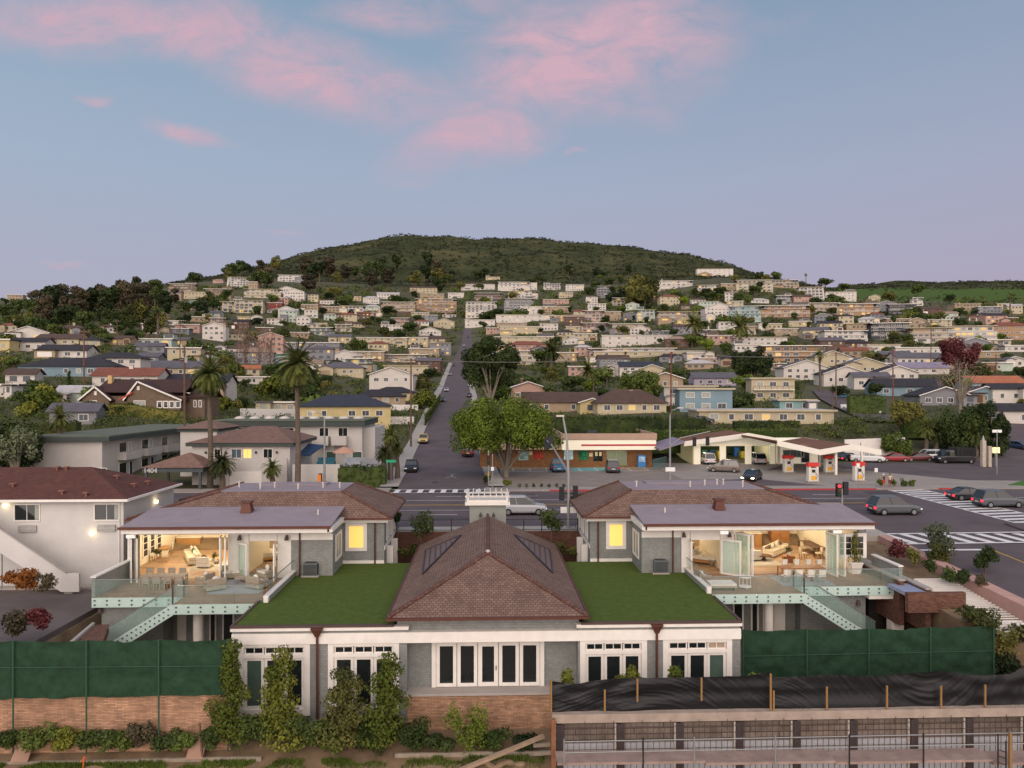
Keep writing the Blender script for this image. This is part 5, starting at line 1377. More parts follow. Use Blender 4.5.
# ================= vehicles =================
TYRE=mat('tyre_rubber','1c1b1c',rough=.9,var=0); RIM=mat('wheel_rim','8d8f92',rough=.35,var=0,metal=.6)
CGL=mat('car_glass','191d22',rough=.08,var=0,spec=.8); HLG=mat('headlight_glass','d8dade',rough=.2,var=0); TLG=mat('taillight_red','8c1a1d',rough=.3,var=0,emit=('d02028',.35))
HLON=mat('headlight_on','fff3da',emit=('ffeec8',6),var=0); TLON=mat('taillight_on','d02028',emit=('ff3040',2.2),var=0); BLK=mat('black_trim','222224',rough=.6,var=0)
CC=dict(white='c9c9c9',silver='a3a5a8',grey='4a4d53',dark='25272b',blue='2f6a8a',navy='25344b',red='8e1f28',maroon='5a2027',tan='b39a5a',brown='6d6058',black='161618')
def paint(c): return mat('car_paint_'+c,CC[c],rough=.3,var=0,spec=.6)
def car(kind,col,X,Y,Z,head,label,on=None,group=None,pitch=0,cat=None):
    L_,W_,H_={'sedan':(4.7,1.82,1.45),'suv':(4.75,1.98,1.85),'pickup':(5.4,1.95,1.82),'van':(5.0,2.0,1.85),'truck':(6.2,2.2,2.3)}[kind]
    t=thing({'sedan':'parked_car','suv':'parked_car','pickup':'pickup_truck','van':'minivan','truck':'stake_bed_truck'}[kind] if group!='moving' else 'moving_car',label,cat or {'pickup':'pickup truck','van':'van','truck':'truck'}.get(kind,'car'),(X,Y,Z),R(head))
    t.rotation_euler=(0,-R(pitch),R(head))
    gp={'moving':'cars driving on the highway','street':'cars parked along the uphill street','lot':'vehicles at the store and fuel station','hill':'cars parked on the hill roads'}.get(group)
    if gp: t['group']=gp
    P_=paint(col); hl=L_/2; w=W_/2
    hood={'sedan':.92,'suv':1.05,'pickup':1.12,'van':1.1,'truck':1.3}[kind]; sill=.32
    stn=[(-hl,.45,hood-.18,w*.86),(-hl+.12,sill,hood-.03,w*.95),(-hl+.9,sill-.04,hood+.02,w),(0,sill-.06,hood,w),(hl-1.1,sill-.04,hood-.02,w),(hl-.25,sill,hood-.14,w*.95),(hl,.42,hood-.32,w*.8)]
    mb=MB(); rings=[]
    for x,zb,zt,ww in stn:
        g=[(-ww*.93,zb),(-ww,zb+.14),(-ww,zt-.2),(-ww*.9,zt),(ww*.9,zt),(ww,zt-.2),(ww,zb+.14),(ww*.93,zb)]
        i=len(mb.v); mb.v+=[(x,y,z) for y,z in g]; rings.append(list(range(i,i+8)))
    for a,b in zip(rings,rings[1:]):
        for k in range(8): mb.f.append((a[k],b[k],b[(k+1)%8],a[(k+1)%8]))
    mb.f.append(tuple(rings[0])); mb.f.append(tuple(reversed(rings[-1])))
    part('body',mb,P_,t)
    a,b,c,d={'sedan':(-1.9,1.2,-1.0,.15),'suv':(-2.3,1.3,-1.85,.2),'pickup':(-.55,1.25,-.4,.7),'van':(-2.35,1.75,-2.1,.8),'truck':(.4,2.3,.5,1.9)}[kind]
    wb,wt=w*.88,w*.74
    hx=lambda x0,x1,x2,x3,z0,z1,w0,w1:MB().hexa([(x0,-w0,z0),(x1,-w0,z0),(x1,w0,z0),(x0,w0,z0)],[(x2,-w1,z1),(x3,-w1,z1),(x3,w1,z1),(x2,w1,z1)])
    part('windows',hx(a,b,c,d,hood-.02,H_-.09,wb,wt),CGL,t)
    pl=hx(c-.06,d+.06,c+.05,d-.08,H_-.088,H_,wt+.03,wt-.06)
    for s in (-1,1):
        for (u,v) in ((a,c),(b,d),((a+b)/2-.1,(c+d)/2)): pl.bar((u,s*wb*1.005,hood-.02),(v,s*wt*1.01,H_-.04),.06,.04)
    part('roof_panel',pl,P_,t)
    if kind=='pickup':
        g=MB(); g.box(-hl+.15,-.65,-w*.82,w*.82,hood+.021,hood+.03); part('bed',g,BLK,t)
        g=MB(); 
        for s in (-1,1): g.box(-hl+.05,-.6,s*w*.85-.05,s*w*.85+.05,hood,hood+.16)
        g.box(-hl+.03,-hl+.1,-w*.85,w*.85,hood-.1,hood+.16); part('bed_rail',g,P_,t)
    if kind=='truck':
        g=MB(); g.box(-hl+.05,.25,-1.05,1.05,hood-.1,hood+.05)
        for s in (-1,1):
            for k in range(5): g.box(-hl+.05,.25,s*1.05-.03,s*1.05+.03,hood+.12+k*.26,hood+.3+k*.26)
            for k in range(6): x=-hl+.1+k*(hl+.1)/5; g.box(x-.05,x+.05,s*1.08-.04,s*1.08+.04,hood,hood+1.45)
        for k in range(5): g.box(-hl+.02,-hl+.08,-1.05,1.05,hood+.12+k*.26,hood+.3+k*.26)
        part('stake_bed',g,BLK,t)
    for x in (-hl+.85,hl-.88):
        for s in (-1,1):
            g=MB(); y=s*(w-.1); g.tube([(x,y-.12,.34),(x,y+.12,.34)],.34,14); q=part('wheel',g,TYRE,t)
            g=MB(); g.tube([(x,y+s*.10,.34),(x,y+s*.135,.34)],.21,10); part('rim',g,RIM,q)
    for s in (-1,1):
        g=MB(); g.box(hl-.16,hl+.01,s*w*.72-.2,s*w*.72+.2,hood-.5,hood-.34); part('headlight',g,HLON if on=='front' else HLG,t)
        g=MB(); g.box(-hl-.012,-hl+.1,s*w*.74-.17,s*w*.74+.14,hood-.42,hood-.2); part('taillight',g,TLON if on=='rear' else TLG,t)
    g=MB(); g.box(hl-.05,hl+.015,-.55,.55,.5,.68); part('grille',g,BLK,t)
    g=MB(); g.box(-hl-.015,-hl+.05,-.26,.26,.55,.7); part('number_plate',g,mat('plate','b9b9b4',var=0),t)
    g=MB(); g.box(-hl+.06,hl-.08,-w*.9,w*.9,.22,.33); part('underbody',g,BLK,t)
    return t
def carpx(kind,col,px,py,head,label,z=None,**k):
    if z is None: X,Y,Z,d=hit(px,py); Z+=.07
    else: X,Y,Z=atZ(px,py,z)
    return car(kind,col,X,Y,Z,head,label,**k)
car('suv','silver',XY(523,69.2+4.1),73.3,-.29,0,'silver white car driving right behind the pergola topped tower',group='moving')
car('suv','grey',XY(899,69)+1.2,69.8+2.2,-.29,0,'grey blue car with lit red tail lights driving between the two crosswalks',group='moving',on='rear')
car('suv','grey',XY(1000,74)+1.4,76.2,-.29,0,'grey car on the highway crosswalk at the right edge',group='moving',on='rear')
car('sedan','dark',XY(978,79)+.5,81.2,-.29,0,'dark car half hidden behind the grey car on the highway crosswalk',group='moving',on='rear')
def up(kind,col,px,py,head,label,on=None):
    X,Y,Z,d=hit(px,py); Z=scen(d)[2]+.07; car(kind,col,X,Y,Z,head,label,on=on,group='street',pitch=0)
up('pickup','dark',411.5,471.5,-88,'dark pickup truck parked nearest the crosswalk at the left kerb of the uphill street')
up('pickup','tan',423.5,443,-88,'tan and white pickup truck at the left kerb of the uphill street')
up('suv','maroon',468,456.5,90,'maroon car with red tail lights at the right kerb of the uphill street')
up('suv','black',468.5,447.5,90,'black car parked directly in front of the maroon car')
up('sedan','grey',443,402,-88,'grey car parked on the left of the uphill street beside the hedge')
up('sedan','white',446.5,392,-88,'white car parked above the grey car on the uphill street')
up('sedan','silver',450,376,-88,'silver car parked in the middle stretch of the uphill street')
up('sedan','dark',454,367,-88,'dark car parked in the middle stretch of the uphill street')
up('sedan','navy',469.5,397,90,'navy car on the right kerb of the uphill street under the pine')
up('sedan','white',470,387,90,'white car on the right kerb of the uphill street under the pine')
up('sedan','white',464,347,-88,'tiny white car high on the uphill street')
up('sedan','dark',468,338,-88,'tiny dark car at the top of the uphill street')
carpx('pickup','blue',557.5,470.8,90,'bright blue pickup truck parked facing the convenience store',z=-.09,group='lot')
carpx('van','grey',612.5,471.5,84,'grey minivan parked facing the convenience store door',z=-.09,group='lot')
carpx('suv','brown',724,471.8,158,'brown grey car in front of the garage bays',z=-.08,group='lot')
carpx('sedan','dark',752,480,235,'dark car with lit headlights leaving the fuel station',z=-.1,group='lot',on='front')
carpx('suv','white',706.5,463.5,90,'white car inside the left garage bay',z=-.03,group='lot')
carpx('suv','silver',756.5,463.5,90,'silver car inside the right garage bay',z=-.03,group='lot')
carpx('pickup','white',867,462,-20,'white pickup truck left of the red car by the white retaining wall',z=0.03,group='lot')
carpx('sedan','black',849,461,20,'black car behind the fuel pump canopy',z=0.03,group='lot',on='rear')
carpx('sedan','red',894,461.5,170,'bright red car parked before the round clipped shrubs',z=0.03,group='lot')
carpx('sedan','maroon',918,461,172,'maroon car parked right of the bright red car',z=0.03,group='lot')
carpx('van','white',930,460,180,'white van behind the black stake bed truck',z=0.03,group='lot')
carpx('truck','black',954,463,180,'black stake bed truck parked before the dark trees',z=0.0,group='lot')
carpx('sedan','navy',1018,449.5,-60,'navy car on the far right street',group='hill')
carpx('sedan','blue',843,399,-35,'blue car on the upper right street',group='hill')
carpx('sedan','black',856,402,-35,'black car on the upper right street beside the hedge',group='hill')
carpx('pickup','white',853,410,-35,'white pickup truck above the cream flat roofed house',group='hill')
carpx('suv','white',871,415,-35,'white car lowest on the upper right street',group='hill')
carpx('sedan','dark',703,424,10,'dark car under the carport left of the long cream house',group='hill')
carpx('sedan','red',729,362,-30,'small red car among the trees on the lower slope',group='hill')
carpx('sedan','navy',51,396,10,'navy car by the bushes above the pale green house',group='hill')
carpx('sedan','white',36,397,10,'white car left of the navy car above the bushes',group='hill')
# ================= poles, signals, lights =================
WOOD=mat('pole_wood','5d4a3f',rough=1,var=.2); GALV=mat('galvanised_steel','8b8d8d',rough=.5,var=.05,metal=.4)
ARMS={}
def upole(px,pt,pb,label,d=None,arms=1,red=0,tf=0,wd=.17):
    if d is None: X,Y,Z,d=hit(px,pb)
    else: X,Y,_=atD(px,HZ,d); Z=T(X,Y)
    top=CZ-(pt-HZ)*d/F; t=thing('utility_pole',label,'utility pole',(X,Y,Z),0,'utility poles'); H=top-Z
    M=mat('reddish_pole','6b4439',rough=1,var=.2) if red else WOOD
    mb=MB(); mb.tube([(0,0,-2),(0,0,H)],[wd*1.2,wd*.8],8); part('pole',mb,M,t)
    for k in range(arms):
        mb=MB(); mb.box(-1.3,1.3,-.07,.07,H-.55-k*1.2,H-.4-k*1.2); c=part('crossarm',mb,M,t)
        mb=MB(); 
        for x in (-1.2,-.5,.5,1.2): mb.tube([(x,0,H-.4-k*1.2),(x,0,H-.2-k*1.2)],.05,6)
        part('insulators',mb,mat('insulator','9b9a96'),c)
    for x in ((-.45,.45),(.4,))[0 if tf==2 else 1] if tf else (): mb=MB(); mb.tube([(x,-.3,H-2.6),(x,-.3,H-1.7)],.26,10); part('transformer',mb,GALV,t)
    ARMS[px]=(X,Y,top-.3); return t
upole(184.5,346,430,'tall wooden utility pole in front of the brown craftsman house',d=112,arms=1,tf=1)
upole(84,330,388,'reddish utility pole in front of the long blue house',red=1)
upole(117,320,352,'pale utility pole before the eucalyptus belt')
upole(224,314,350,'pale utility pole left of the bare pink poplars')
upole(180,322,372,'thin utility pole above the grey gabled house')
upole(237,330,384,'slim utility pole right of the left palm',wd=.14)
upole(411,358,436,'wooden utility pole at the left kerb of the uphill street',d=140,arms=1)
upole(671,352,412,'utility pole with transformers beside the bright blue house',arms=2,tf=2,red=1)
upole(836,352,408,'wooden utility pole beside the upper right street',arms=1)
upole(893,350,406,'reddish utility pole in front of the white gabled houses',arms=1,red=1)
upole(931,318,370,'pale pole above the red leaved tree',wd=.2)
upole(296,300,340,'thin pole among the houses below the eucalyptus trees',wd=.2); upole(340,312,345,'thin pole over the dark trees on the left slope',wd=.2)
upole(996,354,385,'short utility pole at the far right'); upole(365,318,350,'thin pole beside the cream row left of the uphill street',wd=.2)
def wire(a,b,label,dz=0,r=.035,sag=1.2):
    p,q=Vector(ARMS[a]),Vector(ARMS[b]); pts=[]
    for i in range(13):
        s=i/12; v=p.lerp(q,s); v.z+=dz-sag*4*s*(1-s); pts.append(v)
    mb=MB(); mb.tube(pts,r,5); o=single('power_line',mb,mat('cable','6f6a68',rough=.7,var=0),label,'cable'); o['group']='overhead wires'
wire(184.5,411,'overhead wire from the craftsman house pole to the uphill street pole'); wire(411,671,'overhead wire crossing above the uphill street to the transformer pole',r=.06)
wire(671,893,'overhead wire from the transformer pole to the right hand reddish pole',r=.06); wire(84,184.5,'overhead wire left of the craftsman house pole')
def signal(parent,x,y,z,face=-1,red=False,back=False):
    mb=MB(); mb.box(x-.22,x+.22,y-.2,y+.1,z-.6,z+.6); h=part('signal_head',mb,BLK,parent)
    for k,c in enumerate((('r','5a1616') if not red else ('ron','ff2a35'),('am','4f3a10'),('gn','123a22'))):
        mb=MB(); mb.tube([(x,y+face*.21,z+.38-.38*k),(x,y+face*.27,z+.38-.38*k)],.14,10)
        part('lens',mb,mat('lens_'+c[0],c[1],var=0,emit=(c[1],2.5) if c[0]=='ron' else None),h)
# centre light pole with signals
X,Y=XY(568.5,65.2),65.2; t=thing('street_light','tall grey street light with traffic signals between the pavilion and right wing','street light',(X,Y,-.17))
mb=MB(); mb.tube([(0,0,0),(0,0,4.5),(-.15,0,8),(-.5,0,10)],[.16,.14,.1,.08],10); part('pole',mb,GALV,t)
mb=MB(); mb.box(-1.1,-.4,-.12,.12,9.95,10.1); part('lamp_head',mb,mat('pale_metal','b9b1a8'),t)
mb=MB(); mb.tube([(0,0,4.9),(-1.0,6,7.0),(-1.3,10,7.3)],.07,8); part('mast_arm',mb,GALV,t)
signal(t,-.62,0,3.05,1); signal(t,.62,0,3.15,1); 
for dx,dy,z in ((-1.25,9,6.9),(-1.0,6.4,7.3)): signal(t,dx,dy,z,1)
mb=MB(); mb.box(-.72,.72,-.05,-.02,1.3,1.85); part('street_name_sign',mb,mat('white_sign','d9d9d6',rough=.5,var=0),t)
mb=MB(); mb.box(-.6,.6,-.1,.1,3.0,3.1); part('bracket',mb,BLK,t)
def lightpole(px,pb,pt,d,label,dx=1,sig=()):
    X,Y,_=atD(px,HZ,d); Z=-.17; t=thing('street_light',label,'street light',(X,Y,Z)); H=CZ-(pt-HZ)*d/F-Z
    mb=MB(); mb.tube([(0,0,0),(0,0,H-1)],[.16,.1],10); part('pole',mb,GALV,t)
    mb=MB(); mb.tube([(0,0,H-1),(dx*.3,0,H-.3),(dx*1.2,0,H)],.06,8); part('arm',mb,GALV,t)
    mb=MB(); mb.box(dx*1.0,dx*1.8,-.14,.14,H-.05,H+.1); part('lamp_head',mb,mat('pale_metal','b9b1a8'),t)
    return t,H,d
t,H,d=lightpole(670,476,408,98,'grey street light by the service garage with two black signals on its arm')
s=d/F
mb=MB(); mb.tube([(0,0,4.9),(1.4,-.2,6.0),(5.2,-.8,6.9)],.07,8); part('mast_arm',mb,GALV,t)
signal(t,23.5*s,-.5,5.5,1); signal(t,36*s,-.8,5.6,1)
mb=MB(); mb.box(-.65,.65,-.2,-.17,1.5,2.05); part('street_name_sign',mb,mat('white_sign','d9d9d6',rough=.5,var=0),t)
t,H,d=lightpole(324.5,478,412,93,'grey street light in front of the white terrace complex',dx=-1)
signal(t,-.45,-.3,1.2,-1); mb=MB(); mb.box(-.75,-.3,-.62,-.55,.7,1.7); part('orange_plate',mb,mat('orange_sign','cf7a2c',var=0),t)
t=thing('traffic_signal','black traffic signal with red light lit above the right wing roof','traffic signal',(XY(842,65.6),65.6,-.17))
mb=MB(); mb.tube([(0,0,0),(0,0,3.3)],.09,8); part('pole',mb,GALV,t); signal(t,-.35,0,3.2,-1,red=True); signal(t,.3,0,3.35,1)
t=thing('traffic_signal','black traffic signal on a short yellow banded pole at the uphill street corner','traffic signal',(*atD(488.5,HZ,95)[:2],-.17))
mb=MB(); mb.tube([(0,0,0),(0,0,4.6)],.09,8); part('pole',mb,GALV,t); signal(t,0,-.2,3.3,-1); mb=MB(); mb.tube([(0,0,1.2),(0,0,1.7)],.13,8); part('band',mb,YEL,t)
t=thing('traffic_signal','slim signal pole with a push button right of the uphill street','traffic signal',(*atD(492.5,HZ,91.5)[:2],-.17))
mb=MB(); mb.tube([(0,0,0),(0,0,4.4)],.06,8); part('pole',mb,GALV,t); mb=MB(); mb.box(-.18,.18,-.18,.0,2.3,2.75); part('sign',mb,mat('white_sign','d9d9d6'),t)
t=thing('street_sign','green street name sign at the corner left of the uphill street','street sign',(*atD(391,HZ,96)[:2],-.1))
mb=MB(); mb.tube([(0,0,0),(0,0,2.8)],.04,6); part('pole',mb,GALV,t); mb=MB(); mb.box(-.65,.65,-.03,.03,2.8,3.15); part('sign',mb,mat('green_sign','2f8f6e',var=0),t); mb=MB(); mb.box(-.03,.03,-.5,.5,2.45,2.75); part('sign',mb,mat('green_sign','2f8f6e'),t)
t=thing('street_sign','white street name sign on a tall pole at the far right corner','street sign',(*atD(997,HZ,106)[:2],0))
mb=MB(); mb.tube([(0,0,0),(0,0,6.4)],.06,6); part('pole',mb,GALV,t); mb=MB(); mb.box(-.7,.7,-.03,.03,6.1,6.5); part('sign',mb,mat('white_sign','d9d9d6'),t)
t=thing('monument_sign','pale two post monument with a small lit panel at the far right corner','sign',(*atD(985,HZ,117)[:2],0))
mb=MB(); mb.box(-.6,.0,-.3,.3,0,4.2); part('pillar',mb,mat('pale_stucco','a89d90'),t); mb=MB(); mb.box(.4,.9,-.3,.3,0,3.3);part('pillar',mb,mat('pale_stucco','a89d90'),t)
mb=MB(); mb.box(1.3,2.3,-.2,.2,2.2,3.1); part('lit_panel',mb,mat('lit_panel','f1e2a6',emit=('f3e2a0',.9),var=0),t); mb=MB(); mb.box(1.65,1.95,-.15,.15,0,2.2); part('post',mb,GALV,t)
mb=MB(); mb.lathe((-.3,0,4.2),[(.3,0),(.2,.3),(.05,.8)],8); part('finial',mb,GALV,t)
# fence and pavement signs in front of the store
for i,(px,l) in enumerate(((509,'left black bollard by the wooden post on the store verge'),(517,'right black bollard by the wooden post on the store verge'))):
    X,Y,_=atD(px-8,HZ,91.8); mb=MB(); mb.lathe((0,0,0),[(.09,0),(.09,1.1),(.05,1.2)],8); o=single('bollard',mb,BLK,l,'bollard',org=(X,Y,-.17)); o['group']='bollards on the verge'
X,Y,_=atD(505.5,HZ,92); mb=MB(); mb.box(-.15,.15,-.15,.15,0,2.2); single('wooden_post',mb,WOOD,'thick wooden post beside the yellow flowering shrub on the store verge','post',org=(X,Y,-.17))
X,Y,_=atD(368,HZ,95); mb=MB(); mb.box(-.9,.9,-.4,.4,-.5,1.6); mb.box(-.95,.95,-.45,.45,1.6,1.7); single('stone_pillar',mb,mat('pale_stucco','a89d90'),'blocky pale stone pillar beside the hedge left of the uphill street','pillar',org=(X,Y,0))
# ================= convenience store =================
YS=117.0; g0=-.12
t=thing('convenience_store','brick convenience store with pale lit fascia and red stripe behind the parking lot','shop',(14,YS,g0))
def q(px,py,Y=YS): return atY(px,py,Y)
def zz(py,Y=YS,px=570): return atY(px,py,Y)[2]
ORB=mat('orange_brick','86603f',rough=.9,var=.15,kind='brick')
xa,xb,xc=XY(480,YS),XY(561,YS),XY(652,YS)
mb=MB(); mb.box(xa,xb,YS,YS+9,g0-1,zz(449)); mb.box(xb+.004,xc,YS,YS+14,g0-1,zz(450)); part('wall',mb,ORB,t,world=True)
mb=MB(); mb.box(xa-.3,xb+.0,YS-.9,YS+9.3,zz(449.2),zz(445.5)); part('low_roof',mb,mat('store_fascia','b09a80',var=.05),t,world=True)
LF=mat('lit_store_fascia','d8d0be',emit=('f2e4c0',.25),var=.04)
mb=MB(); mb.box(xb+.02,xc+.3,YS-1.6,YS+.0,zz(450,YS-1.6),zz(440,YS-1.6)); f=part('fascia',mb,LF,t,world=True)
mb=MB(); mb.box(XY(580,YS),xc+.32,YS-1.66,YS-1.602,zz(446,YS-1.6),zz(444.4,YS-1.6)); part('red_stripe',mb,mat('red_stripe','a8323c'),f,world=True)
mb=MB(); mb.box(xb-.1,xc+.4,YS-1.7,YS+14.3,zz(439.9,YS-1.6),zz(439.2,YS-1.6)+.02); mb.box(xb-.1,xc+.4,YS-1.75,YS-1.4,zz(440,YS-1.6)+.1,zz(433.5,YS-1.6)); mb.box(xb-.1,xb+.2,YS-1.39,YS+14.3,zz(440,YS-1.6)+.1,zz(433.5,YS-1.6)); mb.box(xc+.1,xc+.4,YS-1.39,YS+14.3,zz(440,YS-1.6)+.1,zz(433.5,YS-1.6));mb.box(xb+.2,xc+.1,YS+14,YS+14.3,zz(440,YS-1.6)+.1,zz(433.5,YS-1.6)); part('parapet',mb,mat('dusty_pink_trim','a18877',var=.06),t,world=True)
mb=MB(); x=XY(590,125); mb.box(x-.8,x+.8,122,123.5,zz(439),zz(439)+1.1); part('roof_unit',mb,mat('ac_dark','34383a'),t,world=True)
def panel(pa,pb,ya,yb,m,name='poster',yo=.06):
    g=MB(); g.box(XY(pa,YS),XY(pb,YS),YS-yo,YS-.003,zz(yb),zz(ya)); return part(name,g,m,t,world=True)
panel(518.5,528.5,450.5,460,mat('aqua_poster','8fa9a4',kind='block',k=(.7,.6,.03,.5,.5)))
panel(528.9,532.5,451,455,mat('cream_poster','c8b896')); panel(533.5,543,450.8,459,mat('red_poster','a83a2e',kind='block',k=(.8,.7,.05,.5,.45)))
panel(564,573,449.9+.3,459.5,mat('pale_blue_poster','a5c4c8',kind='block',k=(.9,.9,.04,.5,.3),emit=('a5c4c8',.2)))
panel(578.5,588,450.4,460,mat('green_window_poster','276b48',kind='block',k=(.6,.8,.05,.5,.6))); panel(589,592.6,453,456.5,mat('cream_poster','c8b896'))
d_=panel(593.5,602.5,450.7,461,PANE,'shop_window'); panel(595,597.5,452,456,mat('cream_poster','c8b896'),yo=.09); panel(599,601.5,452,456,mat('cream_poster','c8b896'),yo=.09)
panel(607,626,450.6,465.8,mat('shop_door_glass','5b6a5c',rough=.2,emit=('d8c78a',.12)),'shop_door'); 
g=MB(); g.box(XY(606.6,YS),XY(607,YS),YS-.1,YS,zz(466),zz(450.6)); g.box(XY(616,YS),XY(616.6,YS),YS-.1,YS,zz(466),zz(450.6));g.box(XY(626,YS),XY(626.6,YS),YS-.1,YS,zz(466),zz(450.6)); part('door_frame',g,GALV,t,world=True)
x0,_,_=q(637,460); x1,_,_=q(644.5,460); mb=MB(); mb.box(x0-x0,x1-x0,-.8,0,0,1.95); o=thing('ice_chest','tall bright blue ice chest outside the convenience store wall','ice chest',(x0,YS-.08,g0)); part('cabinet',mb,mat('ice_blue','3f78b0',var=.05),o)
mb=MB(); mb.box(.12,x1-x0-.12,-.83,-.802,.9,1.75); part('door',mb,mat('ice_label','9fc0dc',kind='block',k=(.4,.3,.02,.5,.3)),o)
lamp('soffit_lamp','AREA',(XY(607,YS),YS-.9,zz(450.4)-.05),60,(1,.85,.6),5,(0,0,0)); 
# red gate fence right of the store
mb=MB(); 
for i in range(14): x=XY(653,110)+i*.28; mb.box(x-.02,x+.02,110+i*.5-.02,110+i*.5+.02,0,1.7)
for z in (.3,1.6): mb.bar((XY(653,110),110,z),(XY(653,110)+13*.28,116.5,z),.05)
single('metal_fence',mb,mat('teal_fence','5a7f86'),'pale teal picket fence between the store and the garage','fence')
# ================= service garage and pump canopy =================
YG=120.0
t=thing('service_garage','white service garage with three lit bays under a folded brown roof','garage',(XY(735,YG),YG,-.05))
gz=-.05
def gx(px): return XY(px,YG)
BR=mat('brown_canopy_roof','6d4c3c',rough=.95,var=.12); WG=mat('white_painted_steel','d6d1c6',rough=.6,var=.03)
prof=[(684,441.8),(748,433.3),(776,438.2)]
def folded(t,prof,Y0,Y1,th,oy=-0.9):
    P3=[(XY(a,Y0),ZY(a,b,Y0)) for a,b in prof]
    m=MB()
    for (xa_,za),(xb_,zb) in zip(P3,P3[1:]): m.slab([(xa_,Y0+.06,za),(xb_,Y0+.06,zb),(xb_,Y1,zb),(xa_,Y1,za)],.25)
    part('roof',m,BR,t,world=True)
    m=MB()
    for (xa_,za),(xb_,zb) in zip(P3,P3[1:]): m.hexa([(xa_,Y0-.1,za-.75),(xb_,Y0-.1,zb-.75),(xb_,Y0+.055,zb-.75),(xa_,Y0+.055,za-.75)],[(xa_,Y0-.1,za+.06),(xb_,Y0-.1,zb+.06),(xb_,Y0+.055,zb+.06),(xa_,Y0+.055,za+.06)])
    part('fascia',m,WG,t,world=True); return P3
P3=folded(t,prof,YG-1.2,132,.3)
GLOWALL=mat('glowing_white_wall','dcd4c0',emit=('f1e6c8',.28),var=.03)  # garage and kiosk wall paint, its lamplit brightness put in as faint emission
mb=MB()
def ztopat(x):
    for (xa_,za),(xb_,zb) in zip(P3,P3[1:]):
        if x<=xb_+.01: return za+(zb-za)*(x-xa_)/(xb_-xa_)-.3
    return P3[-1][1]-.3
bays=[(700.5,720),(726,745.5),(751.5,770)]
ed=[694]+[v for b_ in bays for v in b_]+[775]
for a,b in zip(ed[::2],ed[1::2]):
    xa_,xb_=gx(a),gx(b); mb.hexa([(xa_,YG,-1),(xb_,YG,-1),(xb_,YG+.3,-1),(xa_,YG+.3,-1)],[(xa_,YG,3.2),(xb_,YG,3.2),(xb_,YG+.3,3.2),(xa_,YG+.3,3.2)])
n=12
for i in range(n):
    xa_=gx(694)+(gx(775)-gx(694))*i/n; xb_=gx(694)+(gx(775)-gx(694))*(i+1)/n
    mb.hexa([(xa_,YG,3.0),(xb_,YG,3.0),(xb_,YG+.299,3.0),(xa_,YG+.299,3.0)],[(xa_,YG,ztopat(xa_)),(xb_,YG,ztopat(xb_)),(xb_,YG+.299,ztopat(xb_)),(xa_,YG+.299,ztopat(xa_))])
part('wall',mb,GLOWALL,t,world=True)
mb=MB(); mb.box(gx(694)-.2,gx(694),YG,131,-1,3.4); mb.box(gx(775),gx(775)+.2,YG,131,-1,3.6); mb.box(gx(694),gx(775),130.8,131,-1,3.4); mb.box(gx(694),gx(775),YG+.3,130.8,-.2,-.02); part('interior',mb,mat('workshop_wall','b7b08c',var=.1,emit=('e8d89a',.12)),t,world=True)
hr2=random.Random(2)
for (a,b) in bays:
    for k in range(4):
        x=gx(a)+(gx(b)-gx(a))*(k+.5)/4; m=MB(); h_=hr2.uniform(.9,2.2); m.box(x-.45,x+.45,128+hr2.uniform(-2,2),129.5,0,h_); part('workshop_cabinet',m,mat('shop_'+str(k),('2f5f9c','b0a03a','46505a','3a6f5c')[k]),t,world=True)
    lamp('bay_lamp','POINT',((gx(a)+gx(b))/2,124,2.9),190,(1,.95,.8),.4)
# left lavender canopy
mb=MB(); x0,x1=XY(655,113),XY(686,113); mb.slab([(x0,110,3.3),(x1-1,110,4.5),(x1,121,4.5),(x0+1,121,3.3)],.25); c=single('lavender_canopy',mb,mat('lilac_house_roof',RC['lilac']),'pale lavender canopy left of the service garage','canopy')
# pump canopy
t=thing('pump_canopy','folded brown roofed fuel pump canopy on white posts right of the service garage','canopy',(XY(830,105),105,-.1))
folded(t,[(777,440.6),(820,450),(852,444.6),(881,450.2)],104,120.5,.3)
for px,Y in ((836,104.6),(819.5,116),(779,119.6),(862,119)):
    mb=MB(); x=XY(px,Y); mb.box(x-.16,x+.16,Y-.1,Y+.25,-.12,3.6); part('post',mb,WG,t,world=True)
mb=MB(); mb.box(XY(777,120.6),XY(818,120.6),120.6,126,-1,4.0) ; part('kiosk_wall',mb,GLOWALL,t,world=True)
win(t,(XY(783,120.5),120.59,1.0),UX,NX_,3.6,1.3,pm=PANEG,nx=3); win(t,(XY(801,120.5),120.59,.1),UX,NX_,1.5,2.4,pm=PANE,name='kiosk_door')
lamp('canopy_lamp','POINT',(XY(800,112),112,3.6),190,(1,.95,.8),.5)
RD=mat('pump_red','c23a34',var=0); YO=mat('pump_yellow','d9a02e',var=0); PW=mat('pump_white','c9c5bb',var=.03)
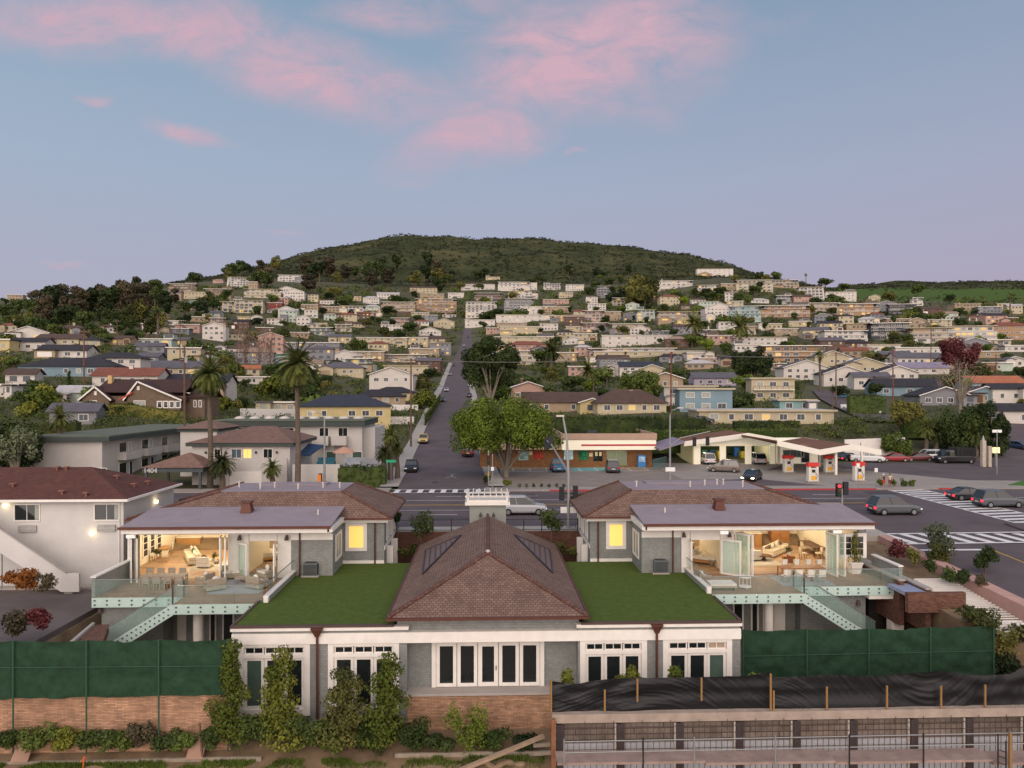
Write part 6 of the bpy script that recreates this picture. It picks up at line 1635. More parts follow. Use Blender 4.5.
for px,pb,l in ((788,472.5,'fuel pump nearest the garage with a red top'),(812.5,482,'fuel pump left of the front canopy post with a red top'),(829,472.5,'fuel pump behind the front canopy post with a red top'),(858.5,481,'rightmost fuel pump with a red top beside the lawn sign')):
    X,Y,_=atZ(px,pb,-.1); o=thing('fuel_pump',l,'fuel pump',(X,Y,-.1),R(8),'fuel pumps')
    mb=MB(); mb.box(-.9,.9,-.35,.35,0,.15); part('plinth',mb,CON,o)
    mb=MB(); mb.box(-.72,-.4,-.28,.28,.15,2.1); mb.box(.4,.72,-.28,.28,.15,2.1) ; part('side_column',mb,PW,o)
    mb=MB(); mb.box(-.399,.399,-.25,.25,.15,1.9); part('cabinet',mb,PW,o)
    mb=MB(); mb.box(-.8,.8,-.32,.32,2.1,2.6); part('top_sign',mb,RD,o)
    mb=MB(); mb.box(-.32,.32,-.29,-.252,.3,.85); part('yellow_panel',mb,YO,o)
    mb=MB(); mb.box(-.25,.25,-.29,-.252,1.3,1.7); part('screen',mb,BLK,o)
    mb=MB(); mb.tube([(.3,-.3,1.3),(.45,-.5,.8),(.3,-.35,.4)],.03,6); part('hose',mb,BLK,o)
for px,py,d_,l in ((809,453,117,'yellow scalloped sign on the kiosk'),(836,457,103.4,'yellow scalloped sign on the front canopy post')):
    X,Y,Z=atD(px,py,d_); mb=MB(); pts=[(0,-.5)]+[(.62*math.cos(a),.62*math.sin(a)*.9+.05) for a in [R(x) for x in range(-20,201,20)]]; mb.prism(pts,'y',-.08,.08); single('emblem_sign',mb,YO,l,'sign',org=(X,Y,Z))
for px,pb,w_,h_,l in ((799,481,.5,1.3,'white bin left of the front pumps'),(804.5,481,.4,1.4,'narrow white bin left of the front pumps'),(870.5,481,.9,1.6,'white rack right of the rightmost pump'),(842,473,.7,1.6,'pale cabinet right of the canopy post'),(846,479,1.6,1.0,'grey low planter box by the canopy post'),(779,472,.5,1.3,'white bollard box by the garage pump')):
    X,Y,_=atZ(px,pb,-.1); mb=MB(); mb.box(-w_/2,w_/2,-.3,.3,0,h_); mb.box(-w_/2-.04,w_/2+.04,-.34,.34,h_,h_+.08); single('forecourt_bin' if w_<1 else 'planter_box',mb,PW if w_<1 else mat('box_grey','62666a'),l,'bin' if w_<1 else 'planter',org=(X,Y,-.1))
for px,hh in ((858,3.2),(876,2.6)):
    X,Y,_=atD(px,HZ,91.6); o=thing('small_sign','thin pole with a small plate '+('left' if px<870 else 'right')+' of the planted verge before the station','street sign',(X,Y,-.17)); mb=MB(); mb.tube([(0,0,0),(0,0,hh)],.05,6); part('pole',mb,GALV,o); mb=MB(); mb.box(-.2,.2,-.06,-.02,hh-.5,hh); part('plate',mb,mat('white_sign','d9d9d6'),o)
# ================= people =================
def person(X,Y,Z,head,label,shirt,shorts,hair):
    t=thing('person',label,'person',(X,Y,Z),R(head))
    def skin(name,V,E,Rr,m,sub=1):
        me=bpy.data.meshes.new(name); me.from_pydata(V,E,[]); me.materials.append(m)
        o=bpy.data.objects.new(name,me); link(o,t); sk=o.modifiers.new('s','SKIN'); 
        for i,r in enumerate(Rr): me.skin_vertices[0].data[i].radius=(r,r)
        me.skin_vertices[0].data[0].use_root=True
        s=o.modifiers.new('u','SUBSURF'); s.levels=sub; s.render_levels=sub; return o
    SK=mat('skin','a8795f',rough=.6,var=0)
    V=[(0,0,.95),(0,0,1.15),(0,0,1.4),(0,0,1.5),(0,.02,1.62),(0,.02,1.74),(.2,0,1.42),(.27,.05,1.15),(.25,.18,.95),(-.2,0,1.42),(-.27,.0,1.15),(-.26,.12,.92),(.1,0,.9),(.12,.12,.5),(.12,.02,.08),(.12,.18,.04),(-.1,0,.9),(-.12,-.05,.5),(-.12,-.2,.1),(-.12,-.04,.04)]
    E=[(0,1),(1,2),(2,3),(3,4),(4,5),(2,6),(6,7),(7,8),(2,9),(9,10),(10,11),(0,12),(12,13),(13,14),(14,15),(0,16),(16,17),(17,18),(18,19)]
    skin('body',V,E,[.14,.13,.15,.06,.1,.09,.06,.045,.035,.06,.045,.035,.09,.06,.045,.04,.09,.06,.045,.04],SK)
    skin('shirt',[V[1],V[2],V[6],((V[6][0]+V[7][0])/2,.02,1.29),V[9],((V[9][0]+V[10][0])/2,0,1.29),(0,0,.98)],[(0,1),(1,2),(2,3),(1,4),(4,5),(0,6)],[.16,.17,.085,.075,.085,.075,.165],mat('shirt_'+shirt,shirt))
    skin('shorts',[V[0],V[12],V[13],V[16],V[17]],[(0,1),(1,2),(0,3),(3,4)],[.165,.12,.09,.12,.09],mat('shorts_'+shorts,shorts))
    mb=MB(); mb.blob((0,-.01,1.72),(.115,.125,.11),n=10,m=6,j=.02); part('hair',mb,mat('hair_'+hair,hair),t,smooth=True)
for px,pb,sh,so_,ha,l,hd in ((883.5,488,'2a2a30','a8462e','d8d2c8','person in a dark top and reddish shorts waiting by the highway crosswalk',200),(890,487.5,'b9a99a','6a4030','3a2a22','person in a pale top standing right of the one in the dark top',160)):
    X,Y,_=atZ(px,pb,-.17); person(X,Y,-.17,hd,l,sh,so_,ha)
# ================= motel and terrace complex on the left =================
MW=mat('white_stucco','b5b0ab',rough=.9,var=.07,scale=.4); DG=mat('dark_green_fascia','3f4643',rough=.8,var=.06); GR=mat('sage_flat_roof','5c6155',rough=1,var=.15,scale=.4)
t=thing('motel','white two storey motel with sage flat roof and dark fascia behind the red roofed house','motel',(-50,100,-.2))
x0,x1=XY(32,97),XY(102,97)
mb=MB(); mb.box(x0,x1,97,122,-1,5.6); mb.box(x1+.001,x1+15,122,130,-1,5.6); mb.box(x0-.01,x0+3,97,100,-1,5.61) if False else None; part('wall',mb,MW,t,world=True)
mb=MB(); mb.box(x0-.4,x1+1.2,96.4,121.6,6.15,6.3); mb.box(x0-.4,x1+16,121.61,131,6.15,6.3); part('flat_roof',mb,GR,t,world=True)
mb=MB(); mb.box(x0-.45,x1+1.25,96.3,121.7,5.6,6.149); mb.box(x1+1.3,x1+16.1,121,131,5.6,6.149); part('fascia',mb,DG,t,world=True)
for k in range(3):
    y=101+k*6.5; mb=MB(); mb.box(x1,x1+1.15,y,y+4.6,2.7,3.75); part('balcony',mb,MW,t,world=True)
    win(t,(x1+.0,y+.3,3.2),(0,1),(1,0),2.2,1.9,pm=PANE); win(t,(x1+.0,y+2.9,2.8),(0,1),(1,0),1.0,2.3,pm=MW,name='door')
    win(t,(x1+.0,y+.3,.2),(0,1),(1,0),2.2,2.1,pm=PANE); win(t,(x1+.0,y+3.2,.0),(0,1),(1,0),1.0,2.3,pm=mat('navy_door','26344a'),name='door')
win(t,(XY(90,97),96.99,-.1),UX,NX_,2.2,2.2,pm=PANE); win(t,(x1+4,121.99,3.2),UX,NX_,2.4,1.6,pm=PANEG); win(t,(x1+9,121.99,2.8),UX,NX_,1.0,2.2,pm=mat('navy_door','26344a'),name='door')
mb=MB(); mb.box(x1+1.3,x1+10,121.6,121.98,-.2,2.9); part('mural',mb,mat('mural','24394d',var=.9,scale=.6),t,world=True)
mb=MB(); mb.bar((XY(62,96),94,-.2),(XY(62,96)-4,94,3.6),.12,.3); part('stair_rail',mb,DG,t,world=True)
# flat top domes
for k in range(7): 
    x=x1+2+k*1.8; mb=MB(); mb.blob((x,126,6.3),(.8,1,.35),n=10,m=6,j=0); part('skylight_dome',mb,mat('pale_metal','b9b1a8'),t,world=True,smooth=True)
# white terrace complex
t=thing('terrace_hotel','white hotel block with pink brown hipped roof and dark fascia between the two tall palms','hotel',(XY(240,97),97,-.2))
Y0=97; x0,x1=XY(192,Y0),XY(290,Y0); ez=ZY(240,446,Y0)
mb=MB(); mb.box(x0,x1,Y0,Y0+12,-1,ez); part('wall',mb,MW,t,world=True)
mb=MB(); mb.box(x0-.6,x1+.6,Y0-.6,Y0+12.6,ez,ez+.45); part('fascia',mb,DG,t,world=True)
rz0=ez+.451; rt=rz0+1.9; PB=mat('pink_brown_roof','7d6257',rough=.95,var=.15,kind='tile',k=(.4,.3,.03,.5,.15))
a=[(x0-.7,Y0-.7,rz0),(x1+.7,Y0-.7,rz0),(x1+.7,Y0+12.7,rz0),(x0-.7,Y0+12.7,rz0)]; r0=(x0+6,Y0+6,rt); r1=(x1-3.6,Y0+6,rt)
mb=MB(); mb.poly([a[0],a[1],r1,r0]); mb.poly([a[1],a[2],r1]); mb.poly([a[2],a[3],r0,r1]); mb.poly([a[3],a[0],r0]); mb.poly(a[::-1]); part('roof',mb,PB,t,world=True)
for pa,pb,lit,nm_ in ((214,221,0,'door'),(231,242,0,'window'),(243,252,1,'window'),(263,273,0,'door')):
    win(t,(XY(pa,Y0),Y0-.01,ZY(240,458.5,Y0)),UX,NX_,XY(pb,Y0)-XY(pa,Y0),ZY(240,448.5,Y0)-ZY(240,458.5,Y0),pm=LIT if lit else PANE if nm_=='door' else mat('blue_grey_panel','4a5865'),nx=2,name=nm_)
for pa in (206,226,256,277): 
    mb=MB(); x=XY(pa,Y0); mb.box(x-.12,x+.12,Y0-.2,Y0-.003,3.9,4.2); part('wall_light',mb,DG,t,world=True)
mb=MB(); mb.box(XY(222,Y0-1.5),x1,Y0-1.5,Y0-1.2,-1,ZY(240,458.5,Y0-1.4)); mb.box(XY(285,Y0-1.5)+1,XY(340,Y0-1.5),Y0-1.7,Y0-1.4,-1,ZY(240,464.5,Y0-1.4)); part('parapet_wall',mb,MW,t,world=True)
mb=MB(); mb.box(XY(230,Y0-1.5),XY(262,Y0-1.5),Y0-1.56,Y0-1.503,-.2,1.7); part('garage_door',mb,WHT,t,world=True)
mb=MB(); mb.box(x0-4,x0+1,Y0+6,Y0+14,-1,6.9); part('tower_wall',mb,MW,t,world=True); mb=MB(); 
c0=[(x0-4.6,Y0+5.4,6.9),(x0+1.6,Y0+5.4,6.9),(x0+1.6,Y0+14.6,6.9),(x0-4.6,Y0+14.6,6.9)]; pk=(x0-1.5,Y0+10,8.0)
for i in range(4): mb.poly([c0[i],c0[(i+1)%4],pk])
mb.poly(c0[::-1]); part('tower_roof',mb,PB,t,world=True); mb=MB(); mb.box(x0-4.3,x0+1.3,Y0+5.7,Y0+14.3,6.5,6.895); part('fascia',mb,DG,t,world=True)
t=thing('flat_roofed_hotel','long white two storey block with flat sage roof and two balconies behind the terrace','hotel',(XY(300,114),114,.2))
Y1=114; x0,x1=XY(217,Y1),XY(362,Y1); zt=ZY(300,426,Y1)
mb=MB(); mb.box(x0,x1,Y1,Y1+13,-2,zt); part('wall',mb,MW,t,world=True)
mb=MB(); mb.box(x0-.5,x1+.5,Y1-.8,Y1+13.5,zt,zt+.8); part('fascia',mb,DG,t,world=True); mb=MB(); mb.box(x0-.6,x1+.6,Y1-.9,Y1+13.6,zt+.8,zt+.95); part('flat_roof',mb,GR,t,world=True)
for pa,pb in ((319,329),(338,348),(283,294),(238,252),(262,275)):
    win(t,(XY(pa,Y1),Y1-.01,ZY(300,438,Y1)),UX,NX_,XY(pb,Y1)-XY(pa,Y1),ZY(300,427.5,Y1)-ZY(300,438,Y1),pm=PANE,nx=2)
for pa,pb in ((318,330),(333,348)): mb=MB(); mb.box(XY(pa,Y1),XY(pb,Y1),Y1-1.4,Y1-.003,ZY(300,445,Y1),ZY(300,436,Y1)); part('balcony',mb,MW,t,world=True)
for pa in (326,352): win(t,(XY(pa,Y1),Y1-.01,1.2),UX,NX_,1.6,1.6,pm=PANEG)
for k in range(9): x=x0+1.5+k*2.4; mb=MB(); mb.blob((x,Y1+6,zt+.95),(.9,1,.4),n=10,m=6,j=0); part('skylight_dome',mb,mat('pale_metal','b9b1a8'),t,world=True,smooth=True)
mb=MB(); mb.box(x1+.001,XY(375,Y1+2),Y1+2,Y1+13,-2,zt-.4); part('side_wing',mb,MW,t,world=True)
# terrace umbrella, awning, furniture
X,Y=XY(344,103),103; zb=.4; o=thing('patio_umbrella','salmon patio umbrella on the hotel terrace','umbrella',(X,Y,0)); mb=MB(); mb.tube([(0,0,0),(0,0,4.3)],.05,6); part('pole',mb,WHT,o); mb=MB(); mb.lathe((0,0,3.5),[(1.6,0),(1.5,.15),(.05,.85)],10); part('canopy',mb,mat('salmon_canvas','b58a74'),o)
mb=MB(); mb.slab([(XY(291,103),101,3.6),(XY(313,103),101,3.3),(XY(321,105),107,4.3),(XY(296,105),107,4.6)],.15); o=single('terrace_awning',mb,mat('navy_canvas','2c3f5c'),'navy blue fabric awning over the hotel terrace','awning')
for px,c,l in ((326,'2a5a6a','teal lounge seat on the terrace'),(352,'8a8f96','pale grey lounge seat on the terrace')):
    X,Y=XY(px,101),101; o=thing('lounge_seat',l,'seat',(X,Y,2.0)); M=mat('seat_'+c,c); mb=MB(); mb.box(-1.2,1.2,-.4,.4,0,.45); part('seat',mb,M,o); mb=MB(); mb.box(-1.2,1.2,.4,.6,0,.95); part('backrest',mb,M,o)
mb=MB(); mb.box(XY(338,99),XY(378,99),96.5,112,-1,1.98); single('terrace_deck',mb,CON,'raised terrace floor beneath the salmon umbrella','terrace')
# gazebo with street number
d_=92; X,Y,_=atD(176,HZ,d_); o=thing('gazebo','brown hip roofed gazebo bearing the number 1404 on its dark fascia','gazebo',(X,Y,-.2))
s=d_/F; ez=CZ-(469.5-HZ)*s+.2; hw=31*s
c0=[(-hw,-1.2,ez+.35),(hw,-1.2,ez+.35),(hw,6,ez+.35),(-hw,6,ez+.35)]; pk=(.8,2.4,ez+1.95); mb=MB()
for i in range(4): mb.poly([c0[i],c0[(i+1)%4],pk])
mb.poly(c0[::-1]); part('roof',mb,PB,o); mb=MB(); mb.box(-hw+.2,hw-.2,-1.0,5.8,ez-.25,ez+.34); part('fascia',mb,mat('slate_fascia','474c4f'),o)
for x in (-hw+.6,hw-.6): 
    for y in (-.8,5.5): mb=MB(); mb.box(x-.15,x+.15,y-.15,y+.15,0,ez-.25); part('post',mb,mat('slate_fascia','474c4f'),o)
cu=bpy.data.curves.new('number','FONT'); cu.body='1404'; cu.size=.85; cu.extrude=.03; tmp=bpy.data.objects.new('tmp_number',cu); COL.objects.link(tmp)
bpy.context.view_layer.update(); dg=bpy.context.evaluated_depsgraph_get(); me=bpy.data.meshes.new_from_object(tmp.evaluated_get(dg)); bpy.data.objects.remove(tmp)
me.materials.clear(); me.materials.append(mat('white_numbers','c8c8c2',var=0)); n_=bpy.data.objects.new('street_number',me); link(n_,o); n_.location=(-hw+.35,-1.05,ez-.28); n_.rotation_euler=(R(90),0,0)
for px in (167,178): 
    X,Y,_=atD(px,HZ,91); mb=MB(); mb.lathe((0,0,0),[(.3,0),(.5,.9),(.45,1.0)],12); single('round_planter',mb,mat('pale_stucco','a89d90'),('left' if px==167 else 'right')+' pale round planter beneath the gazebo edge','planter',org=(X,Y,-.2))
# far left white house beside garden of the left wing
Yh=57.2; o=thing('red_roofed_house','white stucco house with red brown hipped roof and outdoor stair at the left edge','house',(XY(60,Yh),Yh,-3.0))
x1=XY(123.5,Yh); x0=-70; ez=ZY(120,498.5,Yh); M=mat('rendered_white','b9b6b3',rough=.9,var=.07,scale=.8)
mb=MB(); mb.box(x0,x1,Yh,66.2,-3.6,ez-.02); part('wall',mb,M,o,world=True)
RBR=mat('red_brown_shingle','54352f',rough=1,var=.2,kind='shingle',k=(.3,.14,.012,.5,.14)); ov=.5; xr_,yf,yb=x1+ov,Yh-ov,66.6; rt=ZY(60,467,61.7)
A=(x0,yf,ez);B=(xr_,yf,ez);C=(xr_,yb,ez);D=(x0,yb,ez); p=(xr_-5.3,61.7,rt); q0=(x0,61.7,rt)
mb=MB(); mb.poly([A,B,p,q0]); mb.poly([B,C,p]); mb.poly([C,D,q0,p]); mb.poly([D,C,B,A]); part('roof',mb,RBR,o,world=True)
mb=MB(); mb.box(x0,xr_+.1,yf-.13,yf-.004,ez-.16,ez+.02); mb.box(xr_+.004,xr_+.13,yf,yb,ez-.16,ez+.02); part('gutter',mb,WHT,o,world=True)
for pa,pb in ((14,40.5),(94,120)): 
    f=win(o,(XY(pa,Yh),Yh,ZY(60,521,Yh)),UX,NX_,XY(pb,Yh)-XY(pa,Yh),ZY(60,503.5,Yh)-ZY(60,521,Yh),pm=PANE,nx=2,fr=.09)
    g=MB(); xx=XY(pb-5.5,Yh); g.box(xx,xx+.28,Yh-.03,Yh-.021,ZY(60,519.5,Yh),ZY(60,505,Yh)); part('curtain',g,mat('curtain','8f958a'),o,world=True)
for pa,pb in ((19,37),(98,116)): g=MB(); g.box(XY(pa,Yh),XY(pb,Yh),Yh-.14,Yh-.003,ZY(60,531.5,Yh),ZY(60,525,Yh)); part('air_conditioner_grille',g,mat('ac_beige','aaa8a4',kind='planks',k=(9,.07,.012)),o,world=True)
for px,py in ((5,506),(92,534)):
    x,_,z=atY(px,py,Yh-.1); g=MB(); g.lathe((x,Yh-.12,z-.12),[(.1,0),(.16,.2),(.1,.3)],10); part('wall_light',g,mat('lamp_glow','ffe9b0',emit=('ffe2a0',7),var=0),o,world=True); lamp('porch_lamp','POINT',(x,Yh-.5,z+.05),7,(1,.85,.55),.1)
x,z=x1+.1,ZY(152,505,56); g=MB(); g.box(x-.05,x+.12,62.4,62.6,2.6,2.85); part('wall_light',g,mat('lamp_glow','ffe9b0'),o,world=True); lamp('porch_lamp','POINT',(x+.4,62.5,2.8),10,(1,.85,.6),.1)
for px,py,Y_ in ((13,483,58.6),(57,469.5,61.2),(66,469.5,61.2),(62,492,57.5),(86,494,57.2),(117,474,61),(134,489,60.5),(148,481,62.6)):
    x=XY(px,Y_); zr=ez+(rt-ez)*min(1,(Y_-yf)/5.0); zr=min(zr,ez+(rt-ez)*max(0,(xr_-x)/5.3)); g=MB(); g.tube([(x,Y_,zr-.1),(x,Y_,zr+.22)],.09,8); g.box(x-.2,x+.2,Y_-.2,Y_+.2,zr+.22,zr+.3); part('roof_vent',g,mat('vent_red','7a5248'),o,world=True)
# outdoor stair with solid white parapet
g=MB(); xa_,za_=XY(0,55.2)-2.7,ZY(0,524,55.2)+1.6; xb_,zb_=XY(68,55.2),ZY(68,573,55.2); g.prism([(xa_,za_),(xb_,zb_),(xb_+.9,zb_),(xb_+.9,-2.8),(xb_-.4,-2.8),(xa_,za_-1.8)],'y',55.0,55.2); part('stair_parapet',g,M,o,world=True)
g=MB(); g.prism([(xa_,za_+.0),(xb_,zb_+.0),(xb_,zb_+.07),(xa_,za_+.07)],'y',54.95,55.25); part('stair_cap',g,CON,o,world=True)
g=MB()
for i in range(14): 
    t_=i/13; x=xa_+(xb_-xa_)*t_; z=za_-1.6+(zb_-1.4-za_+1.6)*t_; g.box(x-.3,x+.3,55.21,56.9,z-.2,z)
part('stair_steps',g,CON,o,world=True)
for px in (2,33,54): x=XY(px,56.0); g=MB(); g.tube([(x,56.0,-2.8),(x,56.0,1.6-px*.05)],.05,6); part('stair_post',g,GALV,o,world=True)
g=MB(); g.tube([(x1-.3,Yh-.06,ez-.1),(x1-.3,Yh-.06,-2.8)],.05,6); part('downspout',g,WHT,o,world=True)
# ================= foreground: fences, walls, retaining wall =================
GM=mat('green_mesh','1b3624',rough=.85,var=.3,scale=2.6,bump=.4); GP=mat('green_post','2a4a38',rough=.6,var=.05)
def screen(name,label,pa,pb,Y,ytop,ybot,posts,zb_post,seed):
    rnd=random.Random(seed); x0,x1=XY(pa,Y),XY(pb,Y); t=thing(name,label,'mesh fence',((x0+x1)/2,Y,-5),0,'green mesh fences')
    n=90; m=14; mb=MB()
    def pt(i,j,off):
        x=x0+(x1-x0)*i/n; px=pa+(pb-pa)*i/n
        ps=sorted(posts); prev=max([p for p in ps if p<=px],default=pa); nx=min([p for p in ps if p>px],default=pb); s=(px-prev)/max(nx-prev,1e-3); sag=math.sin(math.pi*max(0,min(1,s)))
        zt=lerp1(ytop,px)+1.5*sag+.6*mnoise.noise(Vector((px*.15,seed,0))); zb=lerp1(ybot,px)+1.2*sag
        y_=zt+(zb-zt)*j/m; z=ZY(px,y_,Y)
        dy=.22*sag*mnoise.noise(Vector((x*1.1,z*1.3,seed)))+.08*mnoise.noise(Vector((x*3,z*4,seed)))
        return (x,Y-.04+dy+off,z)
    for j in range(m+1):
        for i in range(n+1): mb.v.append(pt(i,j,0))
    for j in range(m):
        for i in range(n): a=j*(n+1)+i; mb.f.append((a,a+n+1,a+n+2,a+1))
    part('mesh_panel',mb,GM,t,world=True,smooth=True)
    for p in posts:
        g=MB(); x=XY(p,Y); g.tube([(x,Y-.16,zb_post),(x,Y-.16,ZY(p,lerp1(ytop,p)-.8,Y))],.045,8); part('post',g,GP,t,world=True)
    g=MB(); g.tube([(x0,Y-.14,ZY(pa,lerp1(ytop,pa)+26,Y)),(x1,Y-.14,ZY(pb,lerp1(ytop,pb)+26,Y))],.02,6); part('rail_wire',g,GP,t,world=True)
    return t
screen('green_fence','dark green mesh privacy fence on the stone wall left of the pavilion',-40,230.5,40.2,[(-40,641),(0,640.5),(229,639)],[(-40,698),(0,698),(160,695),(229,694)],(-20,15,88,160,229),-7.5,3)
screen('green_fence','green mesh privacy fence behind the black plastic sheeting right of the pavilion',741.5,993,43.2,[(741,629.5),(867,628.5),(930,627),(993,624)],[(741,676),(993,676)],(742,806,867.5,929,992),-6,5)
mb=MB(); mb.box(-45,XY(231.5,40.5),40.4,40.75,-8.2,ZY(100,692,40.4)); single('stone_wall',mb,STONE,'tan stone retaining wall beneath the left green mesh fence','wall')
# stone slabs
for px,l in ((22,'left tan slab leaning at the foot of the stone wall'),(196,'right tan slab leaning at the foot of the stone wall')):
    x=XY(px,39.9); mb=MB(); mb.hexa([(x-.45,39.6,-7.7),(x+.45,39.6,-7.7),(x+.45,39.72,-7.7),(x-.45,39.72,-7.7)],[(x-.3,40.2,-6.7),(x+.5,40.2,-6.7),(x+.5,40.3,-6.7),(x-.3,40.3,-6.7)]); single('stone_slab',mb,mat('slab_tan','8c6f5f',var=.12),l,'slab')
x=XY(203,39.8); mb=MB(); mb.bar((x,39.7,-7.6),(x-.3,40.1,-6.0),.09); single('leaning_stake',mb,WOOD,'thin dark stake leaning on the stone wall beside the right slab','stake')
x=XY(84,39.2); mb=MB(); mb.bar((x,39.1,-7.9),(x+.04,39.15,-7.2),.05); mb.bar((x-.15,39.1,-7.5),(x+.12,39.15,-7.25),.04); single('marker_stake',mb,mat('orange_stake','b0552a'),'small orange marker stake by the timber edging','stake')
TB=mat('weathered_timber','857a6c',rough=.95,var=.25,scale=2)
for i,(a,b,l) in enumerate(((2,140,'left length of weathered timber edging'),(141,262,'middle length of weathered timber edging'),(395,545,'right length of weathered timber edging below the patio wall'))):
    mb=MB(); mb.bar((XY(a,39.7),39.75,-7.86+.05*i),(XY(b,39.7),39.65,-7.8+.05*i),.14,.26); o=single('timber_edging',mb,TB,l,'timber'); o['group']='timber edging'
mb=MB(); mb.bar((XY(446,38.2),38.0,-8.0),(XY(544,39.3),39.4,-6.65),.25,.16); single('diagonal_plank',mb,mat('raw_plank','8f7a66',rough=.9,var=.2),'long pale plank lying diagonally up to the black sheeting','plank')
mb=MB(); mb.bar((XY(533,39.6),39.5,-7.2),(XY(550,39.6),39.5,-7.15),.12,.2); mb.bar((XY(533,39.6)+.02,39.2,-7.5),(XY(552,39.6),39.2,-7.45),.12,.2); single('timber_offcut',mb,TB,'short timber offcuts beside the orange corner post','timber')
mb=MB(); pts=[(XY(475+i*5,39.2),39.0+.15*math.sin(i),-7.95+.1*math.sin(i*1.3)) for i in range(11)]; mb.tube(pts,[.12+.05*(i%2) for i in range(11)],8); single('sandbag_roll',mb,mat('straw_roll','7e6a55',var=.3,scale=4),'lumpy straw erosion roll lying below the patio wall','straw roll')
# black plastic silt sheets
BP=mat('black_plastic','0c0d11',rough=.5,var=0,spec=.4)
def tarp(label,pa,pb,top,seed):
    Y=38.2; n=int((pb-pa)/1.4); m=34; mb=MB(); x0,x1=XY(pa,Y),XY(pb,Y)
    for j in range(m+1):
        for i in range(n+1):
            px=pa+(pb-pa)*i/n; zt=ZY(px,lerp1(top,px)+.8*mnoise.noise(Vector((px*.09,seed,1))),Y); zb=ZY(px,712,Y); z=zt+(zb-zt)*j/m; x=XY(px,Y)
            a_=.35*math.sin(x*.35+seed); dy=.13*mnoise.noise(Vector((x*.55+z*a_,z*1.6,seed)))+.06*(.5-abs(mnoise.noise(Vector((x*.45,(z+x*a_*.5)*5.0,seed+9)))))+.022*(.5-abs(mnoise.noise(Vector((x*.9,(z-x*a_*.6)*9.0,seed+5)))))
            mb.v.append((x,Y+dy,z))
    for j in range(m):
        for i in range(n): a=j*(n+1)+i; mb.f.append((a,a+n+1,a+n+2,a+1))
    t=thing('plastic_sheeting',label,'plastic sheeting',((x0+x1)/2,Y,-4.7),0,'black plastic sheets'); part('sheet',mb,BP,t,world=True,smooth=True); return t
tarp('black plastic sheeting stretched on stakes right of the patio steps',550,770,[(550,681.5),(575,684),(605,679),(640,678),(700,677.5),(745,676),(770,672)],2)
tarp('black plastic sheeting stretched along the right of the excavation',772,1130,[(772,678),(826,675),(880,676),(939,671),(985,676),(1010,674),(1024,668),(1130,665)],6)
ST_=mat('stake_wood','83633d',rough=.8,var=.1)
for k,(px,a,b) in enumerate(((604.5,689,711),(637,678,701),(701,677,700),(770,673,710),(773,690,711),(826,686,709),(886,685,708),(940,685,708),(984,684,707),(551,679,712))):
    x=XY(px,38); mb=MB(); mb.box(x-.045,x+.045,37.88,37.95,ZY(px,b,38),ZY(px,a,38)); o=single('wooden_stake',mb,ST_,f'orange wooden stake nailed to the black sheeting, {["second","third","fourth","fifth","sixth","seventh","eighth","ninth","tenth","first"][k]} from left','stake'); o['group']='stakes holding the black sheeting'
mb=MB(); x=XY(553,37.7); mb.box(x-.1,x+.1,37.5,37.7,-9.5,ZY(553,719,37.6)); single('corner_post',mb,mat('orange_post','7c5238',rough=.9,var=.2),'orange brown timber post at the left end of the retaining wall','post')
RX0,RX1=XY(552,38),45
t=thing('retaining_wall','unfinished timber lagged retaining wall with steel piles and rebar mesh below the black sheeting','retaining wall',(20,38,-9))
mb=MB(); mb.box(RX0,RX1,37.85,38.6,ZY(700,720,38),ZY(700,711.5,38)); part('cap_beam',mb,mat('tan_concrete','94867b',rough=.95,var=.18,scale=1.5),t,world=True)
mb=MB(); mb.box(RX0,RX1,38.1,38.4,ZY(700,742,38),ZY(700,720,38)-.004); part('lagging',mb,mat('lagging_boards','6e635b',rough=1,var=.35,scale=1.3,kind='planks',k=(3.1,.3,.03)),t,world=True)
mb=MB(); mb.box(RX0,RX1,38.05,38.4,-11,ZY(700,742,38)-.004); part('concrete_footing',mb,mat('pale_concrete','9b9ca0',rough=.9,var=.12,scale=1),t,world=True)
PL_=mat('pile_steel','3c3436',rough=.7,var=.2,scale=3)
for px in (560,620,679.5,739,796,853,913,968.5,1026,1085):
    x=XY(px,38); mb=MB(); mb.box(x-.2,x+.2,37.88,37.92,-11,ZY(700,722,38)); mb.box(x-.03,x+.03,37.92,38.09,-11,ZY(700,722,38)); part('steel_pile',mb,PL_,t,world=True)
    mb=MB(); mb.box(x-.28,x-.205,37.95,38.05,-8,ZY(700,722,38)); part('pile_flange',mb,mat('pale_metal','b9b1a8'),t,world=True)
RB_=mat('rebar','4a3d3a',rough=.9,var=.2); mb=MB(); x=RX0+.2; k=0
while x<RX1-1: mb.box(x-.012,x+.012,37.76,37.784,-11,ZY(700,720.5-(k%5==0)*3,38)); x+=.30; k+=1
for z in [ZY(700,y,38) for y in (724,731,738,746)]: mb.box(RX0,RX1,37.79,37.812,z-.012,z+.012)
part('rebar_mesh',mb,RB_,t,world=True)
mb=MB(); seg=((556,617),(617.3,702),(702.4,830),(830.4,985),(985.4,1060))
for i,(a,b) in enumerate(seg):
    z=ZY(a,757,36.6)+.04*(i%2); mb.box(XY(a,36.6),XY(b,36.6),36.0,37.2,z-.12,z)
single('scaffold_walkway',mb,mat('walkway_planks','8c7870',rough=.95,var=.25,scale=1.2),'dusty pink brown plank walkway along the retaining wall','walkway')
t=thing('pipe_railing','thin steel pipe railing along the excavation walkway','railing',(20,35.9,-8))
zr=ZY(700,739.5,35.9); zr2=ZY(700,750.5,35.9)
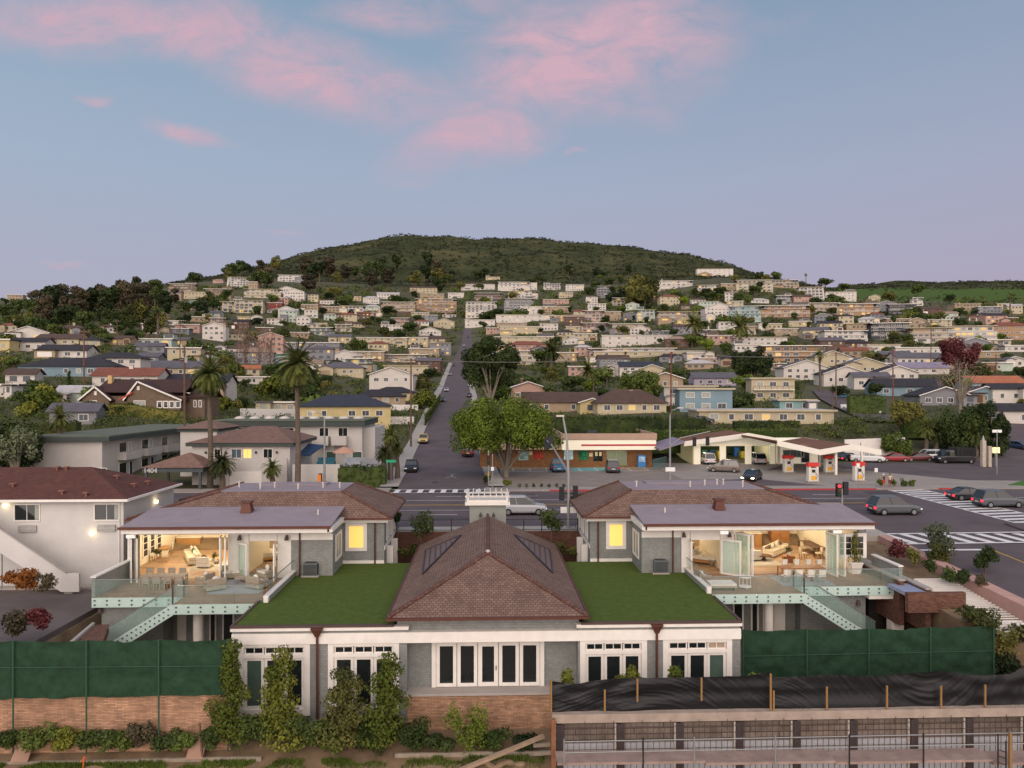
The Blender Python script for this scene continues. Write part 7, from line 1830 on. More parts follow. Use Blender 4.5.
for z in (zr,zr2): mb=MB(); mb.tube([(XY(564,35.9),35.9,z),(XY(750,35.9),35.9,z+.02),(RX1-3,35.9,z+.12)],.025,6); part('rail',mb,GALV,t,world=True)
for px in (564,643,694,775,849,923,1010): mb=MB(); x=XY(px,35.9); mb.tube([(x,35.86,-11),(x,35.86,zr+.15)],.04,6); part('post',mb,BLK if px in(643,849,923) else GALV,t,world=True)
t=thing('steel_ladder','short black steel ladder by the yellow post at the lower right','ladder',(XY(1002,35.6),35.6,-9))
for px in (998,1006): mb=MB(); x=XY(px,35.6); mb.tube([(x,35.6,-10),(x,35.6,ZY(px,734 if px==998 else 741,35.6))],.035,6); part('stile',mb,BLK,t,world=True)
for k in range(8): mb=MB(); z=-5.9-k*.32; mb.tube([(XY(998,35.6),35.6,z),(XY(1006,35.6),35.6,z-.15)],.025,6); part('rung',mb,BLK,t,world=True)
mb=MB(); x=XY(1011,35.5); mb.box(x-.06,x+.06,35.5,35.62,-11,ZY(1011,734,35.5)); single('yellow_post',mb,ST_,'yellow brown timber post right of the black ladder','post')
# ================= planting =================
def plant(name,label,cat,px,Y,z0,parts,leaf,size,seed,stem=True,group=None,X=None):
    rnd=random.Random(seed); x=XY(px,Y) if X is None else X; t=thing(name,label,cat,(x,Y,z0)); 
    if group: t['group']=group
    mb=MB()
    for (dx,dy,dz,rx,rz,n) in parts: mb.leaves((dx,dy,dz),(rx,rx,rz),n,size,rnd,shell=.35)
    zt=max(p[2] for p in parts)
    if stem: s=MB(); s.tube([(0,0,-.3),(.04,0,zt*.5),(0,0,zt)],[.07,.05,.02],6); part('stem',s,BARK,t,uv=False)
    part('foliage',mb,LEAF(leaf),t,uv=False); return t
def column(px,ytop,ybot,w,seed,label,leaf='yellow',Y=40.2,lean=0):
    z0=ZY(px,ybot,Y); H=ZY(px,ytop,Y)-z0; s=Y/F; rnd=random.Random(seed); P=[]
    n=10
    for i in range(n):
        f=i/(n-1); r=w*s*.54*(1.0-.6*f)*rnd.uniform(.7,1.15); P.append((rnd.uniform(-.42,.42)*w*s*.5*(1-f*.5)+lean*f,rnd.uniform(-.15,.15),.5+(H-.8)*f,r,H/n*rnd.uniform(.85,1.1),int(520*(1-.5*f))))
    w*=1;return plant('columnar_shrub',label,'shrub',px,Y,z0,P,leaf,.17,seed,group='tall shrubs against the pavilion')
column(231,642,742,42,1,'tall olive shrub at the left corner of the pavilion')
column(279,650,745,46,2,'tallest yellow green shrub in front of the leftmost french doors')
column(346,668,745,52,3,'bushy shrub with a brownish tip left of the second french doors','olive')
column(388,656,745,48,4,'tall yellow green shrub right of the second french doors')
rs=random.Random(4)
for i,(px,w,h,lf,l) in enumerate(((10,26,18,'mid','low green shrub at the left edge below the stone wall'),(42,34,22,'mid','wide green shrub right of the left stone slab'),(72,26,24,'yellow','pale green shrub beside the orange marker stake'),(98,30,18,'dark','dark green shrub below the second fence post'),(120,26,17,'mid','mid green shrub between the second and third fence posts'),(140,24,26,'brown','brownish shrub left of the third fence post'),(165,30,15,'dark','low dark shrub right of the third fence post'),(182,24,17,'mid','white flecked low shrub left of the right stone slab'),(212,22,22,'dark','dark shrub right of the right stone slab'),(255,40,36,'mid','green shrub between the two leftmost tall shrubs'),(306,40,34,'dark','dark shrub below the first downspout'),(325,34,28,'mid','mid green shrub under the second french doors'),(366,36,32,'mid','green shrub between the two right tall shrubs'),(412,34,34,'mid','green shrub at the left end of the patio wall'),(469,44,44,'lime','bright green bush in front of the patio wall'),(496,26,24,'mid','smaller green bush right of the bright green bush'),(440,30,14,'dark','low dark planting left of the bright green bush'),(522,28,12,'dark','low dark planting at the foot of the diagonal plank'))):
    Y=39.95; s=Y/F; z0=ZY(px,748,Y); P=[(rs.uniform(-.75,.75)*w*s*.5,rs.uniform(-.25,.2),h*s*rs.uniform(.15,.75),w*s*rs.uniform(.2,.36),h*s*rs.uniform(.18,.4),170) for _ in range(9)]
    plant('shrub',l,'shrub',px,Y,z0,P,lf,.15,20+i,stem=False,group='shrubs at the foot of the stone wall')
for i,(px,w,h,l) in enumerate(((552-0+15,18,22,'leafy top showing above the black sheeting at its left end'),(620,20,16,'pale leafy shrub above the black sheeting by the third doors'),(634,18,26,'taller leafy shrub above the black sheeting by the third doors'),(676,18,28,'leafy shrub above the black sheeting by the fourth doors'),(757,24,22,'brown green shrub before the right green fence'),(703,14,12,'small leafy tip above the black sheeting by the last doors'))):
    Y=39.2; s=Y/F; z0=ZY(px,700,Y); P=[(rs.uniform(-.3,.3)*w*s*.5,rs.uniform(-.2,.2),(8+h*rs.uniform(.3,.8))*s,w*s*.33,h*s*.3,150) for _ in range(5)]
    plant('shrub',l,'shrub',px,Y,z0-1.5,[(a,b,c+1.5,d,e,f) for a,b,c,d,e,f in P],'yellow',.14,60+i,group='shrubs behind the black sheeting')
# grass strip: countless blades
rnd=random.Random(8); mb=MB()
for _ in range(9000):
    px=rnd.uniform(-10,545); Y=39.62-abs(rnd.gauss(0,.3)); x=XY(px,Y)
    if mnoise.noise(Vector((x*.7,Y*1.4,0)))<-.12: continue
    z=G(x,Y)-.12; h=rnd.uniform(.08,.26); a=rnd.uniform(0,6.28); w=.035; i=len(mb.v)
    mb.v+=[(x-w*math.cos(a),Y-w*math.sin(a),z),(x+w*math.cos(a),Y+w*math.sin(a),z),(x+rnd.uniform(-.08,.08),Y+rnd.uniform(-.08,.08),z+h)]; mb.f.append((i,i+1,i+2))
single('grass',mb,leafmat('grass_blades','33401a','566626'),'short green grass strip below the timber edging','grass',kind='stuff',uv=False)
# small trees by the highway and right planting
def ball(px,py,rpx,Y,z0,label,leaf='grey',name='small_tree',n=900,size=.13,cat='tree',sq=1.0,seed=0):
    s=Y/F; r=rpx*s; x,_,zc=atY(px,py,Y); rnd=random.Random(int(px)+seed); P=[]
    for i in range(12):
        a=rnd.uniform(0,6.28); q=rnd.uniform(.1,.6)*r; P.append((q*math.cos(a),q*math.sin(a),zc-z0+rnd.uniform(-.55,.55)*r*sq,r*.5,r*.42*sq,n//12))
    return plant(name,label,cat,px,Y,z0,P,leaf,size*1.5,int(px)+seed,stem=cat=='tree')
ball(420.5,523,14,62,-3.2,'small rounded tree behind the left turf roof beside the railing','dark')
ball(551,521,13,62,-3.2,'small rounded tree behind the right side of the tiled ridge','dark')
ball(397,517,6,63.2,-3.2,'sliver of a dark tree beside the left wing wall','dark')
for px,py,r,l in ((403,553,7,'low shrub bed below the highway railing by the left wing'),(414,550,7,'dark shrub behind the left turf roof below the small tree'),(560,548,9,'low shrubs behind the right turf roof near the highway wall'),(572,551,6,'small shrub behind the right turf roof beside the white column')):
    ball(px,py,r,61.5,-3.6,l,'olive','shrub',420,.12,'shrub')
ball(940,536,17,56,-1.2,'grey green tree by the zebra crossing on the right planting strip','grey',n=1500); ball(939,553,15,55,-1.2,'wispy olive tree below the grey green tree','olive',n=900)
ball(985,557,13,52,-1.2,'small dark green flowering tree beside the sea street','dark',n=1300)
ball(897,548,11,56,-1.3,'dark red leaved shrub beside the right deck parapet','red','shrub',600,.14,'shrub'); ball(913,556,9,55,-1.3,'olive shrub right of the dark red leaved shrub','olive','shrub',500,.13,'shrub')
ball(930,566,8,52.5,-1.2,'low dark shrub under the wispy olive tree','dark','shrub',400,.12,'shrub'); ball(950,574,10,51,-1.2,'dark green low hedge shrub above the white trellis','dark','shrub',500,.12,'shrub'); ball(965,577,9,49.5,-1.2,'dark green shrub right above the white trellis end','dark','shrub',500,.12,'shrub'); ball(981,581,7,49,-1.2,'brownish twiggy shrub beneath the small flowering tree','brown','shrub',400,.1,'shrub')
ball(1004,596,7,48,-1.8,'green planting between the trellis and the pink kerb','dark','shrub',400,.12,'shrub')
ball(978,618,24,43.9,-5.5,'wispy olive tree overhanging the white trellis','olive',n=1500,size=.12,sq=.6); ball(1003,640,20,43.6,-6.5,'broad olive shrub right of the green mesh fence','olive','shrub',1200,.13,'shrub'); ball(1008,664,18,43.3,-7,'dark green shrub at the right edge below the trellis','dark','shrub',1200,.14,'shrub'); ball(1022,632,12,43.4,-6,'brown tinged shrub at the right image edge','brown','shrub',700,.12,'shrub')
# left yard shrubs
ball(22,578,19,51.5,-3.0,'rust orange shrub under the outdoor stair','orange','shrub',1400,.13,'shrub',sq=.6); ball(46,582,10,51.4,-3.0,'small dark shrub right of the rust orange shrub','brown','shrub',600,.12,'shrub')
ball(38,617,13,44.5,-3.0,'dark purple leaved shrub beside the brick planter wall','red','shrub',900,.13,'shrub'); ball(14,622,15,44,-3.0,'brown green shrub at the left edge of the car park','brown','shrub',900,.13,'shrub')
mb=MB(); mb.prism([(XY(92,47.5),47.5),(XY(91,47.5)+.25,47.5),(XY(52,41.5)+.25,41.5),(XY(52,41.5),41.5)],'z',-3.4,-2.75); single('planter_kerb',mb,CON,'pale kerb running from the deck corner along the left car park','kerb')
mb=MB(); mb.prism([(XY(92,47.5)+.26,47.5),(XY(91,48)+1.4,47.5),(XY(62,41.5)+1.9,41.5),(XY(52,41.5)+.26,41.5)],'z',-3.4,-2.9); single('brick_paving',mb,BRK,'strip of red brick paving beside the pale kerb left of the deck','paving')
# right side structures: planting strip, brick walls, trellis
mb=MB(); mb.slab([(29.9,45,-2.5),(33.9,45,-2.5),(33.9,61,-1.0),(29.9,61,-1.0)],3); single('planting_bed',mb,EARTH,'raised earth planting bed between the right wing and the sea street','planting bed')
mb=MB(); mb.slab([(33.91,44.6,-1.55),(34.89,44.6,-1.55),(34.89,62,-.43),(33.91,62,-.43)],2); single('pink_kerb',mb,mat('pink_concrete','a9857c',rough=.9,var=.12,scale=1),'pinkish concrete kerb strip along the sea street','kerb')
mb=MB(); mb.box(28.25,28.6,49,62,-4,-.95); t=thing('brick_wall','low red brick wall with pale cap running beside the right deck','wall',(28.4,55,-4)); part('brickwork',mb,BRK,t,world=True); mb=MB(); mb.box(28.2,28.65,48.9,62,-.949,-.83); part('cap',mb,CON,t,world=True)
mb=MB(); mb.box(29.2,29.55,47.5,60,-4,-1.15); t=thing('brick_wall','second red brick wall with pale cap below the grey green tree','wall',(29.4,54,-4)); part('brickwork',mb,BRK,t,world=True); mb=MB(); mb.box(29.15,29.6,47.4,60,-1.149,-1.04); part('cap',mb,CON,t,world=True)
t=thing('carport','brick fronted carport with a dark opening under the white trellis','carport',(29.5,47,-5.6))
mb=MB(); mb.box(27.7,31.6,47.0,47.35,-2.55,-1.25); mb.box(31.0,31.19,46.2,46.99,-6,-2.3); part('brick_lintel',mb,BRK,t,world=True)
mb=MB(); mb.box(27.7,29.14,47.36,49.5,-1.5,-1.26); part('slab',mb,mat('blue_grey_slab','8188a0',var=.08),t,world=True)
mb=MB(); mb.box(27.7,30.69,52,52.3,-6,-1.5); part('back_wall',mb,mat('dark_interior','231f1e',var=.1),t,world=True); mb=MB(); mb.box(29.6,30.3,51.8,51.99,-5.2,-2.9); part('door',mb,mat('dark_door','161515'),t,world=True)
for z,x in ((-4.4,26.8),(-3.6,28.6)): mb=MB(); mb.hexa([(x,45,z-1.6),(x+2.6,43.5,z-1.6),(x+2.6,43.8,z-1.6),(x,45.3,z-1.6)],[(x,45,z+.5),(x+2.6,43.5,z-.6),(x+2.6,43.8,z-.6),(x,45.3,z+.5)]); part('ramp_wall',mb,mat('pale_concrete','9b9ca0'),t,world=True)
mb=MB(); mb.hexa([(31.2,43.7,-8),(31.45,43.7,-8),(31.45,52,-8),(31.2,52,-8)],[(31.2,43.7,-3.0),(31.45,43.7,-3.0),(31.45,52,-2.0),(31.2,52,-2.0)]); single('brick_wall',mb,BRK,'tall red brick wall carrying the seaward edge of the white trellis','wall')
t=thing('trellis','white slatted trellis roof stepping down beside the planting strip','trellis',(33,48,-5))
mb=MB()
for x in (31.6,33.2,34.6): mb.bar((x,43.3,-2.92),(x,52.4,-1.88),.12,.2)
part('beam',mb,WHT,t,world=True)
mb=MB()
for k in range(25): y=52.2-k*.36; z=-1.88-(52.4-y)*.1143+.11; mb.box(31.2,34.9,y-.075,y+.075,z,z+.14)
part('slats',mb,WHT,t,world=True)
for x,y in ((34.6,51.9),(34.6,44.3)): mb=MB(); mb.box(x-.08,x+.08,y-.08,y+.08,-5,-3.0 if y<50 else -2.1); part('post',mb,WHT,t,world=True)
# highway side: brick wall and railing between the wings
mb=MB(); mb.box(-7.95,8.05,63.5,63.79,-5,-.19); single('brick_wall',mb,BRK,'red brick retaining wall of the highway between the two wings','wall')
t=thing('iron_railing','thin black iron railing on the highway pavement between the wings','railing',(0,63.65,-.18)); mb=MB()
for z in (.12,1.0): mb.box(-7.9,8.0,63.63,63.67,-.18+z,-.14+z)
part('rails',mb,BLK,t,world=True)
for k in range(11): x=-7.85+k*1.58; mb=MB(); mb.box(x-.04,x+.04,63.61,63.69,-.185,.95); part('post',mb,BLK,t,world=True)
# ================= furniture =================
OAK=mat('oak_wood','9a7346',rough=.6,var=.12); LIN=mat('cream_linen','b9ad98',rough=.95,var=.06); WV=mat('woven_grey','8f8674',rough=.95,var=.2,scale=8); WCU=mat('white_cushion','c9c3b8',rough=.95,var=.04); DKC=mat('dark_cushion','3a3a3c',rough=.95,var=.1); RUG=mat('pale_rug','a79f92',rough=1,var=.08); CHR=mat('weathered_teak','8d8374',rough=.8,var=.1); LEA=mat('tan_leather','8a5a36',rough=.6,var=.1); DKW=mat('dark_walnut','503424',rough=.5,var=.1)
def b(t,n,m,x0,x1,y0,y1,z0,z1): mb=MB(); mb.box(x0,x1,y0,y1,z0,z1); return part(n,mb,m,t)
def at(px,py,z=DZ+.005): return atZ(px,py,z)
def chair(px,py,rz,label,seat=LIN,frame=OAK,group=None,z=DZ,sc=1):
    X,Y,_=at(px,py,z); t=thing('dining_chair',label,'chair',(X,Y,z+.005),R(rz)); t.scale=(sc,sc,sc)
    if group:t['group']=group
    b(t,'seat',seat,-.24,.24,-.24,.24,.42,.5); b(t,'backrest',seat,-.24,.24,.2,.27,.56,.92)
    for x in(-.21,.21):
        for y in(-.21,.21): b(t,'leg',frame,x-.025,x+.025,y-.025,y+.025,0,.42 if y<0 else .9)
    return t
def table(px,py,label,w,d,h=.75,m=OAK,rnd_=False,z=DZ,cat='table',name='dining_table',rz=0,base=None):
    X,Y,_=at(px,py,z); t=thing(name,label,cat,(X,Y,z+.005),R(rz))
    if rnd_: mb=MB(); mb.lathe((0,0,h-.06),[(w/2,0),(w/2,.06)],20); part('table_top',mb,m,t); mb=MB(); mb.lathe((0,0,0),[(w*.22,0),(w*.1,.1),(w*.1,h-.06)],14); part('pedestal',mb,base or m,t)
    else:
        b(t,'table_top',m,-w/2,w/2,-d/2,d/2,h-.06,h)
        for x in(-1,1):
            for y in(-1,1): b(t,'leg',base or m,x*(w/2-.06)-.035,x*(w/2-.06)+.035,y*(d/2-.06)-.035,y*(d/2-.06)+.035,0,h-.06)
    return t
def sofa(px,py,rz,label,w=2.2,m=LIN,cush=(WCU,WCU),z=DZ,name='sofa',arms=True,frame=None):
    X,Y,_=at(px,py,z); t=thing(name,label,'sofa' if w>1.3 else 'armchair',(X,Y,z+.005),R(rz)); h=w/2
    def rb(n,mm,x0,x1,y0,y1,z0,z1):
        o=b(t,n,mm,x0,x1,y0,y1,z0,z1); bv=o.modifiers.new('b','BEVEL'); bv.width=.05; bv.segments=2; return o
    rb('base',frame or m,-h,h,-.45,.45,.08,.4); n=max(1,round(w/.9))
    for i in range(n): a=-h+.14+(w-.28)*i/n; c=-h+.14+(w-.28)*(i+1)/n; rb('seat_cushion',m,a+.01,c-.01,-.44,.28,.401,.55)
    rb('backrest',frame or m,-h,h,.29,.47,.4,.85)
    if arms:
        for s in(-1,1): rb('armrest',frame or m,s*(h-.07)-.07,s*(h-.07)+.07,-.45,.3,.4,.65)
    for i,cc in enumerate(cush):
        x=-h+.35+(w-.7)*(i/(max(1,len(cush)-1)) if len(cush)>1 else .5); mb=MB(); mb.blob((x,.12,.74),(.24,.11,.22),seed=i,n=10,m=6,j=.04); part('pillow',mb,cc,t,smooth=True)
    return t
def rug(px0,px1,py0,py1,label,m=RUG,z=DZ):
    pts=[at(px0,py1,z+.0),at(px1,py1,z),at(px1,py0,z),at(px0,py0,z)]; yA=pts[0][1]; yB=pts[2][1]; xa,xb=pts[0][0],pts[1][0]
    mb=MB(); mb.box(xa,xb,yA,yB,z-.01,z+.016); return single('rug',mb,m,label,'rug')
def vase(px,py,zb,label,leaf='mid'):
    X,Y,_=at(px,py,zb); t=thing('vase_plant',label,'vase',(X,Y,zb)); mb=MB(); mb.lathe((0,0,0),[(.08,0),(.13,.12),(.07,.25)],10); part('vase',mb,WCU,t); mb=MB(); mb.leaves((0,0,.45),(.28,.28,.22),90,.12,random.Random(int(px)),shell=.2); part('foliage',mb,LEAF(leaf),t,uv=False)
# -- left wing interior
iz=DZ-.02
table(158,557,'round oak dining table in the left living room',1.9,1.9,.76,OAK,True,z=iz); gq='oak chairs around the left round table'
for i,(px,py,rz,l) in enumerate(((151,561,140,'front left chair of the round oak table'),(165,562,200,'front right chair of the round oak table'),(147,554,80,'leftmost chair of the round oak table'),(169.5,554,280,'rightmost chair of the round oak table'),(160,549,0,'rear chair of the round oak table'))): chair(px,py,rz,l,z=iz,group=gq)
x,y,_=at(157.5,557,iz); vase(157.5,557-.0,iz+.77,'small green bowl plant on the round oak table')
def cab(pa,pb,py,label,h,dp=.9,m=OAK,name='kitchen_island',top=WCU,z=iz):
    X0,Y,_=at(pa,py,z); X1,_,_=at(pb,py,z); t=thing(name,label,'cabinet',((X0+X1)/2,Y,z+.004)); w=(X1-X0)/2
    b(t,'carcass',m,-w,w,0,dp,0,h-.06); b(t,'worktop',top,-w-.04,w+.04,-.04,dp+.04,h-.06,h)
    n=max(2,int(w*2/.6))
    for i in range(n): b(t,'cupboard_door',m,-w+2*w*i/n+.02,-w+2*w*(i+1)/n-.02,-.02,-.002,.1,h-.12)
    return t
cab(176,200,549,'long oak kitchen counter behind the left living room sofa',1.0,2.6)
cab(203,222,546,'tall oak cabinet block at the back of the left living room',1.9,1.2,name='tall_cabinet')
cab(206,214,539,'narrow oak cabinet at the far wall of the left living room',2.3,.6,name='wall_cabinet')
X,Y,_=at(172,544,iz); t=thing('glass_cabinet','dark framed shelf at the far left wall of the left living room','shelf',(X-2.2,Y,iz+.003)); b(t,'frame',DKW,-.5,.5,0,.4,0,2.4); b(t,'shelf_panel',WCU,-.42,.42,-.02,-.002,.2,2.2)
rug(184,219,561,571,'cream rug in the left living room',z=iz)
sofa(192,561,-62,'long cream sofa with green and white cushions in the left living room',3.6,cush=(WCU,mat('green_cushion','4c5a48'),WCU,WCU),z=iz)
sofa(205,567,175,'white swivel armchair with a dark cushion in the left living room',1.05,WCU,(DKC,),z=iz,name='armchair')
table(214,563,'low oak coffee table in the left living room',1.1,.9,.4,z=iz,cat='coffee table',name='coffee_table'); vase(215,561,iz+.41,'leafy vase on the left coffee table')
# bedroom left
def bed(px,py,rz,label,z=iz):
    X,Y,_=at(px,py,z); t=thing('bed',label,'bed',(X,Y,z+.004),R(rz))
    for n_,m_,bb in (('base',OAK,(-.95,.95,-1.05,1.05,.1,.35)),('mattress',WCU,(-.92,.92,-1.03,1.0,.351,.62)),('blanket',LIN,(-.97,.97,-1.08,.1,.621,.68)),('headboard',LIN,(-1,1,1.06,1.18,0,1.3))): 
        o=b(t,n_,m_,*bb); bv=o.modifiers.new('b','BEVEL'); bv.width=.05; bv.segments=2
    for x in(-.5,0,.5): mb=MB(); mb.blob((x,.78,.8),(.32,.16,.24),n=10,m=6,j=.04,seed=int(x*10)); part('pillow',mb,WCU,t,smooth=True)
    return t
bed(268,559,-60,'white bed with heaped pillows in the left bedroom')
X,Y,_=at(254,564,iz); t=thing('side_cabinet','black bedside stool inside the left bedroom door','stool',(X,Y,iz+.003)); b(t,'top',DKC,-.3,.3,-.3,.3,.5,.62); b(t,'drum',DKC,-.24,.24,-.24,.24,0,.5)
def tlamp(px,py,zb,label):
    X,Y,_=at(px,py,iz); t=thing('table_lamp',label,'lamp',(X,Y,zb)); mb=MB(); mb.lathe((0,0,0),[(.09,0),(.12,.15),(.03,.35)],10); part('lamp_base',mb,WCU,t); mb=MB(); mb.lathe((0,0,.35),[(.2,0),(.14,.28)],12); part('lamp_shade',mb,mat('lamp_shade','e9dcc0',emit=('ffe6b8',1.2),var=0),t)
tlamp(253.5,560,iz+.62,'white shaded lamp on the black stool in the left bedroom')
# left deck
rug(206,258,573,594,'grey outdoor rug under the lounge chairs on the left deck',mat('grey_rug','878789',rough=1,var=.1))
for i,(px,py,rz,w,l) in enumerate(((215,590,215,1.3,'woven armchair with its back to the sea left of the deck rug'),(232,578,10,1.5,'white cushioned deck sofa by the left bedroom door'),(257,588,150,1.3,'woven armchair on the right of the deck rug'),(266,578,-40,1.3,'white cushioned deck chair beside the turf parapet'),(205,585,250,1.0,'small cushioned chair at the left edge of the deck rug'))):
    sofa(px,py,rz,l,w,WCU,(WCU,),name='deck_armchair',frame=WV)
table(241,583,'round low table between the left deck armchairs',.9,.9,.4,CHR,True,name='coffee_table',cat='coffee table')
table(164,586,'long weathered teak outdoor table on the left deck',3.0,.9,.75,CHR,name='outdoor_table',cat='table')
for i,px in enumerate((147,158,169,180)): 
    chair(px,589,180,f'{["first","second","third","fourth"][i]} from left of the front row of teak chairs on the left deck',CHR,CHR,group='teak chairs on the left deck'); chair(px+1.5,581.5,0,f'{["first","second","third","fourth"][i]} from left of the rear row of teak chairs on the left deck',CHR,CHR,group='teak chairs on the left deck')
# -- right wing interior
rug(737,785,552,566,'cream rug in the right living room',z=iz)
sofa(752,560,190,'round backed white armchair in the right living room',1.15,WCU,(WCU,),z=iz,name='armchair')
sofa(776,554,48,'long cream sofa with brown cushions in the right living room',3.4,cush=(mat('brown_cushion','6b5340'),WCU,WCU,mat('brown_cushion','6b5340')),z=iz)
table(764,560,'dark oval coffee table in the right living room',1.2,.8,.4,DKW,True,z=iz,name='coffee_table',cat='coffee table')
for px,l in ((786,'left tan leather cube stool'),(790.5,'right tan leather cube stool')):
    X,Y,_=at(px,562,iz); t=thing('cube_stool',l+' beside the right living room sofa','stool',(X,Y,iz+.003)); b(t,'cushion',LEA,-.26,.26,-.26,.26,.3,.5); b(t,'base',LEA,-.24,.24,-.24,.24,0,.3)
vase(789,555,iz+.9,'green plant behind the right living room sofa'); vase(750,552,iz+.8,'green plant behind the round backed armchair')
table(812,553,'dark walnut dining table in the right living room',1.1,3.0,.76,DKW,z=iz)
for i,(px,py,rz) in enumerate(((803,559,90),(804.5,553,90),(806,548,90),(819,559,270),(819,553,270),(818,548,270))): chair(px,py,rz,f'{["front","middle","rear"][i%3]} chair on the {["left","right"][i//3]} side of the dark walnut table',z=iz,group='chairs around the walnut table')
cab(747,762,547,'brown oak kitchen island at the back of the right living room',1.2,1.4)
cab(771,790,545,'long oak kitchen run at the back of the right living room',2.2,1.0,m=mat('warm_oak','8a5f38'),name='kitchen_cabinet',top=OAK)
Yb=63.98
for px in (771,787):
    pass
x0=XY(800,Yb); t=thing('clerestory_windows','pair of small black framed windows on the back wall of the right living room','window',(x0,Yb,.6)); 
for k in range(2): win(t,(x0+k*1.7,Yb,.55),UX,NX_,1.4,.9,pm=PANE,fm=BLK,nx=2)
bed(705,562,60,'white bed with heaped pillows in the right bedroom')
table(716,566,'low wooden bench table inside the right bedroom door',.9,.5,.45,CHR,z=iz,name='bench',cat='bench')
tlamp(716,560,iz+.5,'white shaded lamp in the right bedroom')
# right deck
X,Y,_=at(721,588); t=thing('daybed','low cream daybed beside the right turf parapet','daybed',(X,Y,DZ+.003)); b(t,'frame',CHR,-.95,.95,-.6,.6,.15,.28); b(t,'mattress',WCU,-.9,.9,-.56,.56,.281,.42); 
for x in(-.85,.85):
    for y in(-.5,.5): b(t,'leg',CHR,x-.03,x+.03,y-.03,y+.03,0,.15)
sofa(703,583,100,'small cream deck chair by the right parapet corner',1.0,WCU,(WCU,),name='deck_armchair',frame=CHR)
X,Y,_=at(745,588); t=thing('bar_cart','round white metal bar cart on the right deck','bar cart',(X,Y,DZ+.003))
for z in (.1,.75): mb=MB(); mb.lathe((0,0,z),[(.42,0),(.42,.04)],16); part('shelf',mb,WHT,t)
for a in range(4): mb=MB(); mb.tube([(.38*math.cos(a*1.57),.38*math.sin(a*1.57),0),(.38*math.cos(a*1.57),.38*math.sin(a*1.57),.9)],.02,6); part('upright',mb,WHT,t)
table(801,577,'long teak outdoor dining table on the right deck',3.2,.95,.75,LEA,name='outdoor_table')
for i,px in enumerate((786,798,810,821)):
    chair(px,582,180,f'{["first","second","third","fourth"][i]} from left of the front row of pale chairs on the right deck',WCU,CHR,group='pale chairs on the right deck'); chair(px,572.5,0,f'{["first","second","third","fourth"][i]} from left of the rear row of pale chairs on the right deck',WCU,CHR,group='pale chairs on the right deck')
rug(783,838,574,586,'grey outdoor rug under the right deck dining table',mat('grey_rug','878789'))
X,Y,_=at(854.5,573); t=thing('potted_tree','small conical olive tree in a white square planter on the right deck','potted plant',(X,Y,DZ+.003))
mb=MB(); mb.hexa([(-.3,-.3,0),(.3,-.3,0),(.3,.3,0),(-.3,.3,0)],[(-.42,-.42,.75),(.42,-.42,.75),(.42,.42,.75),(-.42,.42,.75)]); mb.box(-.46,.46,-.46,.46,.75,.84); part('planter',mb,WHT,t)
mb=MB(); mb.tube([(0,0,.8),(0,0,2.4)],.03,6); part('trunk',mb,BARK,t,uv=False); mb=MB(); rq=random.Random(5)
for i in range(6): mb.leaves((rq.uniform(-.08,.08),rq.uniform(-.08,.08),1.1+i*.32),(.62-.08*i,.62-.08*i,.38),170,.12,rq,shell=.3)
part('foliage',mb,LEAF('olive'),t,uv=False)
# ================= mid-ground vegetation =================
def bigtree(name,label,px,pyt,pyb,pxw,d,leaf,seed,trunk_py,flat=.35,n=9000,size=.28,cl=34):
    X,Y,_=atD(px,HZ,d); Z=max(T(X,Y),-.2); s=d/F; t=thing(name,label,'tree',(X,Y,Z)); rnd=random.Random(seed)
    zt=CZ-(pyt-HZ)*s-Z; zb=CZ-(pyb-HZ)*s-Z; w=pxw*s/2; H=zt-zb; mb=MB(); ends=[]
    for i in range(cl):
        a=rnd.uniform(0,6.28); r=math.sqrt(rnd.random())*w*.82; q=math.sqrt(max(0,1-(r/w)**2)); z=zb+H*((.16+.72*q*rnd.uniform(.3,1)) if flat<.55 else (.5+.42*q*rnd.uniform(-1,1))); rr=w*rnd.uniform(.2,.32)
        mb.leaves((r*math.cos(a),r*math.sin(a)*.9,z-.0),(rr,rr,rr*flat*1.6),n//cl,size,rnd,shell=.45); ends.append((r*math.cos(a)*.9,r*math.sin(a)*.8,z-.2))
    part('crown',mb,LEAF(leaf),t,uv=False)
    g=MB(); th=zb*.55; g.tube([(0,0,-1),(.05,0,th*.5),(0,0,th)],[.45,.36,.3],9)
    for e in ends[:14]: m=(e[0]*.45,e[1]*.45,th+(e[2]-th)*.6); g.tube([(0,0,th-.2),m,e],[.24,.14,.04],6)
    part('trunk',g,mat('pale_bark','756c60',rough=1,var=.25,scale=3),t,uv=False); return t
bigtree('shade_tree','large spreading green shade tree beside the uphill street and the store',506,394,464,118,104,'lime',3,470,n=34000,size=.32,cl=95,flat=.5)
bigtree('pine_tree','dark spreading pine right of the uphill street above the shade tree',491,335,390,60,185,'dark',8,398,flat=.6,n=9000,size=.65,cl=44)
bigtree('round_tree','large dark round tree on the hedge line left of the blue house',641,372,396,44,185,'mid',9,398,flat=.8,n=5000,size=.6,cl=26)
bigtree('round_tree','large dark round tree over the lower slope right of the small red car',752,348,378,40,230,'dark',10,380,flat=.8,n=5000,size=.75,cl=26)
bigtree('bare_tree','nearly bare spreading tree with pale branches above the far right hedge',960,357,392,52,165,'bare',12,410,flat=.6,n=1100,size=.22,cl=40)
bigtree('red_tree','dark red leaved tree above the bare spreading tree',957,340,368,42,260,'red',13,368,flat=.8,n=4500,size=.8,cl=24)
bigtree('round_tree','pale olive round tree beside the upper right street',906,403,424,36,140,'olive',14,430,flat=.7,n=4500,size=.45,cl=22)
bigtree('dark_tree','big dark tree behind the black stake bed truck',965,408,460,56,132,'dark',15,462,flat=1.2,n=11000,size=.42,cl=46)
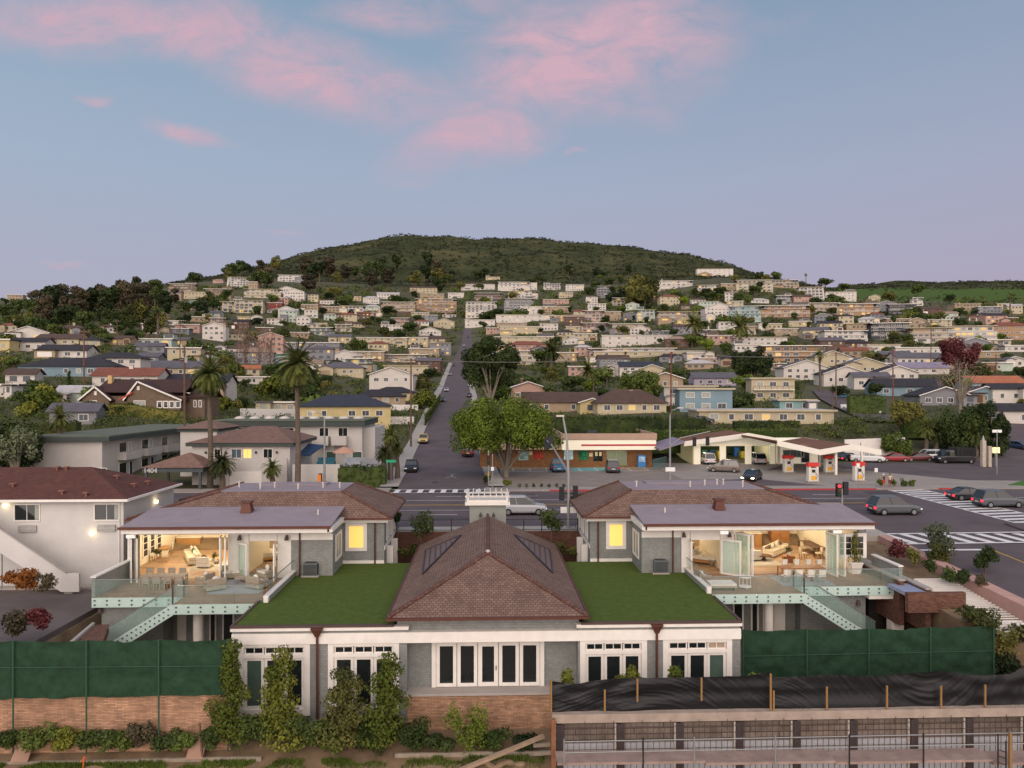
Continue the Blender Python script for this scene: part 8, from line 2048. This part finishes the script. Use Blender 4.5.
bigtree('dark_tree','second big dark tree near the monument sign',992,402,458,34,128,'dark',16,462,flat=1.2,n=8000,size=.42,cl=30)
bigtree('dark_tree','dark tree mass behind the motel at the left edge',6,425,466,62,92,'dark',17,470,flat=1.2,n=11000,size=.42,cl=46)
bigtree('palm_clump','spiky silver green tree mass left of the motel wall',16,424,462,40,88,'grey',19,470,flat=1.0,n=3500,size=.3,cl=24)
for i,(px,w,l) in enumerate(((245,16,'left bare pinkish poplar on the left slope'),(259,18,'middle bare pinkish poplar on the left slope'),(270,12,'right bare pinkish poplar on the left slope'))):
    X,Y,_=atD(px,HZ,300); Z=T(X,Y); s=300/F; t=thing('bare_poplar',l,'tree',(X,Y,Z),0,'bare poplars'); rnd=random.Random(i); H=(362-318)*s; g=MB(); g.tube([(0,0,-1),(0,0,H*.8)],[.4,.1],6); f=MB()
    for k in range(60):
        a=rnd.uniform(0,6.28); z=rnd.uniform(.1,.75)*H; r=w*s*.5*rnd.uniform(.5,1); e=(r*math.cos(a),r*math.sin(a),z+H*.24); g.tube([(0,0,z),(e[0]*.7,e[1]*.7,z+H*.08),e],[.1,.07,.03],4); f.leaves(e,(.9,.9,1.8),10,.3,rnd,shell=.1)
    part('branches',g,LEAF('bare'),t,uv=False); part('twigs',f,LEAF('bare'),t,uv=False)
def nearpalm(key,px,pyc,H_,d,rp,label,zb=-.2,sk=True):
    p=PR[key]; 
    X,Y,_=atD(px,HZ,d); z=CZ-(pyc-HZ)*d/F-zb; t=thing('tall_palm' if sk else 'feather_palm',label,'palm tree',(X,Y,zb)); rnd=random.Random(int(px))
    mb=MB(); mb.tube([(0,0,-.5),(.1,0,z*.3),(-.05,.05,z*.7),(0,0,z)],[.42,.33,.28,.3] if sk else [.4,.35,.3,.3],12); part('trunk',mb,mat('palm_bark','6a5e52'),t)
    mb=MB(); frondring(mb,(0,0,z),rp*d/F,100,rnd,droop=1.5,up=1.3,w=.17,seg=6,leafy=9); part('crown',mb,LEAF('palm'),t,uv=False)
    if sk:
        mb=MB()
        frondring(mb,(0,0,z-.5),rp*d/F*.8,40,rnd,droop=2.6,up=.1,w=.12,seg=6,leafy=8); part('dead_fronds',mb,LEAF('orange') if False else LEAF('olive'),t,uv=False)
        mb=MB(); rnd2=random.Random(3)
        for i in range(260):
            a=rnd2.uniform(0,6.28); z0=z-rnd2.uniform(0,1.5); r=rnd2.uniform(.4,1.1); i0=len(mb.v); zz=z0-rnd2.uniform(1.0,2.6)
            mb.v+=[(.25*math.cos(a-.3),.25*math.sin(a-.3),z0),(.25*math.cos(a+.3),.25*math.sin(a+.3),z0),(r*math.cos(a),r*math.sin(a),zz)]; mb.f.append((i0,i0+1,i0+2))
        part('dry_skirt',mb,LEAF('brown'),t,uv=False)
nearpalm('pf',210,374,0,93,24,'tall fan palm left of the pink brown hotel roof'); nearpalm('pf',297.5,364,0,92,28,'tallest fan palm in front of the hotel terrace')
nearpalm('pp',222,463,0,91.5,18,'low feather palm beneath the left tall palm',sk=False); nearpalm('pp',272,468,0,92,12,'low feather palm in front of the hotel wall',sk=False)
nearpalm('pp',390,436,0,99,12,'tropical palm at the corner of the uphill street',sk=False); nearpalm('pp',384,452,0,97,12,'lower tropical palm at the corner of the uphill street',sk=False); nearpalm('pp',397,447,0,101,10,'small tropical palm by the left pavement',sk=False)
nearpalm('pp',926,428,0,133,12,'tall banana like plant behind the clipped shrubs',zb=2,sk=False); nearpalm('pp',936,432,0,133,12,'second banana like plant behind the clipped shrubs',zb=2,sk=False); nearpalm('pp',976,434,0,128,14,'feather palm among the far right dark trees',zb=0,sk=False)
nearpalm('pp',60,418,0,100,14,'spiky palm left of the small grey cottage',zb=3,sk=False)
def hedge(label,poly,z0f,h,leaf,seed,dens=16,size=.3,w=1.6,name='hedge'):
    """poly: list of (px,d); height h metres above the terrain"""
    rnd=random.Random(seed); pts=[atD(p,HZ,d)[:2] for p,d in poly]; mb=MB(); core=MB()
    for (xa,ya),(xb,yb) in zip(pts,pts[1:]):
        L_=math.hypot(xb-xa,yb-ya); k=max(1,int(L_/2.0))
        for i in range(k):
            f0,f1=i/k,(i+1)/k; x0,y0=xa+(xb-xa)*f0,ya+(yb-ya)*f0; x1,y1=xa+(xb-xa)*f1,ya+(yb-ya)*f1
            za=z0f(x0,y0); zb=z0f(x1,y1); core.hexa([(x0,y0,za-1),(x1,y1,zb-1),(x1,y1+w,zb-1),(x0,y0+w,za-1)],[(x0,y0,za+h*.93),(x1,y1,zb+h*.93),(x1,y1+w,zb+h*.93),(x0,y0+w,za+h*.93)])
            for _ in range(int(dens*h*1.2)):
                u=rnd.random(); x=x0+(x1-x0)*u; y=y0+(y1-y0)*u; z=za+(zb-za)*u
                if rnd.random()<.62: c=(x,y-.05,z+rnd.uniform(0,h))
                else: c=(x,y+rnd.uniform(0,w),z+h*rnd.uniform(.93,1.03))
                mb.leaves(c,(.25,.25,.2),3,size,rnd,shell=0)
    t=thing(name,label,'hedge',(pts[0][0],pts[0][1],0)); part('core',core,LEAF(leaf),t,world=True,uv=False); part('foliage',mb,LEAF(leaf),t,world=True,uv=False); return t
hedge('long dark green clipped hedge behind the convenience store',[(556,131),(664,131)],lambda x,y:1.0,6.4,'dark',1)
hedge('dark hedge stretching right of the store beneath the blue house',[(655,136),(706,140)],lambda x,y:3.2,3.8,'dark',2)
hedge('bright green clipped hedge behind the service garage roof',[(636,127),(716,130),(798,132)],lambda x,y:2.2,3.0,'mid',3)
hedge('thin dark hedge in front of the long cream house',[(735,146),(800,147)],lambda x,y:4.6,1.6,'dark',5)
hedge('green hedge along the far right slope above the car row',[(905,139),(1000,139)],lambda x,y:4.2,2.6,'mid',6)
HD=hit(140,413)[3]-4
hedge('yellow green clipped hedge in front of the craftsman house',[(102,HD),(183,HD)],lambda x,y:T(x,y)+.1,2.0,'olive',7)
hedge('dark hedge in front of the hotel terrace beside the uphill street',[(338,94.5),(385,94.5)],lambda x,y:-.2,2.5,'dark',8)
hedge('dark clipped hedge bank above the left trees',[(28,118),(76,122)],lambda x,y:T(x,y)+.3,3.4,'olive',9)
hedge('tall square hedge beside the upper right street',[(850,165),(886,163)],lambda x,y:T(x,y),4.6,'dark',10)
hedge('dark hedge left of the uphill street beside the parked grey car',[(425,175),(440,240)],lambda x,y:T(x,y),2.6,'mid',11)
for px,l in ((888,'left round clipped shrub behind the bright red car'),(904,'right round clipped shrub behind the bright red car')): ball(px,444,9.5,127.5,-.1,l,'mid','clipped_shrub',1500,.3,'shrub',sq=1.3)
ball(507,483,6,91.6,-.17,'yellow flowering shrub at the foot of the wooden post','yellow','shrub',400,.15,'shrub',sq=.5)
for i in range(7): ball(519+i*7.5,485.3,2.2,91.7,-.17,f'{ORDW[i]} small grey clump from the left on the store verge' if 'ORDW' in globals() else 'small clump','grey','verge_clump',110,.13,'shrub')
for i,px in enumerate((880,893,904,912)): ball(px,482,4,92.2,-.17,['leftmost low bush on the station verge','low bush behind the two waiting people','low bush right of the two waiting people','rightmost low bush on the station verge'][i],'mid','verge_bush',200,.18,'shrub')
mb=MB(); mb.slab([(60,92.2,-.15),(75,92.2,-.15),(70,95,-.14),(60,95,-.14)],.1)
struct('lawn',MB().slab([(*atD(1008,HZ,95)[:2],-.1),(*atD(1060,HZ,93.5)[:2],-.1),(*atD(1060,HZ,99)[:2],-.05),(*atD(1022,HZ,99)[:2],-.05)],.1),mat('lawn','3f6324',rough=1,var=.2,scale=3))
ball(487.5,478,5,96,-.17,'small bush at the foot of the corner signal','mid','shrub',300,.15,'shrub')
# ---------- ground cover that nobody could count ----------
def cover(name,label,leaf,n,seed,y0,y1,size_px=1.5):
    rnd=random.Random(seed); mb=MB(); c=0;k=0
    while c<n and k<n*6:
        k+=1; px=rnd.uniform(-25,1049); py=rnd.uniform(y0,y1); X,Y,Z,d=hit(px,py)
        if d<121 or d>1350: continue
        if onstreet(X,Y,2.6): continue
        if 805<px<905 and 385<py<420: continue
        if px>975 and 92<d<180: continue
        s=d/F; ok=True
        hpx=rnd.uniform(2.5,6)*(1.0 if d>200 else 1.6)
        for (hx,hy,hz,hd,hw,dp,a,b_,t_,bb,o) in HOUSES:
            if abs(X-hx)<hw+.3 and -1.0<Y-hy<dp+.5: ok=False;break
            if d<hd+1 and a-2<px<b_+2 and py-hpx*1.3<bb-.25*(bb-t_) and py>t_: ok=False;break
        if not ok: continue
        r=hpx*s*rnd.uniform(.8,1.6); mb.leaves((X,Y,Z+hpx*s*.4),(r,r,hpx*s*.6),34,size_px*s*1.15,rnd,shell=.4); c+=1
    single(name,mb,LEAF(leaf),label,'ground cover',kind='stuff',uv=False)
cover('undergrowth','dark green scrub filling the gaps between the hillside houses','dark',2300,1,288,440)
cover('undergrowth','mid green scrub filling the gaps between the hillside houses','mid',1500,2,288,440)
cover('undergrowth','olive scrub filling the gaps between the hillside houses','olive',1100,3,288,440)
rnd=random.Random(77); mb=MB()
for _ in range(11000):
    px=rnd.uniform(130,1030); d=rnd.uniform(1230,2150); X,Y,_z=atD(px,HZ,d); z=T(X,Y)
    if px>850 and d<1690 and rnd.random()<.95: continue
    z+=9*(mnoise.noise(Vector((X/90,Y/90,0)))+.4*mnoise.noise(Vector((X/30,Y/30,5)))) if d>1250 else 0
    r=rnd.uniform(2.0,5.0); mb.leaves((X,Y,z+r*.2),(r,r,r*.5),8,3.0,rnd,shell=.3)
single('chaparral',mb,leafmat('chaparral_scrub','23281a','3f4028',.02),'low scrub covering the hilltop ridge','scrub',kind='stuff',uv=False)
# ---------- labels: made unique by place ----------
ORD=['first','second','third','fourth','fifth','sixth','seventh','eighth','ninth','tenth','eleventh','twelfth','thirteenth','fourteenth','fifteenth','sixteenth','seventeenth','eighteenth','nineteenth','twentieth']
def cell(px,py):
    c='far left' if px<130 else 'left half' if px<300 else 'left of street' if px<456 else 'right of street' if px<620 else 'right half' if px<820 else 'far right'
    r='hilltop' if py<298 else 'upper slope' if py<322 else 'middle slope' if py<350 else 'lower slope' if py<385 else 'slope foot'
    return r+' '+c
gr={}
for o,ds,px,py in AL: gr.setdefault((ds,cell(px,py)),[]).append((px,o))
cnt={}
for (ds,c),v in gr.items(): cnt[ds]=cnt.get(ds,0)+len(v)
for (ds,c),v in gr.items():
    v.sort(key=lambda q:q[0])
    for i,(px,o) in enumerate(v):
        if cnt[ds]==1: o['label']=ds
        elif len(v)==1: o['label']=f'{ds}, {c}'
        else: 
            o['label']=f'{ds}, {c}, {ORD[min(i,19)]} from left'
        if len(o['label'].split())>16: o['label']=o['label'].replace('single storey ','low ').replace(' two storey','').replace('just ','').replace('highway ','').replace('from left','along')
for k,o in PR.items():
    if k not in used:
        for c in list(o.children): bpy.data.objects.remove(c)
        bpy.data.objects.remove(o)
